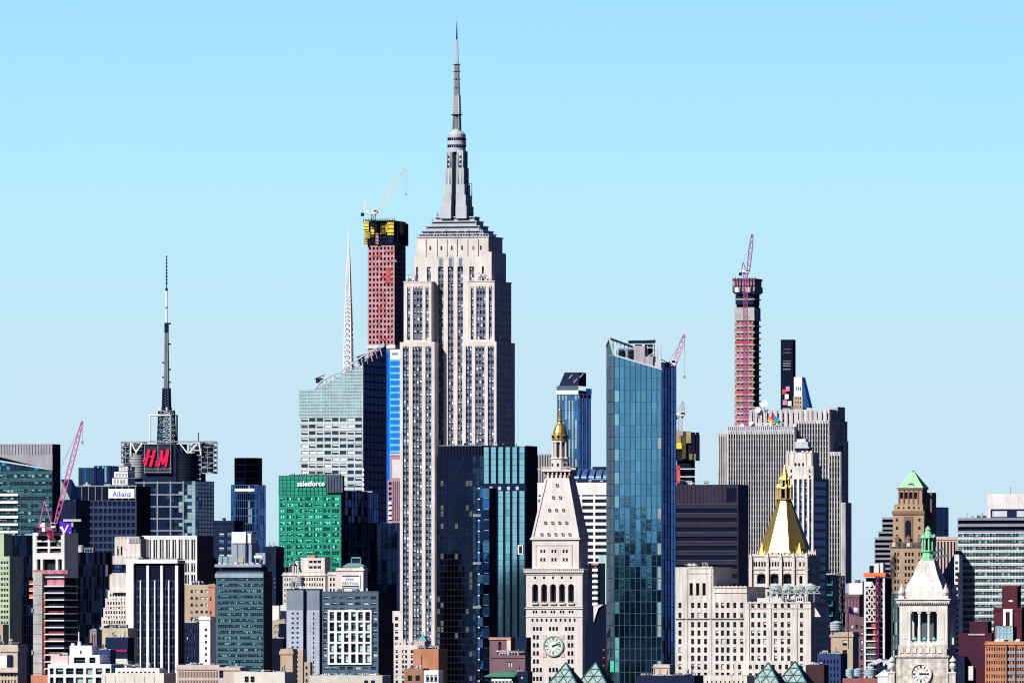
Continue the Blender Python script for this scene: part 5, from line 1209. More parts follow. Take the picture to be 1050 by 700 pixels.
# ================================================================ slender unfinished tower far right
def slender_tower():
    D = 8300; b = Bld('tower_under_construction', 'slender unfinished tower with red slab edges rising above the wide ribbed slab', 'skyscraper', 753, 773.5, 780, D, L=None)
    X, Z, mb, W, L = b.X, b.Z, b.mb, b.W, b.L
    mb.box(1.2, W-1.2, 2, L, 0, Z(290), BLACK)
    r = random.Random(3); n = 56
    for k in range(n):
        q = 327+k*6.4 if k < 30 else 327+k*6.4; g = MB(); g.box(-.2, W+.2, -.2, L+.2, Z(q+1.5), Z(q), CONC); g.build('floor_slab', b.root)
        if q > 480: break
        g = MB(); g.box(.2, W*.93, .35, .5, Z(q+6.4), Z(q+3.0), NETR if r.random() < .15 else (mat('salmon netting', (.36, .15, .15), noise=.5, sc=.5) if r.random() < .8 else NETP)); g.build('safety_net', b.root)
        for j in range(5): a = W*(j+.3)/5; mb.box(a, a+1.2, .6, 1.8, Z(q+6.4), Z(q), CONC)
    mb.box(.1, W-.1, .1, L, Z(327), Z(315), CONC); mb.box(.8, W-.8, .4, L-.4, Z(312), Z(298), DARK)
    for q in (300, 306): mb.box(-.2, W+.2, -.2, L+.2, Z(q+1.3), Z(q), CONC)
    g = MB(); g.box(-1.2, W+1.4, -1.2, L+1.2, Z(300), Z(294), mat('grey climbing screen', (.28, .27, .32), noise=.4, sc=.3)); g.build('climbing_screen', b.root)
    g = MB(); g.box(-.2, W+.4, -1, L+1, Z(294), Z(288), NETP); g.build('climbing_screen', b.root)
    g = MB(); g.box(-.9, W+1.1, -1.4, L+1.4, Z(288), Z(285.5), mat('dark pink formwork', (.22, .10, .14), noise=.5, sc=.5)); g.build('formwork_deck', b.root)
    g = MB()
    for k in range(9): a = -.8+(W+1.6)*k/8; g.beam((a, -1.6, Z(300)), (a, -1.6, Z(284)), .4, DARK)
    for q in (286, 293, 299): g.beam((-1, -1.6, Z(q)), (W+1, -1.6, Z(q)), .4, DARK)
    for p in (757, 768): g.frus((X(p), -1.2), b.m(3), Z(299.5), (X(p), -1.2), b.m(3), Z(294.5), 14, WHCONC)
    g.build('scaffold', b.root)
    b.finish()
slender_tower()
luff_crane('tower_crane', 'purple crane with steep boom clinging to the slender unfinished tower', (764.5, 281), (762, 269), (771.5, 240), 8285, mat('purple crane paint', (.30, .07, .20), rough=.5), 452, tw=2.8, jw=2.6, cjl=4, t=.6, mastm=mat('purple crane paint', (.30, .07, .20)))

# ================================================================ generic towers, written row by row
def clad(name, label, cat, xl, xc, xr, yt, D, mats, na, nz, wts=None, side=None, ns=4, mull=DARK, mw=.3, mh=None, tilt=.04, cl=0, top=None, group=None, L=None, vis=True, rp=None, done=False, swts=None, body=BLACK, srp=None, hm=True, vm=True):
    b = Bld(name, label, cat, xl, xc, xr, D, 15.0, group, L)
    z = b.Z(yt); b.mb.box(.45, b.W-.4, .45, b.L-.1, 0, z-.2, body)
    curtain(b, 'f', 0, 0, b.W, 0, z, na, nz, mats, mull=mull, mw=mw, mh=mh, tilt=tilt, wts=wts, rowpick=rp, hm=hm, vm=vm, seed=int(xl)+7)
    curtain(b, 'r', b.W, 0, b.L, 0, z, ns, nz, side or mats, mull=mull, mw=mw, mh=mh, tilt=tilt, wts=swts, rowpick=srp, hm=hm, vm=vm, seed=int(xl)+9)
    if cl: clutter(b, 1, b.W-1, 1, b.L*.6, z-.2, cl, seed=int(xl), big=min(6, b.W*.3))
    if not done: b.finish()
    return b

# --- left edge
def left_office():
    D = 6400; b = Bld('office_tower', 'teal banded glass office with a slanting grey metal top at the picture edge', 'office tower', -42, 54, 62, D, L=None)
    X, Z, mb, W, L = b.X, b.Z, b.mb, b.W, b.L
    zt = Z(482); T2 = mat('teal spandrel', (.035, .10, .12), rough=.35, noise=.4, sc=.3)
    fac(b, 'f', 0, 0, W, 0, zt, bcols(b, ((-40, 53.5, 26, .86),)), prow(b, 486, 722, 7.6, .48), T2, d=.3, var='es', wm=(WD, WBT, mat('teal blind', (.16, .34, .33))))
    g = MB()
    for k in range(9): z = Z(507+7.6*k); g.box(X(-42), X(19), -.9, 0, z-.7, z+.7, WHITE)
    for k in range(4): z = Z(563+7.6*k); g.box(X(19), X(54), -.5, 0, z-.3, z+.3, PALEG)
    g.build('sun_shade', b.root)
    mb.box(0, W, .05, L, 0, zt, BLACK, skip='f')
    g = MB(); GM = mat('grey ribbed metal', (.30, .29, .32), rough=.6)
    g.poly([(0, -.4, Z(465)), (X(0), -.4, Z(468)), (W, -.4, Z(482)), (W, -.4, Z(455)), (0, -.4, Z(455))], GM)
    g.poly([(0, L, Z(465)), (W, L, Z(482)), (W, L, Z(455)), (0, L, Z(455))], GM); g.poly([(0, -.4, Z(455)), (W, -.4, Z(455)), (W, L, Z(455)), (0, L, Z(455))], GM); g.poly([(W, -.4, Z(482)), (W, L, Z(482)), (W, L, Z(455)), (W, -.4, Z(455))], BLACK)  # right face black: its shade is put into the colour
    for k in range(34): a = X(-42)+(W)*k/33; g.box(a-.12, a+.12, -.55, -.4, Z(466), Z(455.2), DARK)
    g.build('metal_crown', b.root)
    curtain(b, 'f', -.1, 0, W, Z(482), Z(463), 20, 4, (G_TEAL, G_TEALD), mull=DARK, mw=.3, top=lambda a: Z(466)+(Z(482)-Z(466))*a/W)
    curtain(b, 'r', W, 0, L, 0, Z(462), 5, 40, (G_TEAL2, G_TEAL, G_NAVYL), mull=DARK, mw=.3)
    b.finish()
left_office()
luff_crane('tower_crane', 'pink and red luffing crane with a long boom on the concrete frame building', (52, 543), (45.5, 513), (84.5, 431.5), 5080, mat('violet pink crane paint', (.50, .12, .30), rough=.5), 552, tw=2.4, jw=1.9, cjl=7, hook=452, t=.42, mastm=REDP, cabm=WHITE)
simple('narrow_office', 'pale green striped slab cut off by the picture edge', 'office building', -30, 9.8, 10.3, 572, 5200, mat('pale green panel', (.42, .50, .34)), ((-28, 9, 13, .7),), 575, 5.6, .5, wm=(WD, WBT, WB), L=20)
simple('narrow_office', 'yellowish green stair block just behind the pale green striped slab', 'office building', -20, 4, 4.5, 549, 5260, mat('pale green panel', (.42, .50, .34)), None, 552, 6, .5, L=14)
clad('dark_office', 'dark navy office block between the green slab and the concrete frame', 'office building', 2, 37, None, 549, 5650, (G_NAVY, G_BRONZ), 14, 30, wts=(.7, .3), L=24, mull=BLACK, cl=3)

def concrete_frame():
    D = 5080; b = Bld('frame_building', 'unfinished concrete frame tower with red netted floors and a pale concrete shaft', 'building under construction', 33.5, 66, None, D, L=22)
    X, Z, mb, W, L = b.X, b.Z, b.mb, b.W, b.L
    mb.box(1, W-1, 3, L, 0, Z(592), BLACK)
    fac(b, 'f', 0, 0, W, Z(570.5), Z(546), [(X(37.4), X(49)), (X(51), X(62.5))], [(Z(553.6), Z(549)), (Z(560), Z(555.4)), (Z(566.6), Z(562))], WHCONC, d=3, win=False)
    g = MB(); g.box(1, W-1, 2.6, 3, Z(570), Z(547), BLACK); g.box(X(38), X(61), 2.2, 2.5, Z(566.5), Z(564.3), NETP); g.box(X(52), X(56), 1.5, 2.5, Z(553.5), Z(550.5), TAN); g.box(X(57), X(60), 1.5, 2.5, Z(560), Z(556), WHITE); g.build('interior_floor', b.root)
    fac(b, 'f', 0, 0, W, Z(592), Z(570.5), [(X(37.6), X(41.5)), (X(43.8), X(57)), (X(59.4), X(63.4))], [(Z(585), Z(573))], WHCONC, d=3, win=False)
    g = MB(); g.box(1, W-1, 2.6, 3, Z(592), Z(571), mat('dark void', (.02, .03, .035))); g.box(X(35), X(70), -1.4, -.1, Z(588), Z(584), NETP); g.build('loading_deck', b.root)
    mb.box(0, W, 0.02, L, Z(592), Z(546), WHCONC, skip='f')
    mb.box(X(35), X(44.3), -1.6, 2, 0, Z(586), CONC)
    r = random.Random(8)
    for k in range(20):
        q = 593+k*7.05; g = MB(); g.box(X(44.4), W, -.6, L, Z(q+8.2), Z(q+6.9), WHCONC); g.build('floor_slab', b.root)
        if k < 1: mm = NETP
        else: mm = r.choice((mat('dim red netting', (.20, .03, .05), noise=.5, sc=.4), WNAVY, WNAVY, PURB, DARK))
        g = MB(); g.box(X(44.6), W-.4, 1.1, 1.3, Z(q+6.9), Z(q+(4.6 if k > 0 else 0)), mm); g.build('safety_net', b.root)
        if k < 3: g = MB(); g.box(X(30.5), X(35)-.02, -.8, 1, Z(q+5), Z(q+2), ORNG if k else NETR); g.box(X(30.5), X(35)-.02, -1, 1.2, Z(q+6), Z(q+5), WHCONC); g.build('outrigger_deck', b.root)
        if k > 1: g = MB(); g.box(X(44.4), X(46.8), -.9, 0, Z(q+6), Z(q+1), NETR if r.random() < .7 else NETP); g.build('edge_net', b.root)
    for q in (625, 668): g = MB(); g.box(X(33.4), X(35.2), -2, 0, Z(q+3), Z(q-2), GREYM); g.build('hoist_box', b.root)
    for k in range(12): mb.box(X(35)-.05, X(44.3)+.05, -1.68, -1.6, Z(600+k*10), Z(599.3+k*10), GREYM)
    mb.box(X(34), X(52), -3.5, -.7, 0, Z(691.5), mat('orange edge', (.5, .2, .12)))
    g = MB(); g.box(X(41), X(44), 3, 7, Z(546), Z(535.5), WHITE); g.build('site_cabin', b.root); g = MB(); g.box(X(49), X(54), 2, 6, Z(546), Z(541), WHCONC); g.build('crane_base', b.root)
    g = MB(); g.box(X(35), X(63), .2, .5, Z(546), Z(544.6), NETR); g.build('edge_rail', b.root)
    b.finish()
concrete_frame()

def prism_top():
    D = 5900; b = Bld('prism_roof_tower', 'dark tower with a slanted prism roof and pale corner glass behind the red crane', 'office tower', 62, 78, 92, D, L=None)
    X, Z, mb, W, L = b.X, b.Z, b.mb, b.W, b.L
    mb.box(0, W, 0, L, 0, Z(512.4), DARK); x1 = X(67)
    g = MB(); a = (0, 0, Z(512)); c = (W*.62, 0, Z(512)); t = (X(62.3), 0, Z(491)); t2 = (X(69), L*.35, Z(491)); e = (W, L*.45, Z(512))
    g.poly([a, c, t], WPALE); g.poly([c, e, t2, t], WBLU); g.poly([a, t, t2, (0, L*.45, Z(512))], G_NAVY); g.poly([e, t2, (0, L*.45, Z(512))], G_NAVY); g.build('prism_roof', b.root)
    curtain(b, 'f', -.1, 0, X(67.5), Z(532), Z(512.4), 2, 4, (WPALE,), tilt=.02); curtain(b, 'f', -.1, X(67.5), X(75.5), Z(532), Z(512.4), 3, 4, (G_NAVY,), tilt=.02, mull=DARK, mw=.2); curtain(b, 'f', -.1, X(75.5), W, Z(532), Z(512.4), 1, 4, (WPALE,), tilt=.02)
    curtain(b, 'f', 0, 0, W, 0, Z(553), 5, 30, (G_NAVY,), tilt=.02)
    g = MB(); g.box(X(66), X(84), -2, 0, Z(534.5), Z(532), GREYST); g.box(X(74), X(76), -1.5, -.2, Z(540), Z(534.5), TAN); g.build('ledge', b.root)
    g = MB(); g.box(X(61.6), X(74), -1.1, -.15, Z(552), Z(534.2), mat('violet sign', (.07, .02, .55), rough=.5, noise=.03)); s = g.build('sign', b.root)
    g = MB(); WP = mat('sign white', (.85, .85, .9), noise=.02)
    for p, q, u, v, w_ in ((62.4, 540, 64.3, 542, 1.3), (64.0, 539.5, 66.6, 546, 1.9), (66.4, 546.6, 70.6, 537.8, 1.4)): g.beam((X(p), -1.2, Z(q)), (X(u), -1.2, Z(v)), w_*b.m(1), WP)
    for p, q, u, v in ((66.8, 550, 70.4, 548.6), (71, 547, 73, 545.5)): g.beam((X(p), -1.2, Z(q)), (X(u), -1.2, Z(v)), .45, WP)
    g.build('sign_mark', s)
    for k in range(5): g = MB(); g.box(X(66+3*k), X(67.4+3*k), -1.4, -.1, Z(569-k % 2*3), Z(557), WHCONC if k % 3 else GREYST); g.build('roof_louvre', b.root)
    b.finish()
prism_top()

def insurance_block():
    D = 6300; b = Bld('sign_tower', 'navy gridded tower with a white panel of blue lettering near its roof', 'office tower', 76, 140, None, D, L=30)
    X, Z, mb, W, L = b.X, b.Z, b.mb, b.W, b.L
    mb.box(.4, W-.4, .4, L, 0, Z(498), BLACK)
    NM = mat('navy frame', (.03, .045, .10), rough=.5)
    fac(b, 'f', 0, 0, W, 0, Z(512.5), bcols(b, ((77, 139, 13, .72),)), prow(b, 514, 722, 7.2, .64), NM, d=.6, var='k', wm=(WNAVY, WNAVY, WNAVY))
    g = MB()
    for k in range(10): a = X(77+6.9*k); g.box(a-.2, a+.2, -.1, .4, Z(512.5), Z(498.5), GREYM)
    g.box(0, W, -.1, .6, Z(498.6), Z(497.3), GREYM); g.build('plant_screen', b.root)
    g = MB(); g.box(X(111.6), X(138), -.6, -.15, Z(510.4), Z(501), mat('sign white', (.85, .85, .9))); s = g.build('sign', b.root)
    BL = mat('sign blue', (.03, .08, .38), noise=.02, streak=.02)
    text('Allianz', X(134.5)-X(115.6), b.m(5.4), BL, s, (X(115.6), -.68, Z(508.8)), depth=.12, bold=.008)
    clutter(b, 2, W-3, 3, 20, Z(498), 5, seed=6, big=3.5); b.finish()
insurance_block()
clad('glass_block', 'slate blue block peeking above the navy sign tower', 'office tower', 80.5, 97, None, 479.5, 6800, (G_NAVYL, G_BLUE), 6, 20, wts=(.8, .2), L=20, side=(G_NAVY,))
clad('glass_block', 'blue glass block with white roof plant beside the red lettered tower', 'office tower', 96.5, 112, 122, 477.5, 6850, (G_NAVYL, G_BLUE, G_AQUA), 6, 20, wts=(.7, .15, .15), side=(G_NAVY,))
def white_plant():
    b = Bld('plant_building', 'tower top of stacked white plant boxes beside the navy sign tower', 'office building', 115, 131, None, 6600, L=20); X, Z, mb = b.X, b.Z, b.mb
    mb.box(0, b.W, 0, 20, 0, Z(497), DARK); 
    for p0, p1, t, bt, m in ((115, 131, 490, 497, WHCONC), (117, 131, 483.5, 489.5, WHITE), (122, 131, 478, 483, WHCONC), (123, 127, 474.5, 478, STEEL)):
        g = MB(); g.box(X(p0), X(p1), 0, 15, Z(bt), Z(t), m); g.box(X(p0)-.3, X(p1)+.3, -.3, .1, Z(bt)-.2, Z(bt)+.3, GREYM)
        for k in range(4): g.box(X(p0)+1.2+k*2, X(p0)+2.2+k*2, -.08, .02, Z(bt-1.5), Z(t+1.5), GREYM)
        g.build('roof_unit', b.root)
    b.finish()
white_plant()
clad('shadow_tower', 'tall black glass slab in shade below the navy sign tower', 'office tower', 68, 108, None, 566, 5480, (G_NAVY, BLACK), 14, 24, wts=(.75, .25), L=22, mull=BLACK, mw=.2, cl=2)  # shadow over this slab is put into its dark glass colours
def stub():
    b = simple('chimney_block', 'dark block with one pale sunlit strip behind the stepped cream tower', 'office building', 89, 103.5, 104.5, 570, 5600, DARK, None, 0, 1, 1, L=12, done=False)
    g = MB(); g.box(b.X(100), b.X(104), -.5, -.02, b.Z(604), b.Z(570.5), WHCONC); g.build('bright_pier', b.root); g = MB(); g.box(b.X(89), b.X(94.5), -.6, -.02, b.Z(576), b.Z(570), WHCONC); g.build('bright_cap', b.root); b.finish()  # dark wall colour carries shade; pale strip carries its sunlit part
stub()

def ziggurat():
    D = 5450; b = Bld('stepped_tower', 'cream art deco tower widening downward in many small setbacks', 'office building', 103, 146, None, D, L=24)
    X, Z, mb, W, L = b.X, b.Z, b.mb, b.W, b.L; m = CREAM
    steps = [(117.5, 144, 552, 13), (115.5, 146, 571, 10), (112.5, 146, 590, 8), (110.5, 146, 606, 6), (108, 146, 614.5, 5), (106, 146, 624, 4), (104, 146, 634, 2), (102.5, 146, 644, 0)]
    for i, (p0, p1, t, y) in enumerate(steps):
        nxt = steps[i+1][2] if i+1 < len(steps) else 722; zb = Z(nxt) if i+1 < len(steps) else 0
        x0, x1 = X(p0, y), X(p1, y); 
        if i == 0: cols = [(X(q-.9, y), X(q+.9, y)) for q in (121, 124.6)]; rows = [(Z(569), Z(559.5))]
        elif i == 1: cols = [(X(q-.8, y), X(q+.8, y)) for q in (118.5, 125.5, 129, 140)]; rows = [(Z(587), Z(580))]
        elif i == 2: cols = [(X(q-.7, y), X(q+.7, y)) for q in (118, 127, 129.6)]; rows = [(Z(603), Z(593))]
        else: cols = ncols(x0+.8, X(132, y), int((132-p0)/2.7), .55)+ncols(X(133, y), x1, 5, .5); rows = prow(b, t+2, nxt, 5.2, .6)
        fac(b, 'f', y, x0, x1, zb, Z(t, y), cols, rows, m, d=.5); mb.box(x0, x1, y, L, zb, Z(t, y), m, skip='f')
        g = MB(); 
        for k in range(int((x1-x0)/2.2)): g.box(x0+k*2.2, x0+k*2.2+1.3, y-.1, y+.4, Z(t, y), Z(t, y)+.7, m)
        g.build('parapet', b.root)
    mb.box(X(114.5, 4), X(131, 4), 4, 8.5, Z(607), Z(587), m); mb.box(X(114.8, 4), X(130.5, 4), 4.6, 9, Z(587), Z(579), G_NAVYL)
    curtain(b, 'f', 4.2, X(115, 4), X(130.3, 4), Z(586.4), Z(583.6), 8, 1, (G_BLUEL, G_NAVYL), mull=DARK, mw=.25, tilt=.03); curtain(b, 'f', 4.0, X(114.6, 4), X(130.6, 4), Z(582.4), Z(578.4), 6, 1, (G_BLUE, G_NAVYL), mull=DARK, mw=.2, tilt=.03, name='glazed_hall')
    g = MB(); g.box(X(118.5, 14), X(143, 14), 14, 22, Z(552), Z(549.5), GREYST)
    for k in range(7): a = X(133+1.6*k, 13); g.box(a-.3, a+.3, 12.6, 13.4, Z(556), Z(551), GREYST)
    g.build('roof_grille', b.root)
    b.finish()
ziggurat()
def striped_white():
    D = 5700; b = Bld('office_tower', 'white ribbed block with dark slots behind the black and white striped tower', 'office building', 145.5, 202, 219, D, L=None)
    X, Z, mb, W, L = b.X, b.Z, b.mb, b.W, b.L; m = WHCONC
    fac(b, 'f', 0, 0, W, Z(574), Z(549.5), bcols(b, ((149.5, 201.4, 8, .62),)), [(Z(573.6), Z(553))], m, d=1.2, var='k', wm=(WNAVY, WD, WB))
    fac(b, 'f', 0, 0, W, 0, Z(574), bcols(b, ((149.5, 201.4, 8, .66),)), prow(b, 577, 722, 12, .78), m, d=1.0, var='dark')
    for k in range(8): a = X(152.8+6.5*k); mb.box(a-.2, a+.2, .2, 1.2, 0, Z(553), m)
    mb.box(0, W, 0, L, 0, Z(549.5), DARK, skip='f'); mb.box(0, W, .02, .6, Z(549.8), Z(548.8), m); b.finish()  # side walls dark: their shade is put into the colour
striped_white()
def black_white():
    D = 5000; b = Bld('striped_tower', 'black glass tower with white vertical fins and a broad white edge pier', 'office tower', 131.3, 181, 189.5, D, L=None)
    X, Z, mb, W, L = b.X, b.Z, b.mb, b.W, b.L
    mb.box(.3, W-.1, .6, L, 0, Z(577), BLACK)
    mb.box(-.6, X(137.6), -1.2, L*.3, 0, Z(575.5), WHITE)
    for i, (p, w_) in enumerate(((144.5, .5), (151.9, 1.25), (159.2, .5), (166.2, 1.25), (173.6, .5), (181.6, 1.5))):
        mb.box(X(p)-w_/2*b.m(2), X(p)+w_/2*b.m(2), -1.0, .6, 0, Z(579.5 if w_ > 1 else 594.5), WHITE)
    mb.box(-.8, W+.8, -1.3, .6, Z(577.2), Z(573.2), WHITE); mb.box(-.3, W+.2, -.8, L+.3, Z(577.5), Z(574), GREYST); mb.box(-.2, W, 0.1, .6, Z(594.5), Z(577.4), BLACK)
    curtain(b, 'f', .2, X(137.8), W-.2, 0, Z(594.5), 24, 34, (G_NAVY, WNAVY, G_NAVYL), mull=mat('navy frame', (.03, .045, .10)), mw=.2, mh=.8, tilt=.05, wts=(.6, .25, .15))
    g = MB(); g.box(X(132.5), X(140), 3, 10, Z(573.2), Z(571.5), STEEL); g.box(X(150), X(180), 4, 12, Z(573.2), Z(572), GREYM); g.build('roof_plate', b.root); b.finish()
black_white()


# --- between the striped tower and the green tower
simple('narrow_tower', 'small dark tower with a few bright blue windows beside the blue glass tower', 'office building', 219, 240, None, 535, 6350, DARK, ((224, 230, 1, .9), (232, 238, 1, .9)), 546, 7.2, .55, wm=(WBLU, WBLU, WB), var='lt', L=20, cl=2, cap=2)
def blue_tower():
    D = 7000; b = Bld('blue_glass_tower', 'blue glass tower with a narrower upper block and a white line near the top', 'skyscraper', 237, 265, 272.5, D, L=None)
    X, Z, mb, W, L = b.X, b.Z, b.mb, b.W, b.L
    mb.box(.4, W-.3, .4, L, 0, Z(497.5), BLACK)
    def pick(i, j, r): return (G_BLUEL if r.random() < .65 else G_BLUE) if i in (0, 1, 11, 12) else ((G_AQUAL if r.random() < .45 else G_BLUE) if i in (8, 9) else (G_NAVY if r.random() < .5 else G_NAVYL))
    curtain(b, 'f', 0, 0, W, 0, Z(497), 13, 40, (G_BLUE,), mull=mat('blue mullion', (.03, .08, .2)), mw=.25, mh=.5, rowpick=pick, tilt=.04)
    mb.box(X(241), X(261), -.5, 0, Z(503.4), Z(500.6), WHITE)
    curtain(b, 'r', W, 0, L, 0, Z(497), 4, 40, (G_BLUEL, G_BLUE), mull=DARK, mw=.2)
    mb.box(X(234), -.1, 6, L, 0, Z(499.5), DARK)
    x0, x1 = X(239, 5), X(262.5, 5); x2 = X(250.5, 3)
    g = MB()
    for j in range(4):
        z0, z1 = Z(497-j*7), Z(497-(j+1)*7)
        g.poly([(x0, 8, z0+.3), (x2, 3, z0+.3), (x2, 3, z1-.3), (x0, 8, z1-.3)], G_BLUEL if j < 1 else G_BLUE); g.poly([(x2, 3, z0+.3), (x1, 8, z0+.3), (x1, 8, z1-.3), (x2, 3, z1-.3)], G_NAVYL)
    g.box(x0+.2, x1-.2, 8.1, 20, Z(497), Z(469), DARK); g.poly([(x0, 8, Z(497)), (x2, 3.2, Z(497)), (x1, 8, Z(497)), (x1, 8, Z(469)), (x2, 3.2, Z(469)), (x0, 8, Z(469))], BLACK); g.build('upper_block', b.root)
    b.finish()
blue_tower()
def teal_office():
    D = 4900; b = Bld('teal_office', 'teal banded office block with stacked grey plant and white screens on its roof', 'office building', 221.5, 270, 279, D, L=None)
    X, Z, mb, W, L = b.X, b.Z, b.mb, b.W, b.L; T = mat('slate teal spandrel', (.055, .12, .155), rough=.5)
    fac(b, 'f', 0, 0, W, 0, Z(585.5), bcols(b, ((223.5, 269.6, 21, .86),)), prow(b, 592, 722, 6.02, .5), T, d=.3, var='es', wm=(WD, WBT, mat('pale teal blind', (.17, .32, .34))))
    mb.box(0, W, 0, L, 0, Z(585.5), DARK, skip='f'); mb.box(-.4, W+.1, -.4, .05, Z(592), Z(587.5), mat('light slate panel', (.26, .33, .40)))
    mb.box(2.5, W-1.5, .8, L-2, Z(585.5), Z(580.5), BLACK); mb.box(-.5, W-.8, -.5, L-1, Z(581), Z(578), mat('light slate panel', (.26, .33, .40)))
    SL = mat('grey plant cladding', (.27, .31, .37)); 
    def bx(nm, p0, p1, t, bt, y0, y1, m): g = MB(); g.box(X(p0, y0), X(p1, y0), y0, y1, Z(bt), Z(t), m); return g, nm
    for a in ((237.2, 258, 556.5, 578, 2, 14, SL, 'roof_plant'), (257.4, 272, 566.5, 578, 4, 14, SL, 'roof_plant'), (237.5, 252, 545, 556.5, 1.5, 9, WHITE, 'white_screen'), (253.3, 257.4, 546.6, 556.5, 1.5, 9, WHITE, 'white_screen'), (255.6, 269, 569, 573.6, 3.4, 4, WHITE, 'white_screen'), (243.5, 249.5, 571.5, 576.2, 1.6, 2, TAN, 'vent_opening'), (256, 268, 571.8, 577, 3.3, 3.9, G_NAVYL, 'glazed_hall'), (224, 238, 570, 578, 5, 12, mat('teal plant', (.16, .28, .30)), 'roof_plant')):
        g, nm = bx(a[7], *a[:7]); x0 = X(a[0], a[4]); x1 = X(a[1], a[4])
        if a[7] in ('roof_plant', 'glazed_hall'):
            for k in range(5): q = x0+(x1-x0)*(k+.5)/5; g.box(q-.12, q+.12, a[4]-.12, a[4], Z(a[3]-.6), Z(a[2]+.6), DARK if k % 2 else STEEL)
        g.build(nm, b.root)
    g = MB(); g.beam((X(253, 1.4), 1.4, Z(577)), (X(253, 1.4), 1.4, Z(547)), .5, DARK); g.build('flue', b.root)
    for k in range(8): g = MB(); a = X(225+k*5.5); g.box(a-.8, a+.7, .5, 2, Z(578), Z(576.4+k % 3*.5), WHCONC if k % 2 else STEEL); g.build('roof_unit', b.root)
    b.finish()
teal_office()
simple('tan_block', 'tan office block with pale windows between the striped tower and teal office', 'office building', 189, 215.5, None, 601, 5300, TAN, ((194, 214.5, 4, .5),), 604.5, 7, .42, var='lt', cl=4, L=18, big=6)
simple('salmon_block', 'thin salmon brick tower touching the teal office', 'apartment building', 213.5, 220.8, 223.5, 600.5, 5150, SALM, ((215.2, 217, 1, .8),), 612, 14, .25, cl=2, cap=1.2)
simple('white_block', 'little white house tower in front of the tan office block', 'apartment building', 204.5, 215.5, None, 633.5, 5060, WHITE, ((210, 212.3, 1, 1),), 644, 6.3, .42, var='k', cl=2, L=10, cap=1.5)
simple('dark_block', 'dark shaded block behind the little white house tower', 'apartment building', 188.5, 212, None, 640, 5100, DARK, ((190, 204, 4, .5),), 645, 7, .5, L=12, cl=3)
def green_tower():
    D = 6120; b = Bld('green_tower', 'green glass office tower with white lettering across its top', 'office tower', 285.8, 350.6, 377, D, L=None)
    X, Z, mb, W, L = b.X, b.Z, b.mb, b.W, b.L; m = mat('green spandrel', (.022, .245, .165), rough=.4, noise=.3, sc=.15)
    GB = mat('bright green blind', (.12, .78, .46), rough=.5)
    fac(b, 'f', 0, 0, W, 0, Z(507), bcols(b, ((287.2, 349.8, 28, .88),)), prow(b, 509.4, 722, 6.15, .56), m, d=.3, var='gr', wm=(WD, WGR, GB))
    curtain(b, 'f', -.05, 0, W, Z(507), Z(487.5), 16, 5, (m, mat('green panel', (.03, .26, .18), rough=.35)), mull=mat('green joint', (.01, .10, .07)), mw=.2, tilt=.01)
    for k in range(7): a = X(293.5+9.2*k); mb.box(a-.45, a+.45, -.2, .02, 0, Z(507), m)
    mb.box(0, W, 0.5, 5, 0, Z(487.5), DARK); mb.box(0, W, -.02, .5, Z(488), Z(487.4), m); mb.box(.02, W-.4, 5, L, 0, Z(503.4), DARK); 
    text('salesforce', X(333)-X(305), b.m(5.6), mat('sign white', (.85, .85, .9)), b.root, (X(305.2), -.5, Z(498.2)), depth=.5, bold=.025)
    g = MB(); g.box(X(335), X(352.5), -1.4, -.3, Z(505), Z(488), mat('shaded board', (.03, .04, .075), noise=.5, sc=.2)); 
    for k in range(6): a = X(336+3*k); g.box(a, a+.3, -1.5, -1.4, Z(504.5), Z(488.5), GREYM)
    g.build('roof_board', b.root)
    g = MB(); r = random.Random(1)
    for k in range(22): a = X(297+k*2.5, 3); g.beam((a, 3, Z(487.5)), (a, 3, Z(487.5)+r.uniform(.6, 1.8)), .4, DARK)
    g.beam((X(297, 3), 3, Z(486.6)), (X(349, 3), 3, Z(486.6)), .35, DARK); g.build('roof_rail', b.root)
    curtain(b, 'r', W, 0, L, 0, Z(503), 8, 40, (G_NAVY, BLACK, G_BRONZ), mull=BLACK, mw=.4, tilt=.03)
    b.finish()
green_tower()
clad('dark_slab', 'dark slate slab with rooftop louvres behind the green tower', 'office tower', 352, 379, None, 505, 6250, (G_BRONZ, G_NAVYL), 8, 20, wts=(.8, .2), L=20, mull=BLACK, cl=3)
clad('dark_slab', 'very dark blue tower filling the gap between green tower and tallest skyscraper', 'office tower', 355, 407, None, 536, 6150, (G_NAVY, G_NAVY), 10, 24, L=24, mull=mat('navy frame', (.03, .045, .10)), mw=.3, tilt=.02)  # shade over both dark slabs is put into their dark glass
def blue_back():
    D = 7600; b = Bld('blue_glass_tower', 'vivid blue glass tower squeezed between the crystal tower and the tallest skyscraper', 'skyscraper', 392, 412, None, D, L=30)
    X, Z, mb, W, L = b.X, b.Z, b.mb, b.W, b.L; VB = mat('vivid blue glass', (.01, .22, .74), rough=.25, noise=.2, sc=.1, metal=.2); LB = mat('pale blue band', (.16, .46, .72), rough=.3)
    mb.box(.4, W, .4, L, 0, Z(366), BLACK)
    fac(b, 'f', 0, 0, X(400), 0, Z(359), [(X(396), X(398.6))], [(0.1, Z(362))], VB, d=.2, var='k', wm=(mat('deep blue glass', (.01, .10, .42), rough=.2),)*3)
    fac(b, 'f', 0, X(400), W, 0, Z(368), [(X(400.4), W-.2)], prow(b, 370, 722, 6.7, .7), LB, d=.2, var='k', wm=(VB, VB, VB))
    mb.box(X(400), W, 0, L, Z(368), Z(358), WHITE); mb.box(X(402), X(408), -.3, .02, Z(363.5), Z(361.5), GREYM); b.finish()
blue_back()
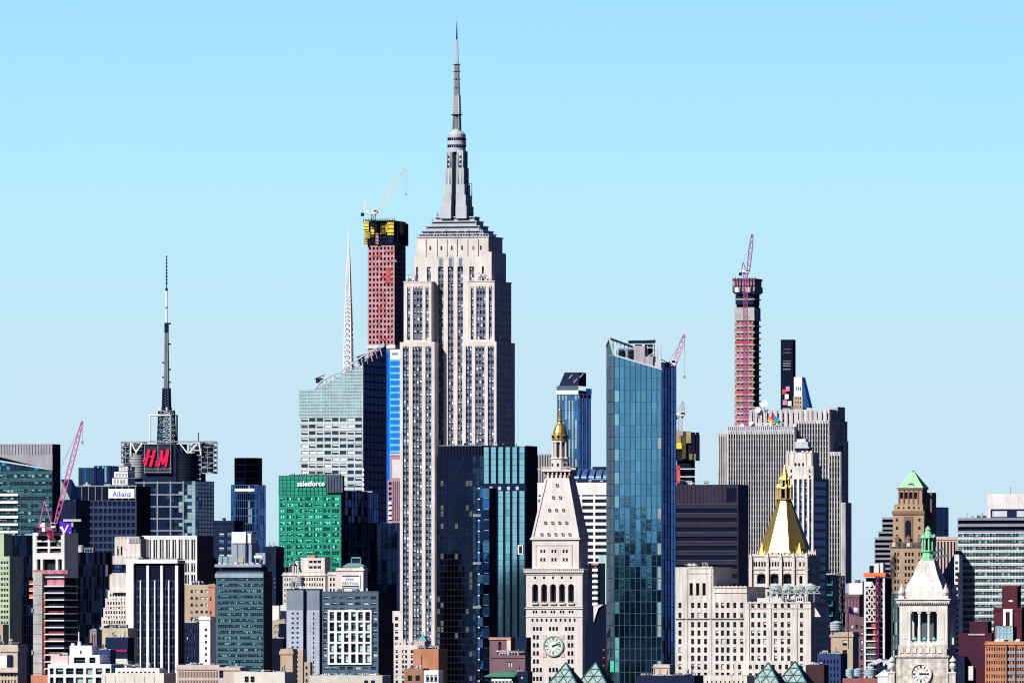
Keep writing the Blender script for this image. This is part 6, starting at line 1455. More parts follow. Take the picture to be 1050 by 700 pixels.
def granite():
    D = 6500; b = Bld('pink_granite_tower', 'pink framed tower with a pale blank panel next to the tallest skyscraper', 'office tower', 397.5, 415, None, D, L=20)
    X, Z, mb, W = b.X, b.Z, b.mb, b.W; P = mat('pink granite', (.40, .20, .23))
    mb.box(X(400.5), W, 0, 20, Z(492), Z(466), P); mb.box(X(402.3), W-1, -.3, .02, Z(490), Z(471), mat('pale blank panel', (.58, .53, .54))); mb.box(X(400), W+.5, -.6, 20, Z(466.3), Z(464.8), WHCONC)
    PS = mat('mauve stripe', (.24, .17, .25))
    fac(b, 'f', 0, 0, W, 0, Z(492), [(X(398.8), X(401.6))], prow(b, 494, 536, 5.2, .55), P, d=.8, var='k', wm=(BLACK,)*3)
    for k in range(5): a = X(403.4+2*k); mb.box(a-.5, a+.1, -.4, .02, Z(533), Z(493), PS)
    for k in range(5): mb.box(X(398.4), X(402), -1, .4, Z(516.8+k*5.2), Z(514.4+k*5.2), WHITE)
    mb.box(0, W, 0.02, 20, 0, Z(492), P, skip='f'); b.finish()
granite()
# ================================================================ blocks below the green tower
clad('grey_slab', 'dull purple grey slab between the teal office and the cream stepped block', 'office building', 282.5, 313, None, 580.5, 5250, (mat('slate cladding', (.07, .075, .11), rough=.5), G_BRONZ), 9, 18, wts=(.8, .2), mull=mat('slate joint', (.10, .11, .15)), mw=.3, L=14, cl=2)
simple('dark_block', 'dark block with bristling roof gear beside the teal office', 'office building', 270, 283, None, 562, 5200, DARK, ((279, 283, 1, .9),), 591, 4.4, .5, wm=(WD2, WD2, WB), L=14, cl=8, y1=600)
b = simple('cream_block', 'cream stone block with a stepped top standing before the green tower', 'office building', 290, 333.5, 336.5, 588.5, 5150, CREAM, ((291, 301, 4, .5), (303, 332, 11, .55)), 592, 5.6, .55, side=(5, .4), cap=1.5, done=False)
X, Z = b.X, b.Z
for p0, p1, t, bt, y in ((305.5, 333, 583.5, 588.5, 1.5), (308.5, 333, 571.5, 583.5, 3)):
    fac(b, 'f', y, X(p0, y), X(p1, y), Z(bt), Z(t), bcols(b, ((p0+8, p1-3.4, 3, .8),), y), [(Z(t+5.4), Z(t+2.8)), (Z(t+11), Z(t+8.4))], CREAM, d=.6); b.mb.box(X(p0, y), X(p1, y), y, y+10, Z(bt), Z(t), CREAM, skip='f')
b.mb.box(X(315, 4), X(323, 4), 4, 9, Z(571.5), Z(569), SALM)
for p in (300, 302.5, 305): b.mb.box(X(p), X(p+1.2), -.3, .4, Z(588.5), Z(580), WHCONC)
b.finish()
simple('cream_block', 'narrow cream wing between the stepped cream block and the renting sign', 'office building', 336, 345.5, None, 588, 5140, CREAM, ((337.5, 344, 2, .55),), 592, 5.6, .55, L=12, cap=1.4)

def renting():
    b = simple('sign_building', 'pale block carrying a white banner below a small green plant roof', 'office building', 344.8, 372.5, 377, 584, 5000, mat('pale plaster', (.60, .55, .50)), ((351.5, 353, 1), (364.5, 366, 1)), 600, 8, .3, y1=620, done=False, cap=.9)
    X, Z, mb = b.X, b.Z, b.mb
    g = MB(); g.box(X(350), X(369.4), -.4, -.02, Z(602), Z(589), mat('banner white', (.75, .75, .76)))
    for q in (590, 600.4): g.box(X(351), X(368.6), -.5, -.4, Z(q+1), Z(q-.6), WD2)
    s = g.build('sign', b.root); T = mat('banner ink', (.10, .11, .16))
    text('NOW', X(363.5)-X(355), b.m(2.6), T, s, (X(355), -.46, Z(595.0)), depth=.1, bold=.01); text('RENTING', X(367.5)-X(351.5), b.m(2.6), T, s, (X(351.5), -.46, Z(599)), depth=.1, bold=.01)
    TG = mat('teal green plant', (.13, .24, .24))
    g = MB(); g.box(X(351.5, 3), X(372, 3), 3, 10, Z(584), Z(580), TG); g.poly([(X(351.5, 3), 3, Z(580)), (X(375, 3), 3, Z(580)), (X(367, 3), 5, Z(577)), (X(356, 3), 5, Z(577))], TG); g.build('green_plant_roof', b.root)
    g = MB()
    for p in (357, 366): g.box(X(p), X(p+1), 5, 7, Z(578), Z(571), TG)
    g.box(X(357), X(367), 5, 7, Z(572.2), Z(570.6), TG); g.box(X(359), X(365), 5.5, 6.5, Z(577), Z(573), DARK); g.build('plant_frame', b.root)
    g = MB(); g.poly([(X(366), -.3, Z(583.6)), (X(374), -.3, Z(583.6)), (X(370.5), -.3, Z(580.5))], CREAM); g.poly([(X(366), 1, Z(583.6)), (X(374), 1, Z(583.6)), (X(370.5), 1, Z(580.5))], CREAM); g.box(X(366), X(374), -.35, 1, Z(584), Z(583.5), CREAM); g.build('gable', b.root)
    b.finish()
renting()
PB = mat('pale blue grey brick', (.37, .41, .50)); GB2 = mat('blue grey blank wall', (.20, .235, .30))
def twin(nm, lb, xl, xc, xr, wins, n_, L):
    b = Bld(nm, lb, 'apartment building', xl, xc, xr, 4800, L=L); X, Z = b.X, b.Z
    fac(b, 'f', 0, 0, b.W, 0, Z(625), wins(X), prow(b, 627.5, 722, 4.95, n_), PB, d=.5, var='k'); b.mb.box(0, b.W, 0, b.L, 0, Z(625), DARK, skip='f')
    b.mb.box(-.05, b.W+.05, -.05, b.L, Z(625), Z(604), GB2); b.mb.box(-.2, b.W+.2, -.2, b.L+.2, Z(604.4), Z(603.4), DARK); return b
b = twin('slim_tower', 'pale blue apartment slab with a blank grey top and a roof water tank', 293.8, 310.8, None, lambda X: [(X(299), X(301.2)), (X(304), X(306.2))], .42, 12); clutter(b, 1, b.W-1, 1, 6, b.Z(604), 2, seed=1, big=2); b.finish()
b = twin('slim_tower', 'slimmer pale blue apartment slab with finely dotted wall beside the white grid block', 313.8, 327.5, 331, lambda X: [(X(321), X(322.2))], .6, None)
for k in range(30):
    for j in range(5): b.mb.box(b.X(315.2+2.7*j), b.X(315.9+2.7*j), -.06, .02, b.Z(629.2+k*3), b.Z(628.2+k*3), GB2)
b.finish()
clutter_r = random.Random(3)
def tank(px, py_top, py_bot, D, r_px, label, m, group=None, cone=True, y=0):
    g = MB(); x, _, zb = px2w(px, py_bot, D); zt = px2w(px, py_top, D)[2]; r_ = r_px*D/F; c = (x, D+y); h = zt-zb
    for u in (-1, 1):
        for v in (-1, 1): g.beam((x+u*r_*.7, D+y+v*r_*.7, zb), (x+u*r_*.7, D+y+v*r_*.7, zb+h*.28), .3, DARK)
    g.frus(c, r_*.98, zb+h*.27, c, r_, zb+h*.85, 16, m)
    for k in range(4): g.frus(c, r_*1.03, zb+h*(.32+.14*k), c, r_*1.03, zb+h*(.335+.14*k), 16, DARK)
    g.frus(c, r_*1.08, zb+h*.85, c, r_*.1, zt, 16, mat('tank lid', (.35, .26, .24)) if cone else m)
    o = g.build('water_tank'); tagit(o, label, 'water tank', group); return o
tank(306.8, 589.5, 604, 4802, 4.6, 'grey round water tank with a dark flank on the pale blue slab', mat('grey tank', (.40, .40, .42)), y=6)
tank(300, 595, 604, 4803, 2.3, 'small teal tank left of the grey round water tank', mat('teal tank', (.16, .34, .38)), y=5, cone=False)
tank(247, 549, 558, 5300, 2.0, 'little dark tank hidden among roofs behind the teal office', mat('grey tank', (.40, .40, .42)), y=40)

def white_grid():
    D = 4700; b = Bld('grid_building', 'slate office block with a white window grid framed on its front', 'office building', 330.5, 388, 402.5, D, L=None)
    X, Z, mb, W, L = b.X, b.Z, b.mb, b.W, b.L; T = mat('slate blue cladding', (.075, .115, .16), rough=.5); PG = mat('mint glass', (.32, .50, .46), rough=.3, noise=.4, sc=.4)
    wm = (WD, WBT, PG)
    x0, x1 = X(336.5), X(381.2)
    fac(b, 'f', 0, 0, W, Z(624.6), Z(607), bcols(b, ((331, 387, 7, .68),)), prow(b, 611, 624, 6, .5), T, d=.4, var='lt', wm=wm)
    fac(b, 'f', 0, 0, x0, Z(680), Z(624.6), [(X(331.4), X(335.4))], prow(b, 626, 680, 6.2, .6), T, d=.4, var='lt', wm=wm); fac(b, 'f', 0, x1, W, Z(680), Z(624.6), [(X(382.6), X(386.8))], prow(b, 626, 680, 6.2, .6), T, d=.4, var='lt', wm=wm)
    fac(b, 'f', 0, 0, W, 0, Z(680), bcols(b, ((331, 387, 7, .7),)), prow(b, 683, 722, 6.2, .5), T, d=.4, var='lt', wm=wm)
    g_ = b.mb; fac(b, 'f', -.6, x0, x1, Z(680.5), Z(625), bcols(b, ((337, 381, 6, .66),)), prow(b, 627, 680, 10.85, .82), WHITE, d=1.1, var='h' if False else 'lt', wm=wm)
    mb.box(x0, x1, -.6, .4, Z(680.5), Z(680), WHITE); mb.box(x0, x1, -.6, .4, Z(625.4), Z(624.8), WHITE); mb.box(x0-.02, x0+.02, -.6, .4, Z(680), Z(625), WHITE); mb.box(x1-.02, x1+.02, -.6, .4, Z(680), Z(625), WHITE)
    for k in range(5): z = Z(636.9+10.85*k); mb.box(x0, x1, -.68, -.6, z-.25, z+.25, WHITE)
    mb.box(0, W, .02, L, 0, Z(607), T, skip='fr'); fac(b, 'r', W, 0, L, 0, Z(607), ncols(2, L-2, 6, .4), prow(b, 611, 722, 6.2, .4), DARK, d=.3, var='es', wm=(WD, WD2, WPALE))
    mb.box(-.2, W+.2, -.2, .6, Z(607), Z(605.8), T); x2, x3 = X(374), X(402)
    g = MB(); g.box(X(372), X(388), -3, -.02, 0, Z(690.5), WHITE); g.box(X(383.6), X(387), -3.1, -3, Z(699), Z(692), WD); g.build('annex', b.root); clutter(b, 3, W-3, 4, 20, Z(607), 5, seed=8, big=3); b.finish()
white_grid()
simple('white_house', 'pair of blank white rooftop blocks beside the pale blue slab', 'apartment building', 279.3, 286, None, 622.5, 4950, WHCONC, None, 0, 1, 1, L=9); simple('white_house', 'blank white block with a dark gap to its twin beside the pale blue slab', 'apartment building', 287.5, 294.6, None, 622, 4940, WHCONC, None, 0, 1, 1, L=9)
simple('tan_house', 'small tan house with pale green windows under the blank white blocks', 'apartment building', 279.3, 292.5, None, 637.5, 4900, TAN, ((281, 291, 3, .7),), 640.5, 6.2, .5, var='lt', wm=(WPALE, WPALE, WPALE), L=10, cl=2)
simple('shadow_block', 'very dark block in shade in front of the tan house', 'apartment building', 286, 301, None, 641, 4850, BLACK, None, 0, 1, 1, L=10, cl=3); simple('shadow_block', 'low black block with stepped roofline in front of the tall dark one', 'apartment building', 279, 290, None, 656, 4830, BLACK, None, 0, 1, 1, L=10, cl=3)  # black masses standing in for a dark shadow shape
simple('brick_block', 'plain light brick block with a dark flue near the bottom of the picture', 'apartment building', 287.5, 300, 304.8, 667, 4500, TAN, None, 0, 1, 1, cl=3, cap=3.5); simple('brick_block', 'narrow plain brick pier standing just beside the light brick block', 'apartment building', 305.6, 310.6, None, 668, 4490, TAN, None, 0, 1, 1, L=6); simple('brick_block', 'smallest light brick block with two dark windows by the slim dotted slab', 'apartment building', 312, 318, 320.5, 680.5, 4480, TAN, ((313.4, 315.4, 1, 1),), 682.5, 6.6, .5, var='k')
# --- by the foot of the tallest skyscraper
b = simple('turret_building', 'small stone tower with a green pointed roof at the tall skyscraper foot', 'tower', 427.6, 435.4, 440, 657, 4900, mat('pink stone', (.50, .38, .34)), ((431.2, 432.6, 1, 1),), 661, 9, .2, pl=False, done=False, y1=668)
g = MB(); g.frus((b.W/2, b.L/2), b.W*.86, b.Z(657), (b.W/2, b.L/2), .1, b.Z(649.5), 4, mat('verdigris roof', (.13, .36, .30), noise=.3), R(45)); g.beam((b.W/2, b.L/2, b.Z(650)), (b.W/2, b.L/2, b.Z(647.5)), .2, DARK); g.build('pointed_roof', b.root); b.finish()
b = simple('orange_building', 'plain orange brick block beside the green pointed roof', 'apartment building', 423.8, 449.6, None, 667, 4700, ORB, None, 0, 1, 1, L=14, cl=2, done=False); g = MB(); g.box(b.X(423.4), b.X(432), -.4, .3, b.Z(682.5), b.Z(671), mat('salmon brick', (.45, .22, .16))); g.build('brick_pier', b.root); b.finish()
simple('orange_building', 'lower orange brick building with two square openings at the bottom edge', 'apartment building', 414.5, 433.5, None, 687, 4600, mat('rust brick', (.30, .15, .10)), ((418, 422.6, 1, 1), (426, 430.6, 1, 1)), 692, 9, .62, L=10, cl=2); simple('white_building', 'little white building with tall panes at the bottom edge beside black glass tower', 'apartment building', 434.5, 449.5, None, 689, 4580, WHITE, ((436.5, 449, 3, .75),), 691.5, 9, .8, var='lt', L=8)
simple('annex_building', 'dim low building with dotted side lights at the tall skyscraper foot', 'office building', 389, 398, None, 640, 5200, DARK, ((390, 397, 3, .4),), 644, 6, .4, wm=(WD2, WD2, WB), var='lt', L=10)

# --- under the aqua tower
b = simple('brick_house', 'dusky brick house with a cream side wall under the aqua striped tower', 'apartment building', 502, 523, 528, 655, 4900, PURB, ((511, 514, 1, 1),), 657.5, 30, .32, y1=668, var='k', L=9, done=False); g = MB(); g.box(b.X(520), b.X(524), -.6, -.02, b.Z(674), b.Z(656), mat('cream render', (.58, .52, .36))); g.build('side_wall', b.root); g = MB(); g.box(b.X(501.5), b.X(524), -.5, 1, b.Z(655.6), b.Z(653), SALM); g.build('brick_band', b.root); g = MB(); g.box(b.X(509), b.X(519.5), -1, -.02, b.Z(668), b.Z(666.4), mat('pink coping', (.5, .36, .38))); g.build('coping', b.root); b.finish()
simple('brick_house', 'broad low dusky brick house with one paired pale window', 'apartment building', 503, 538.5, None, 673.5, 4800, PURB, ((520.4, 525.4, 2, .85),), 678.5, 30, .16, y1=700, wm=(WB, WB, WB), L=10, cl=6, cap=.8)
simple('dark_house', 'dark blue house wall between the cream side wall and the clock tower', 'apartment building', 524, 540, None, 655, 4980, DARK, ((529, 538, 2, .3),), 664, 9, .3, wm=(WD2, WD2, WB), var='lt', L=8)
b = Bld('green_roof_hall', 'low hall with a green roof edge and white eaves at the bottom of picture', 'pavilion', 498, 527, None, 4450, L=12); b.mb.box(1, b.W-1, 1, 11, 0, b.Z(693), DARK)
g = MB(); g.poly([(-.5, -.5, b.Z(692.5)), (b.W+.5, -.5, b.Z(692.5)), (b.W, 6, b.Z(688.5)), (2.5, 6, b.Z(688.5))], mat('dark green roof', (.05, .20, .13))); g.box(-.5, b.W+.5, -.6, 12, b.Z(693.6), b.Z(692.4), mat('dark green roof', (.05, .20, .13))); g.build('roof', b.root); g = MB(); g.box(2.5, b.W-1, -.2, 0.9, b.Z(698), b.Z(695.5), WHCONC); g.build('eaves', b.root)
for k in range(6): g = MB(); g.box(3.5+k*1.5, 4.1+k*1.5, .2, .9, b.Z(704), b.Z(698.1), WHITE); g.build('post', b.root)
b.finish()

# --- behind the marble clock tower and slanted tower
def blue_striped():
    D = 7500; b = Bld('blue_striped_tower', 'light blue vertically striped tower behind the gilded dome with a dark slanted roof box', 'skyscraper', 571, 593, 606, D, L=None)
    X, Z, mb, W, L = b.X, b.Z, b.mb, b.W, b.L
    mb.box(.4, W-.3, .4, L, 0, Z(400), BLACK); DB = mat('deep striped blue glass', (.06, .22, .45), rough=.15, metal=.6)
    def rp(i, j, r): return (G_PALE if r.random() < .8 else G_BLUEL) if i % 2 else (G_BLUEL if r.random() < .55 else DB)
    curtain(b, 'f', 0, 0, W, 0, Z(400), 13, 40, (G_BLUEL,), rowpick=rp, tilt=.03); curtain(b, 'r', W, 0, L, 0, Z(403), 7, 40, (G_BLUEL,), rowpick=lambda i, j, r: (G_PALE if r.random() < .6 else G_BLUEL) if i % 2 else G_BLUE, tilt=.05, mull=mat('blue mullion', (.03, .08, .2)), mw=.2, hm=False)
    mb.box(-.3, W+.1, -.5, 0, Z(404), Z(400), WHITE); mb.box(-.1, W, -.3, 0, Z(400), Z(395.5), mat('slate blue cladding', (.075, .115, .16))); mb.box(W, W+.4, .2, L-.5, Z(408), Z(403), WHITE)
    for k in range(3): mb.box(W+.4, W+.6, L*(.12+.3*k), L*(.28+.3*k), Z(407), Z(404.4), DARK)
    g = MB(); x0, x1, x2 = X(573), X(579, 2), X(600, 2); P = [(x0, 0, Z(395.5)), (X(593.5), 0, Z(395.5)), (X(600, 10), 12, Z(395.5)), (X(600, 10), 12, Z(381.5)), (x1, 6, Z(381.5))]
    g.poly([(x0, .2, Z(395.5)), (W, .2, Z(395.5)), (W, 4, Z(381.5)), (X(579, 4), 4, Z(381.5))], DARK); g.poly([(W, .2, Z(395.5)), (W, L*.62, Z(395.5)), (W, L*.62, Z(381.5)), (W, 4, Z(381.5))], DARK); g.poly([(x0, .2, Z(395.5)), (x0, L*.6, Z(395.5)), (X(579, 4), L*.6, Z(381.5)), (X(579, 4), 4, Z(381.5))], DARK); g.poly([(X(579, 4), 4, Z(381.5)), (W, 4, Z(381.5)), (W, L*.62, Z(381.5)), (X(579, 4), L*.6, Z(381.5))], DARK)
    g.box(W+.02, W+.5, L*.6, L, Z(403), Z(397.5), G_BLUE); g.build('roof_box', b.root)
    g = MB(); 
    for p, q in ((583, 384), (579, 390), (588, 388), (594, 383)): g.beam((X(p), 1, Z(q+4)), (X(p+3), 2.4, Z(q)), .5, PALEG)
    g.build('roof_stair', b.root); b.finish()
blue_striped()
def curved_roof():
    D = 6400; b = Bld('curved_roof_building', 'shiny blue barrel roof gleaming above the white banded office', 'building', 586, 626, None, D, L=22); X, Z = b.X, b.Z; b.mb.box(.2, b.W, .2, 22, 0, Z(492.5), DARK)
    g = MB(); SH = mat('glossy blue roof', (.22, .42, .72), rough=.16, metal=.85, bump=.3); n = 12
    for i in range(n):
        a0, a1 = R(90*i/n), R(90*(i+1)/n); h = b.m(10.5)
        for k in range(16):
            x0, x1 = b.W*k/16+.05, b.W*(k+1)/16-.05
            g.poly([(x0, 9-9*math.cos(a0), Z(491)+h*math.sin(a0)), (x1, 9-9*math.cos(a0), Z(491)+h*math.sin(a0)), (x1, 9-9*math.cos(a1), Z(491)+h*math.sin(a1)), (x0, 9-9*math.cos(a1), Z(491)+h*math.sin(a1))], SH if k % 3 else G_BLUE)
    g.build('barrel_roof', b.root); mb = MB(); mb.box(X(604), b.W, 8, 9, Z(481), Z(478), DARK); mb.build('roof_edge', b.root); b.mb.box(-.2, b.W, -.2, .2, Z(497), Z(491.5), DARK); b.finish()
curved_roof()
b = Bld('banded_office', 'white office with long dark window bands behind the marble clock tower', 'office tower', 540, 622.5, None, 5800, L=26); X, Z = b.X, b.Z; WW = mat('white concrete bands', (.68, .665, .66)); 
fac(b, 'f', 0, 0, b.W, 0, Z(494.5), [(X(552), X(558)), (X(560), X(580)), (X(582), X(594.8)), (X(596.8), X(608.3)), (X(610.2), X(622))], [(Z(508.6), Z(507))]+prow(b, 511.5, 722, 6.72, .54), WW, d=1.6, var='k', wm=(WNAVY, WD, WB)); b.mb.box(0, b.W, .02, 26, 0, Z(494.5), WW, skip='f')
clutter(b, 8, b.W-2, 1, 8, Z(494.5), 9, seed=7, big=2.6, mats=(WHITE, DARK, SALM, GREYM)); b.finish()
b = Bld('striped_block', 'grey finely striped block peeking between aqua tower and gilded dome', 'office tower', 549.5, 566, None, 6900, L=20); X, Z = b.X, b.Z; fac(b, 'f', 0, 0, b.W, 0, Z(465), bcols(b, ((550, 565.6, 6, .5),)), [(0.1, Z(481.5)), (Z(480), Z(466.5))], mat('grey striped stone', (.36, .35, .37)), d=.8, var='k', wm=(WD2, WD2, WB)); b.mb.box(0, b.W, .02, 20, 0, Z(465), DARK, skip='f'); b.finish()
b = Bld('balcony_tower', 'dark tower with white balconies and a pale green lit edge beside slanted tower', 'apartment tower', 603, 624, None, 5000, L=14); X, Z = b.X, b.Z; b.mb.box(0, b.W, 0, 14, 0, Z(577), BLACK)
for k in range(7): g = MB(); g.box(X(608), X(613.6), -1.4, 0, Z(585.5+5.8*k), Z(582.6+5.8*k), WHITE); g.box(X(609), X(612), -.4, -.02, Z(582.6+5.8*k), Z(580+5.8*k), WD2); g.build('balcony', b.root)
g = MB(); g.box(X(621), X(624), -.6, 2, Z(619), Z(569), mat('mint render', (.42, .66, .48))); g.build('lit_edge', b.root); g = MB(); g.box(X(614), X(624), -.5, 2, Z(576.5), Z(569), mat('pale teal glass', (.30, .48, .48), rough=.3)); g.build('glass_top', b.root)
g = MB(); g.poly([(X(609), -1, Z(619.5)), (X(619), -1, Z(619.5)), (X(614), -1, Z(623)), (X(609.3), -1, Z(637))], WHCONC); g.poly([(X(609), -.6, Z(619.5)), (X(619), -.6, Z(619.5)), (X(614), -.6, Z(623)), (X(609.3), -.6, Z(637))], WHCONC); g.box(X(609), X(610.6), -1, -.5, Z(664), Z(643), WHCONC); g.build('white_fin', b.root); g = MB(); g.box(X(607), X(614), -.8, 0, Z(579), Z(577), SALM); g.build('coping', b.root); b.finish()
simple('dark_annex', 'black block filling the gap between marble clock tower and slanted tower', 'office building', 600, 625, None, 640, 4960, BLACK, ((617, 620, 1, 1),), 664, 8, .3, wm=(NETR, NETR, NETR), var='k', L=10)

# --- skylight pyramids on top of a housing block in front
def skylight(nm_lb, px, py, D, base_py, hw, ground=True):
    root = bpy.data.objects.new('skylight_pyramid', None); COL.objects.link(root); x, _, zt = px2w(px, py, D); zb = px2w(px, base_py, D)[2]; root.location = (x, D+hw*D/F, zb); root.rotation_euler = (0, 0, R(-15)); tagit(root, nm_lb, 'skylight', 'glass pyramids on the housing blocks')
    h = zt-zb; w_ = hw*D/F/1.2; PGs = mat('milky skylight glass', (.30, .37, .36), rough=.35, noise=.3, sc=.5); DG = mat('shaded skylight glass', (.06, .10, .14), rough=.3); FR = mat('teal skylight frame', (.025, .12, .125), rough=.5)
    C_ = [Vector((-w_, -w_, 0)), Vector((w_, -w_, 0)), Vector((w_, w_, 0)), Vector((-w_, w_, 0))]; T = Vector((0, 0, h)); g = MB()
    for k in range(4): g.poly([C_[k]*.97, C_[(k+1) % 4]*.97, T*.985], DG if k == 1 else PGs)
    g.build('glazing', root); g = MB(); n = 4
    for k in range(4):
        a, b_ = C_[k], C_[(k+1) % 4]; g.beam(a, T, .38, FR); g.beam(a, b_, .38, FR)
        for j in range(1, n):
            t = j/n; g.beam(a.lerp(T, t), b_.lerp(T, t), .3, FR)
        for j in range(n):
            t0, t1 = j/n, (j+1)/n; cnt = n-j
            for i in range(cnt):
                p = a.lerp(b_, i/n).lerp(T, 0) if j == 0 else None
                L0, L1 = a.lerp(T, t0), b_.lerp(T, t0); U0, U1 = a.lerp(T, t1), b_.lerp(T, t1)
                q0, q1 = L0.lerp(L1, i/cnt), L0.lerp(L1, (i+1)/cnt); top = U0.lerp(U1, i/(cnt-1)) if cnt > 1 else T
                g.beam(q0, top, .22, FR); g.beam(q1, top, .22, FR)
    g.build('frame', root)
HB = mat('housing brick', (.22, .12, .11))
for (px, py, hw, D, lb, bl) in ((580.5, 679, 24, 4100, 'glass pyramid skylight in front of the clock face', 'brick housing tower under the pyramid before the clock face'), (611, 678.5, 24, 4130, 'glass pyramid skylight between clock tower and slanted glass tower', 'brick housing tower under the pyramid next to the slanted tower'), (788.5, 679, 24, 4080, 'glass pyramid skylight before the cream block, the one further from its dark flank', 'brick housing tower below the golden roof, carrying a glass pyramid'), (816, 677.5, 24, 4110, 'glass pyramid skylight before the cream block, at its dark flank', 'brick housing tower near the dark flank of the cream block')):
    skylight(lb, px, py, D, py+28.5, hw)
    s_ = simple('housing_tower', bl, 'apartment building', px-21, px+12.5, px+23, py+28.4, D-10, HB, ((px-19, px+11, 5, .4),), py+32, 5, .5, y1=740, pl=False)

# --- between slanted tower and cream block
def bronze_block():
    D = 5600; b = Bld('dark_banded_office', 'purplish black office with thin horizontal bands beside the slanted glass tower', 'office tower', 690, 757, 767.5, D, L=None); X, Z, mb, W, L = b.X, b.Z, b.mb, b.W, b.L; m = mat('purple black spandrel', (.028, .024, .045), rough=.5); m2 = mat('bronze cladding', (.035, .028, .05), rough=.5)
    fac(b, 'f', 0, 0, W, 0, Z(516), [(X(692), X(756))], prow(b, 521, 722, 9.6, .52), m, d=.5, var='k', wm=(BLACK,)*3)
    mb.box(0, W, 0, L, Z(516), Z(496.5), m2); mb.box(0, W, .02, L, 0, Z(516), m2, skip='f')
    for p in range(17): mb.box(X(693+4*p)-.1, X(693+4*p)+.1, -.12, .02, Z(516), Z(497), BLACK)
    mb.box(X(745), X(755), -.2, .02, Z(514), Z(500), BLACK)
    for k in range(22): mb.box(.3, W-.4, -.15, .02, Z(516.8+9.6*k), Z(515.9+9.6*k), mat('bronze rail', (.06, .055, .075)))
    clutter(b, 2, 18, 2, 12, Z(496.5), 4, seed=9, big=4, mats=(DARK, WHITE)); b.finish()
bronze_block()
def core():
    D = 6500; b = Bld('building_core', 'dark concrete core wrapped in black netting with one yellow panel behind slanted tower', 'building under construction', 690, 713, 717.5, D, L=None); X, Z, mb, W, L = b.X, b.Z, b.mb, b.W, b.L; N1 = mat('olive netting', (.06, .06, .035), noise=.5, sc=.3)
    mb.box(2, W-3, 2, L, 0, Z(470), BLACK); mb.box(0, W, 0, L, Z(472), Z(445), mat('black netting', (.012, .012, .014), noise=.4))
    for i, (p0, p1, t, bt, m) in enumerate(((692, 699, 441, 454, mat('tan board', (.35, .26, .12), noise=.5, sc=.4)), (693.6, 699.4, 454, 460, YEL), (700, 704, 442, 470, N1), (704, 709, 442, 454, mat('tan board', (.35, .26, .12))), (709, 713, 443, 464, BLACK), (707.5, 710.5, 465, 471, mat('grey green board', (.16, .18, .12))), (712, 716.5, 465, 472, mat('grey green board', (.16, .18, .12))), (714, 717, 443, 472, BLACK), (694, 698, 477, 495, NETR))):
        g = MB(); g.box(X(p0), X(p1), -1.2-.1*(i % 3), -.3, Z(bt), Z(t), m); g.build('formwork_panel', b.root)
    for q in (480, 488): g = MB(); g.box(X(693), X(716), -1.4, 0, Z(q+1), Z(q), WHCONC); g.build('floor_slab', b.root)
    b.finish()
core()
luff_crane('tower_crane', 'thin grey crane mast with a short steep boom beside the black netted core', (697.5, 428), (696, 418), (700, 411), 6480, mat('grey crane paint', (.40, .38, .42)), 446, tw=2.6, jw=2, cjl=3, t=.45)
# --- far slim towers behind the ribbed slab
def far_dark():
    D = 7900; b = Bld('dark_slim_tower', 'slim black tower with faint grey floor lines rising behind the ribbed slab', 'skyscraper', 799.5, 813.5, 816.5, D, L=None); X, Z, mb, W, L = b.X, b.Z, b.mb, b.W, b.L
    mb.box(X(800.5), W-.5, 0, L, 0, Z(348), BLACK); mb.poly([(0, -.1, 0), (W, -.1, 0), (W-.4, -.1, Z(348.5)), (X(801), -.1, Z(348.5))], BLACK)
    for q, n in ((357.5, 2), (361, 3), (369.5, 2), (372, 4), (374.5, 4), (378, 5)): g = MB(); g.box(X(803), X(811), -.35, -.1, Z(q+.9), Z(q), GREYM if n > 3 else mat('dim floor line', (.10, .11, .14))); g.build('floor_line', b.root)
    for p, q, m in ((802.5, 399, NETR), (805, 404, WHCONC), (806, 396, PINKP), (803, 410, PINKP), (808, 411, WHCONC)): g = MB(); g.box(X(p), X(p+4), -1, -.1, Z(q+5), Z(q), m); g.build('safety_net', b.root)
    curtain(b, 'r', W, 0, L, 0, Z(388), 2, 20, (G_BLUE, G_NAVYL)); b.finish()
far_dark()
b = Bld('white_wedge_tower', 'little white tower with a sloping blue side beside the slim black tower', 'skyscraper', 813.5, 823, 827.5, 7700, L=12); X, Z = b.X, b.Z
fac(b, 'f', 0, 0, b.W, 0, Z(406), bcols(b, ((815, 822, 3, .45),)), prow(b, 407, 500, 4.4, .5), TAN, d=.4); b.mb.box(0, b.W, .02, 12, 0, Z(406), WHITE, skip='f'); b.mb.box(.4, b.W-.6, 0.3, 10, Z(406), Z(386.5), WHITE)
g = MB(); g.poly([(b.W-.5, .2, Z(386.5)), (b.W-.5, 10, Z(386.5)), (b.W+5, 10, Z(418)), (b.W+5, .2, Z(418))], G_BLUEL); g.poly([(b.W-.5, .2, Z(386.5)), (b.W+5, .2, Z(418)), (b.W-.5, .2, Z(418))], G_BLUE); g.build('sloped_side', b.root)
for k in range(3): g = MB(); g.box(X(816.3+2*k), X(817.3+2*k), .1, .3, Z(400), Z(396.5), WD2); g.build('opening', b.root)
b.finish()

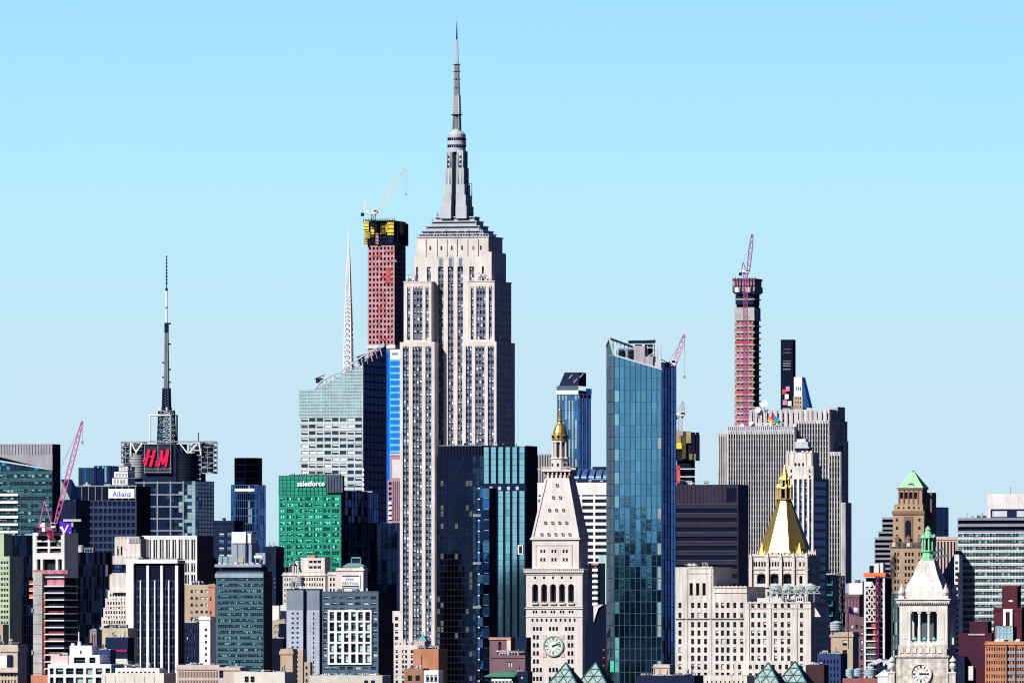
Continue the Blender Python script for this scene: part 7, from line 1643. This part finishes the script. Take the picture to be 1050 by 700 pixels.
# ================================================================ right hand quarter
b = clad('teal_slot_tower', 'dark tower with a few turquoise lit slots beside the cream block', 'office tower', 846, 860, None, 590, 5300, (BLACK, G_NAVY), 5, 22, L=14, mull=BLACK, done=True)
for k in range(6): g = MB(); g.box(b.X(848), b.X(853), -.4, -.05, b.Z(600+10.6*k), b.Z(598.2+10.6*k), mat('turquoise panel', (.02, .20, .18))); g.box(b.X(853), b.X(854), -.4, -.05, b.Z(600+10.6*k), b.Z(595+10.6*k), mat('turquoise panel', (.02, .20, .18))); g.build('lit_slot', b.root)
clutter(b, 0.5, b.W-.5, 1, 8, b.Z(590), 4, seed=2, big=3); b.finish()
simple('shaded_house', 'navy shaded block with faint windows at the foot of the cream block', 'apartment building', 838, 862, None, 672, 4350, mat('navy shade render', (.03, .05, .14)), ((840, 861, 6, .4),), 676, 7, .55, wm=(BLACK, WNAVY, WNAVY), var='k', L=12, cl=3)  # shadow on this block is put into its navy wall colour
b = simple('mauve_building', 'mauve stone block with tall narrow panels behind a flag pole', 'office building', 861, 881, 886, 609.5, 5350, PURB, ((862, 880.5, 6, .42),), 614, 14, .7, wm=(mat('dull pink panel', (.30, .20, .23)),)*3, cap=2.5, cl=7, done=False)
g = MB(); g.box(b.X(870.5), b.X(884.5), -.5, 6, b.Z(609), b.Z(597.5), WHITE); g.build('white_plant', b.root); g = MB(); g.box(b.X(860.6), b.X(870), .2, 6, b.Z(609), b.Z(598), mat('pale blue plant', (.28, .34, .44))); g.build('plant_house', b.root); g = MB(); g.frus((b.X(877), 5), b.m(3.5), b.Z(597.5), (b.X(877), 5), b.m(2.6), b.Z(594), 12, PURB); g.build('roof_drum', b.root); b.finish()
simple('arch_building', 'tan corner building with round headed windows below a silver tank', 'apartment building', 852, 874.5, 882, 649.5, 5000, TAN, ((864, 868.5, 1, 1),), 656, 10, .55, cap=3, y1=690, var='lt', L=12)
for k in range(10): b_ = None
tank(858, 636, 650, 4998, 6.5, 'wide silver tank on the tan corner building', mat('silver tank', (.42, .46, .52), rough=.4), cone=False, y=6)
simple('dusk_house', 'purple brown block with white windows behind the tan corner building', 'apartment building', 870, 888, None, 634, 5150, PURB, ((871, 886, 3, .5),), 640, 8, .5, var='lt', L=8)
g = MB(); x, _, z = px2w(870, 660, 4900); zt = px2w(0, 621, 4900)[2]; g.beam((x, 4900, z-2), (x, 4900, zt), .35, WHITE); fx = x+5
for k in range(6):
    u = k/6; g.poly([(x+.2+u*4.4, 4900+.5*math.sin(u*6), zt-3.2-u*1.5), (x+.2+(u+.17)*4.4, 4900+.5*math.sin((u+.17)*6), zt-3.2-(u+.17)*1.5), (x+.2+(u+.17)*4.4, 4900+.5*math.sin((u+.17)*6), zt-.2-(u+.17)*.8), (x+.2+u*4.4, 4900+.5*math.sin(u*6), zt-.2-u*.8)], WHITE if k > 2 else mat('violet flag cloth', (.30, .05, .28)))
tagit(g.build('flag_pole'), 'white pole with a drooping violet and white flag', 'flag pole')
def truss_building():
    D = 5100; b = Bld('braced_frame_building', 'white braced frame building with red nets, an orange belt and a maroon mast', 'building under construction', 886.5, 906.8, 914.5, D, L=None); X, Z, mb, W, L = b.X, b.Z, b.mb, b.W, b.L
    mb.box(.3, W-.1, 1.2, L, 0, Z(592), BLACK); fr = WHCONC
    for p in (887, 906.4): mb.box(X(p)-.45, X(p)+.45, -.3, 1.3, 0, Z(592), fr)
    r = random.Random(4)
    for k in range(16):
        q = 603+k*6.7; mb.box(0, W, -.25, 1.25, Z(q+.9), Z(q-.4), fr)
        if k < 6:
            for j in range(4):
                a0, a1 = W*j/4, W*(j+1)/4; am = (a0+a1)/2; g = mb; g.beam((a0, 0, Z(q)), (am, 0, Z(q-6.7)), .5, fr); g.beam((am, 0, Z(q-6.7)), (a1, 0, Z(q)), .5, fr)
        g = MB(); a = X(892+r.random()*3); g.box(a, a+2.6, .7, 1.1, Z(q+5.8), Z(q+1), NETR if k < 9 else WD2); g.build('net_panel', b.root)
        if k > 7: g = MB(); g.box(1, W*.5, .6, 1.1, Z(q+5.8), Z(q+1.5), mat('dim lit glass', (.085, .10, .09))); g.build('glazed_bay', b.root)
    g = MB(); g.box(X(886.5)-.3, X(908.5), -1, L*.4, Z(591.2), Z(587), ORNG); g.build('orange_net', b.root)
    for p0, p1, t in ((895.5, 900.5, 577.5), (902, 905, 577), (891, 893.8, 579.5)): g = MB(); g.box(X(p0), X(p1), 1, 6, Z(588), Z(t), WHCONC if p0 > 892 else DARK); g.build('stair_core', b.root)
    g = MB(); g.box(X(887.5), X(894), -.5, 2, Z(601), Z(596), WHITE); g.build('site_cabin', b.root)
    g = MB(); cx = X(900.5); g.lattice(cx, -1.8, 0, Z(590), b.m(2.8), b.m(2.8), 30, .26, mat('maroon crane paint', (.16, .02, .09), rough=.5)); g.build('hoist_mast', b.root); b.finish()
truss_building()
def stepped_dark():
    D = 5900; b = Bld('balcony_stepped_tower', 'dark tower with grey balcony bands stepping up beside the brown tower', 'apartment tower', 896.5, 918, None, D, L=14); X, Z = b.X, b.Z
    for p0, t, bt, y in ((904.3, 530, 546, 3), (900.5, 544.5, 551, 2), (896.7, 551, 722, 0)):
        x0 = X(p0, y); fac(b, 'f', y, x0, b.W, max(0, Z(bt)), Z(t), [(x0+.4, b.W-.2)], prow(b, t+2.2, min(bt, 640), 5.1, .56), mat('grey balcony band', (.22, .235, .27)), d=1.5, var='k', wm=(BLACK,)*3); b.mb.box(x0, b.W, y+.02, 14, max(0, Z(bt)), Z(t), DARK, skip='f')
    b.finish()
stepped_dark()
def brown_tower():
    D = 5400; b = Bld('brown_tower', 'brown brick tower with arcaded top and a bright green pyramid roof', 'skyscraper', 913, 949, 957, D, L=None); X, Z, mb, W, L = b.X, b.Z, b.mb, b.W, b.L; m = BUFF; m2 = mat('brown terracotta', (.22, .13, .095))
    yy = 2.5
    fac(b, 'f', 0, 0, W, 0, Z(556), bcols(b, ((916.5, 922.5, 2, .6), (927, 937.5, 3, .62), (941, 946.5, 2, .6))), prow(b, 566, 722, 7.0, .55), m, d=.6, var='n'); mb.box(0, W, 0, L, 0, Z(556), m, skip='f')
    mb.box(-.4, W+.4, -.5, L+.3, Z(561), Z(555.5), m2)
    for k in range(7): g = MB(); a = X(917+5*k); g.box(a-.8, a+.8, -.9, -.5, Z(560), Z(556), WB if k in (0, 3, 6) else WD2); g.build('parapet_window', b.root)
    x0, x1 = X(915.5, 1), X(947.5, 1)
    fac(b, 'f', 1, x0, x1, Z(556), Z(526), [(X(p-1.2, 1), X(p+1.2, 1)) for p in (919.8, 942.8)], prow(b, 531, 556, 8.4, .4), m, d=.5, var='dark'); mb.box(x0, x1, 1, L-1, Z(556), Z(526), m, skip='f')
    arch_face(b, 'f', .6, X(927, 1), X(936, 1), Z(555), Z(529), [(X(928.4, 1), X(934.4, 1))], Z(552.5), Z(536), m2, d=.34, back=WD); 
    for p in (920, 931.5, 943):
        g = MB(); g.frus((X(p), .2), 1.4, Z(556), (X(p), .2), 1.4, Z(551.6), 8, m2); g.frus((X(p), .2), 1.6, Z(551.6), (X(p), .2), .1, Z(548.6), 8, m2); g.build('cupola', b.root)
    mb.box(x0-.4, x1+.4, .4, L-.6, Z(527), Z(523.5), m2); x0, x1 = X(916.5, 2), X(946.5, 2); fac(b, 'f', 2, x0, x1, Z(523.5), Z(516.5), bcols(b, ((919, 945, 5, .4),), 2), [(Z(521.5), Z(519))], m, d=.4, var='lt'); mb.box(x0, x1, 2, L-2, Z(523.5), Z(516.5), m, skip='f')
    x0, x1 = X(921, 3), X(945.5, 3); arch_face(b, 'f', 3, x0, x1, Z(516.5), Z(500.5), [(X(p-1.5, 3), X(p+1.5, 3)) for p in (924.6, 929.4, 934.2, 939)], Z(511), Z(505.5), m, d=.8, back=WD); mb.box(x0, x1, 3, L-3, Z(516.5), Z(500.5), m, skip='f'); mb.box(x0-.6, x1+.6, 2.4, L-2.4, Z(501.3), Z(499.4), m2)
    for p in (922, 926.8, 931.6, 936.4, 941.5): mb.box(X(p, 3)-.3, X(p, 3)+.3, 2.6, 3.05, Z(516), Z(502), m2)
    g = MB(); GR = mat('fresh green copper roof', (.30, .68, .33), noise=.15); cx, cy = (x0+x1)/2+.2, L/2; h = (x1-x0)/2*1.02
    g.frus((cx, cy), (h+.2)*1.414, Z(499.4), (cx, cy), h*.13*1.414, Z(483.5), 4, GR, R(45)); g.build('pyramid_roof', b.root); g = MB(); g.frus((cx, cy), .9, Z(483.5), (cx, cy), .2, Z(481.5), 6, m2); g.build('roof_cap', b.root)
    g = MB(); g.box(cx-1.6, cx+1.6, cy-h*.98, cy-h*.5, Z(499), Z(495.4), mat('pale dormer', (.34, .42, .36))); g.frus((cx, cy-h*.8), 1.9, Z(495.4), (cx, cy-h*.8), .3, Z(493.5), 8, mat('pale dormer', (.34, .42, .36))); g.build('dormer', b.root)
    g = MB(); g.box(W-6, W+1.5, 8, L, Z(560), Z(504.5), mat('dusky brick', (.17, .10, .12))); g.build('stair_wing', b.root); b.finish()
brown_tower()
clad('navy_tower', 'small navy tower with pale blue panes right behind the brown tower', 'office tower', 956, 967, 968.5, 520, 6000, (G_NAVY, G_NAVYL), 4, 14, L=14, mull=BLACK, rp=lambda i, j, r: G_BLUEL if (i in (1, 2) and r.random() < .5 and j > 3) else G_NAVY)
b = simple('fluted_block', 'beige block with close vertical fins under a pinkish roof edge', 'office building', 956, 981, 984, 551.5, 5750, mat('beige pink stone', (.48, .37, .33)), ((957, 980.5, 7, .52),), 555, 40, .9, y1=594, wm=(WD, WD, WD), var='k', L=14, cap=1.6)
def wedge():
    D = 5500; b = Bld('wedge_building', 'dark glass wedge with a steep diagonal edge beside the copper lantern', 'office building', 957, 980.5, None, D, L=14); X, Z, mb, W, L = b.X, b.Z, b.mb, b.W, b.L
    A = [(X(957), 0, 0), (W, 0, 0), (W, 0, Z(564)), (X(962), 0, Z(596))]; B_ = [(p[0], L, p[2]) for p in A]; g = MB()
    g.poly(A, G_NAVY); g.poly(B_, BLACK)
    for k in range(4): g.poly([A[k], A[(k+1) % 4], B_[(k+1) % 4], B_[k]], PALEG if k == 2 else BLACK)
    g.build('glass_wedge', b.root); g = MB()
    for k in range(9): t = k/9; g.beam((X(962)+(W-X(962))*t, -.1, 0), (X(962)+(W-X(962))*t, -.1, Z(596)+(Z(564)-Z(596))*t), .25, WNAVY)
    for (p, q, u, v) in ((955, 568, 966, 562), (956, 573, 972, 568)): g.beam((X(p), 2, Z(q)), (X(u), 2, Z(v)), 1.1, mat('slate blue cladding', (.075, .115, .16)))
    g.build('edge_frame', b.root); b.finish()
wedge()
simple('pale_strip_building', 'narrow pale building between the glass wedge and the ribbon windowed office', 'office building', 978.5, 983.5, None, 570, 5450, WHCONC, ((979.5, 982.5, 1, 1),), 575, 6, .5, L=8)
def ribbon():
    D = 5500; b = Bld('ribbon_office', 'wide office with white sill bands and teal ribbon windows below a white penthouse', 'office tower', 981.8, 1072, None, D, L=30); X, Z, mb, W, L = b.X, b.Z, b.mb, b.W, b.L; wm = (mat('dim teal ribbon', (.02, .07, .09), rough=.2, noise=.5, sc=.3), mat('teal ribbon glass', (.05, .19, .22), rough=.15, noise=.4, sc=.4), mat('pale teal ribbon', (.20, .40, .42)))
    B1 = mat('grey black fascia', (.045, .05, .065), rough=.5)
    fac(b, 'f', 0, 0, W, Z(545.5), Z(530.5), [(X(982.5), X(1071))], [(Z(536.6), Z(533)), (Z(543.6), Z(539.5))], mat('grey balcony band', (.22, .235, .27)), d=1.2, var='k', wm=(BLACK,)*3)
    cols = bcols(b, ((982.4, 1071, 30, .96),)); rows = prow(b, 546.5, 722, 6.62, .58)
    fac(b, 'f', 0, 0, W, 0, Z(545.5), cols, rows, WHCONC, d=.5, var='es', wm=wm); mb.box(0, W, .02, L, 0, Z(530.5), DARK, skip='f')
    g = MB()
    for k in range(27):
        z = Z(552.1+6.62*k)
        for j in range(60): a = X(982.6)+(X(1071)-X(982.6))*j/60; g.box(a, a+.35, -.12, 0.01, z-.6, z+.45, GREYST)
    g.build('sill_joint', b.root)
    mb.box(X(1012), W-1, 2, 22, Z(530.5), Z(506), mat('white penthouse', (.66, .62, .61))); mb.box(X(1015), W-1.5, 1.6, 2.02, Z(530.4), Z(521.5), DARK)
    for p in (1017, 1042): g = MB(); g.box(X(p), X(p+15), 1.4, 1.62, Z(529.5), Z(523.5), PALEG); g.build('penthouse_window', b.root)
    g = MB(); g.beam((X(1033), 8, Z(506)), (X(1033), 8, Z(499)), .2, DARK); g.beam((X(989), 4, Z(530)), (X(990.5), 4, Z(525)), .25, GREYM); g.build('antenna', b.root)
    clutter(b, 4, X(1010), 2, 14, Z(530.5), 4, seed=3, big=2.4); b.finish()
ribbon()
b = simple('maroon_building', 'maroon block with a white framed pair of tall windows', 'apartment building', 1019, 1047.5, None, 624.5, 4700, MAROON, ((1023, 1027, 2, .5),), 640, 30, .5, y1=660, L=12, done=False, cap=1)
g = MB(); g.box(b.X(1026.5), b.X(1042), 2, 10, b.Z(625), b.Z(600.5), MAROON); g.box(b.X(1033.5), b.X(1037.5), 1.8, 2.02, b.Z(616.5), b.Z(615), WHITE); g.build('upper_block', b.root)
g = MB(); x0, x1 = b.X(1029), b.X(1038.5); g.box(x0, x1, -.8, -.02, b.Z(627), b.Z(624), WHITE); g.box(x0, x0+1.2, -.8, -.02, b.Z(641), b.Z(627), WHITE); g.box(x1-1.2, x1, -.8, -.02, b.Z(641), b.Z(627), WHITE); g.box((x0+x1)/2-.25, (x0+x1)/2+.25, -.7, -.02, b.Z(641), b.Z(627), MAROON); g.build('white_frame', b.root); b.finish()
b = Bld('roof_plant_house', 'light blue glazed plant house in front of the white framed windows', 'roof building', 1021, 1038.5, 1046, 4550, L=8); b.mb.box(.2, b.W, .2, b.L, 0, b.Z(642), DARK); curtain(b, 'f', 0, 0, b.W, b.Z(655), b.Z(642), 5, 2, (mat('sky blue panel', (.22, .42, .52), rough=.4),), mull=WHCONC, mw=.2, tilt=.01); b.finish()
b = simple('maroon_building', 'broad windowless maroon wall in front of the ribbon windowed office', 'apartment building', 983, 1017, None, 650.5, 4900, mat('plum brick', (.055, .016, .032), noise=.1), None, 0, 1, 1, L=14, done=False)
g = MB(); g.box(b.X(994), b.X(1012.5), .5, 9, b.Z(650.5), b.Z(636.5), mat('plum brick', (.055, .016, .032))); g.box(b.X(993), b.X(1010), -.5, 0, b.Z(650.8), b.Z(649.4), GREYST); g.build('upper_block', b.root)
g = MB(); g.box(b.X(993), b.X(998.6), -1.6, -.02, b.Z(697), b.Z(682.5), WHCONC); g.build('white_shaft', b.root); g = MB(); g.box(b.X(984), b.X(991), -3.8, -.02, 0, b.Z(672), DARK); g.build('dark_wing', b.root); b.finish()
b = simple('orange_brick_building', 'orange brick apartment block with dense grey framed windows at the corner', 'apartment building', 1010, 1068, None, 659.5, 4300, ORB, ((1011, 1031, 8, .5), (1033, 1067, 14, .62)), 663, 7.0, .52, L=16, cl=0, done=False, cap=1.2, var='n', wm=(WD, WD2, WB))
for k in range(9): b.mb.box(b.X(1032), b.W, -.12, .02, b.Z(669.9+7*k), b.Z(667.0+7*k), mat('grey window bay', (.25, .25, .29)))
for k in range(5): b.mb.box(b.X(1032.2+9*k), b.X(1033+9*k), -.4, .02, 0, b.Z(660), DARK)
for p, m in ((1019, WHITE), (1024, WHCONC), (1033, TAN), (1040, WHCONC)): g = MB(); g.poly([(b.X(p), 1, b.Z(659)), (b.X(p+5), 1, b.Z(659)), (b.X(p+5), 1, b.Z(655)), (b.X(p+2), 1, b.Z(654.5))], m); g.box(b.X(p), b.X(p+5), 1.05, 4, b.Z(659.4), b.Z(656), m); g.build('roof_unit', b.root)
b.finish()
b = clad('green_glass_house', 'narrow building of green tinted panes beside the columned clock tower', 'apartment building', 914.5, 923, None, 608, 4300, (G_GREEN, mat('mint glass', (.32, .50, .46), rough=.3), WBT), 3, 22, L=8, mull=WD2, mw=.3, body=DARK)
simple('red_roof_building', 'low russet roofed building with silver tanks beside the columned clock tower', 'building', 864, 906, None, 695, 4150, mat('russet brick', (.26, .10, .09)), None, 0, 1, 1, L=14, pl=False)
for k, (p, w_, lb) in enumerate(((871.5, 4, 'pale blue tank on the russet roof, beside the tan corner building'), (880, 4.6, 'pale blue tank on the russet roof, second from the tan corner building'), (893, 6.5, 'largest pale blue tank on the russet roof, beside the clock tower'))): tank(p, 684.5, 696, 4152, w_, lb, mat('pale blue tank', (.34, .46, .52), rough=.5), 'pale blue tanks on the russet roof', cone=False, y=4)
b = Bld('white_roof_hall', 'white pitched roof hall tucked beside the clock tower base', 'hall', 900, 912, None, 4050, L=12); g = MB(); g.poly([(-1, -.3, b.Z(693)), (b.W+1, -.3, b.Z(693)), (b.W*.6, -.3, b.Z(686))], WHITE); g.poly([(-1, -.3, b.Z(693)), (b.W*.6, -.3, b.Z(686)), (b.W*.6, 12, b.Z(686)), (-1, 12, b.Z(693))], WHITE); g.poly([(b.W+1, -.3, b.Z(693)), (b.W*.6, -.3, b.Z(686)), (b.W*.6, 12, b.Z(686)), (b.W+1, 12, b.Z(693))], WHCONC); g.build('pitched_roof', b.root); b.mb.box(0, b.W, 0, 12, 0, b.Z(693), WHCONC); b.finish()
b = Bld('steel_shed', 'open grey steel shed frame beside the braced frame building', 'shed', 890, 912, None, 4700, L=10); g = MB(); X, Z = b.X, b.Z
for y in (0, 5, 10):
    P = [(X(891), Z(700)), (X(891), Z(681)), (X(902), Z(675.5)), (X(911), Z(681)), (X(911), Z(700))]
    for (p, q), (u, v) in zip(P, P[1:]): g.beam((p, y, q), (u, y, v), .7, PALEG)
for p, q in ((X(891), Z(681)), (X(902), Z(675.5)), (X(911), Z(681))): g.beam((p, 0, q), (p, 10, q), .6, PALEG)
g.build('frame', b.root); b.mb.box(1, b.W-1, 6, 9.8, 0, Z(682), DARK); b.finish()

# ================================================================ foreground rows along the bottom edge
b = simple('cream_house', 'cream brick house with two rows of small windows in the bottom corner', 'apartment building', -14, 18, 21.5, 663, 4200, mat('cream brick', (.46, .38, .30)), ((-12, 17, 9, .5),), 690, 6.6, .5, var='lt', L=12, cap=5, cl=5, done=False)
g = MB(); g.box(b.X(8), b.X(12.5), -.9, .3, b.Z(686), b.Z(671), DARK); g.build('dark_bay', b.root); g = MB(); g.box(b.X(-10), b.X(8), -1.2, -.02, b.Z(684), b.Z(672), WHITE); g.build('white_plant', b.root); g = MB(); g.box(-.5, b.W+.5, -1.5, .4, b.Z(689), b.Z(684), mat('pinkish cornice', (.56, .44, .40))); g.build('cornice', b.root); b.finish()
simple('tan_tower', 'tan pier cut off by the picture edge above the cream corner house', 'apartment building', -16, 3, 3.4, 642, 4400, TAN, ((-12, 1, 3, .5),), 650, 8, .5, L=8)
def white_modern():
    D = 4350; b = Bld('white_terraced_building', 'white terraced building with large square teal windows and a stepped roof', 'office building', 49, 114, None, D, L=18); X, Z, mb, W = b.X, b.Z, b.mb, b.W; m = WHITE; wm = (WD, WBT, WPALE)
    fac(b, 'f', 0, 0, W, 0, Z(680.5), [(X(p), X(p+w_)) for p, w_ in ((51, 4), (57, 8), (67.5, 8), (77.5, 8), (88, 7), (98, 7), (108, 5))], [(Z(691), Z(684.6)), (Z(705), Z(694)), (Z(718), Z(708))], m, d=1, var='es', wm=wm); mb.box(0, W, .02, 18, 0, Z(680.5), m, skip='f')
    x0, x1 = X(57, 2), X(102, 2); fac(b, 'f', 2, X(71, 2), x1, Z(680.5), Z(671), [(X(74), X(86)), (X(90), X(96.5))], [(Z(679.6), Z(673.5))], m, d=1, var='k', wm=wm); mb.box(X(71, 2), x1, 2, 14, Z(680.5), Z(671), m, skip='f')
    mb.box(X(52, 2), X(70, 2), 2, 10, Z(680.5), Z(672), mat('pinkish plaster', (.62, .50, .48)))
    x0, x1 = X(71.5, 4), X(94, 4); fac(b, 'f', 4, x0, x1, Z(671), Z(661.5), [(X(82, 4), X(83.8, 4))], [(Z(670.4), Z(666.5))], m, d=.5, var='k'); mb.box(x0, x1, 4, 12, Z(671), Z(661.5), m, skip='f')
    for p, w_, t in ((73, 2.5, 659), (79.5, 3, 657.5), (84, 7, 659.5), (92, 1.6, 658.5)): g = MB(); g.box(X(p, 5), X(p+w_, 5), 5, 7, Z(661.5), Z(t), m if p < 84 else DARK); g.build('roof_unit', b.root)
    g = MB(); g.beam((X(80.8, 6), 6, Z(658)), (X(80.8, 6), 6, Z(647.5)), .35, WHITE); g.build('antenna', b.root); clutter(b, 3, 12, 3, 8, Z(672), 3, seed=4, big=2.2); b.finish()
white_modern()
simple('mauve_shaft', 'mauve brick shaft with ribs standing under the stepped cream tower', 'apartment building', 92, 99, 104, 647, 4700, mat('mauve brick', (.24, .19, .22)), ((93.5, 98.5, 2, .4),), 650, 30, .9, y1=672, var='k', L=8, cl=2)
simple('jumbled_house', 'tan flat roofed house with dark roof gear below the stepped cream tower', 'apartment building', 104, 131, None, 645.5, 4950, mat('sand render', (.46, .40, .28)), None, 0, 1, 1, L=14, cl=9, big=4)
b = simple('jumbled_house', 'dark banded house with a red strip and white windows below the tan flat roof', 'apartment building', 108, 131, None, 655, 4800, DARK, ((112, 130, 5, .6),), 666, 9.5, .3, wm=(WB, WPALE, WB), var='lt', L=10, cl=6, big=3, done=False); g = MB(); g.box(b.X(114), b.X(130.5), -.5, 0, b.Z(668), b.Z(665.6), mat('crimson strip', (.30, .02, .08))); g.build('red_strip', b.root); g = MB(); g.box(b.X(113), b.X(131), -.8, 0, b.Z(678.5), b.Z(675), WHCONC); g.build('balcony', b.root); b.finish()
simple('pale_roof_house', 'small pale house with two dark openings under the dark banded house', 'apartment building', 115, 131, None, 679.5, 4600, mat('grey cream', (.52, .48, .42)), ((119, 128, 2, .4),), 682.5, 9, .35, var='k', L=8, cap=1.4, y1=690)
simple('navy_block', 'navy glazed low block between the white terraced building and pale house', 'office building', 98, 113, None, 668, 4500, mat('navy shade render', (.03, .05, .14)), ((99, 112, 4, .6),), 672, 7, .5, wm=(WNAVY, WBLU, WB), L=8, cl=3)
b = simple('long_white_building', 'long low white building with a line of small roof openings along the bottom', 'building', 104, 168, None, 692, 4100, mat('ivory concrete', (.60, .57, .50)), None, 0, 1, 1, L=16, done=False); g = MB(); g.box(b.X(118), b.X(163), .5, 8, b.Z(692), b.Z(684.5), WHITE)
for k in range(9): g.box(b.X(121+4.4*k), b.X(123+4.4*k), .3, .52, b.Z(691), b.Z(688), WD)
g.build('roof_storey', b.root); 
for k in range(6): g = MB(); g.box(b.X(108+10*k)-.1, b.X(108+10*k)+.1, -.15, .01, 0, b.Z(692.5), GREYST); g.build('pilaster', b.root)
clutter(b, 8, b.W-4, 2, 8, b.Z(684.5), 6, seed=5, big=2.4); b.finish()
b = simple('ribbed_building', 'low beige building with close vertical fins beneath the striped tower', 'office building', 181, 225, None, 683.5, 4150, mat('beige fin stone', (.50, .40, .35)), ((183, 224, 26, .5),), 688, 9, .7, wm=(mat('shade beige', (.20, .15, .15)),)*3, var='k', L=14, cap=2.6, cl=7, big=2.6)
simple('ribbed_building', 'plain beige end wall with one navy opening next to the finned building', 'office building', 224.4, 246, 256, 686, 4100, mat('beige fin stone', (.50, .40, .35)), ((224.9, 229, 1, 1),), 686.5, 40, .2, y1=700, var='k', L=12, cap=.9, cl=3, big=2.6)
simple('low_roof_building', 'low pale roofed building with small green domes at the bottom edge', 'building', 240, 292, None, 691, 4000, mat('ivory concrete', (.60, .57, .50)), ((250, 262, 2, .7),), 693, 10, .6, var='k', L=12, cl=22, big=2.4)
simple('low_roof_building', 'long low dark roof with railings below the white grid block', 'building', 318, 392, None, 694.5, 3950, mat('grey cream', (.52, .48, .42)), ((372, 386, 2, .6),), 697, 10, .6, var='k', L=12, cl=22, big=2.2)
simple('tan_kiosk', 'plain pale tan roof house at the foot of the slanted glass tower', 'roof building', 670, 686.5, None, 683, 4300, mat('pale tan render', (.52, .43, .36)), None, 0, 1, 1, L=8, cap=1)
simple('low_roof_building', 'low dark roof crowded with vents at the foot of the slanted glass tower', 'building', 652, 712, None, 694.5, 4000, DARK, None, 0, 1, 1, L=14, cl=26, big=2.4)
simple('low_roof_building', 'low cream parapet with tiny windows in front of the cream stepped block', 'building', 711, 766, None, 694.5, 4050, CREAM, ((714, 764, 11, .3),), 697.5, 6, .5, var='k', L=12, cl=3, big=2)
simple('brick_chimney_house', 'dark brick house with a round roof stack beside the cream stepped block', 'apartment building', 826, 845, None, 683.5, 4200, mat('dark brown brick', (.05, .025, .03)), None, 0, 1, 1, L=8, cl=5, big=3)
simple('pale_chimney', 'pale upright shaft in front of the dark flank of the cream block', 'chimney', 839.5, 846, 848, 675.5, 4400, mat('grey cream', (.52, .48, .42)), None, 0, 1, 1, L=4)
simple('dark_roof_building', 'low dark roof line beside the marble clock tower foot', 'building', 524, 541, None, 690, 4500, DARK, ((528, 537, 2, .6),), 692.5, 9, .3, wm=(WB, WB, WB), var='lt', L=8, cl=3, big=2)
# distant blocks closing the street gaps
for i, (p0, p1, t, m, lb) in enumerate(((204, 232, 612, DARK, 'plain dark distant block glimpsed between the tan block and the teal office'), (262, 300, 577, DARK, 'distant dark block in the gap beside the green tower'), (874, 900, 600, mat('grey cream', (.52, .48, .42)), 'distant pale block closing the gap beside the braced frame building'), (945, 990, 596, DARK, 'distant dark block behind the copper lantern'), (500, 640, 600, BLACK, 'distant black block behind the marble clock tower'), (826, 880, 616, DARK, 'distant dark block behind the turquoise slotted tower'), (-30, 110, 600, DARK, 'distant dark block behind the concrete frame'), (985, 1075, 600, DARK, 'distant dark block behind the ribbon windowed office'))):
    simple('distant_block', lb, 'building', p0, p1, None, t, 7200+20*i, m, ((p0+2, p1-2, int((p1-p0)/4), .5),), t+4, 7, .5, wm=(WD, WD2, WB), var='n', L=20, y1=660, cl=2)
# unseen blocks added off frame to darken reflections in the tower glass
for i, (x, y, w_, d_, h) in enumerate(((-1380, 2250, 300, 160, 158), (-1750, 2700, 200, 180, 150), (-1150, 1800, 170, 150, 140), (-2100, 2300, 260, 180, 160), (-1600, 3500, 160, 120, 150))):
    g = MB(); root = bpy.data.objects.new('unseen_reflection_block', None); COL.objects.link(root); root.location = (x, y, 0); root.rotation_euler = (0, 0, R(-15)); g.box(-w_/2, w_/2, -d_/2, d_/2, 0, h, mat('reflection block dark', (.05, .07, .10)))
    for k in range(5): g.box(-w_/2+w_*k/5, -w_/2+w_*(k+.6)/5, -d_/3, d_/3, h, h+6+(k*7) % 17, DARK)
    g.build('wall', root); tagit(root, ('unseen dark block added for reflections in the tower glass', 'second unseen block added for glass reflections, beyond the first', 'nearest unseen block added for glass reflections', 'widest unseen block added for reflections, off to the side', 'farthest unseen block added for reflections, off to the side')[i], 'building')
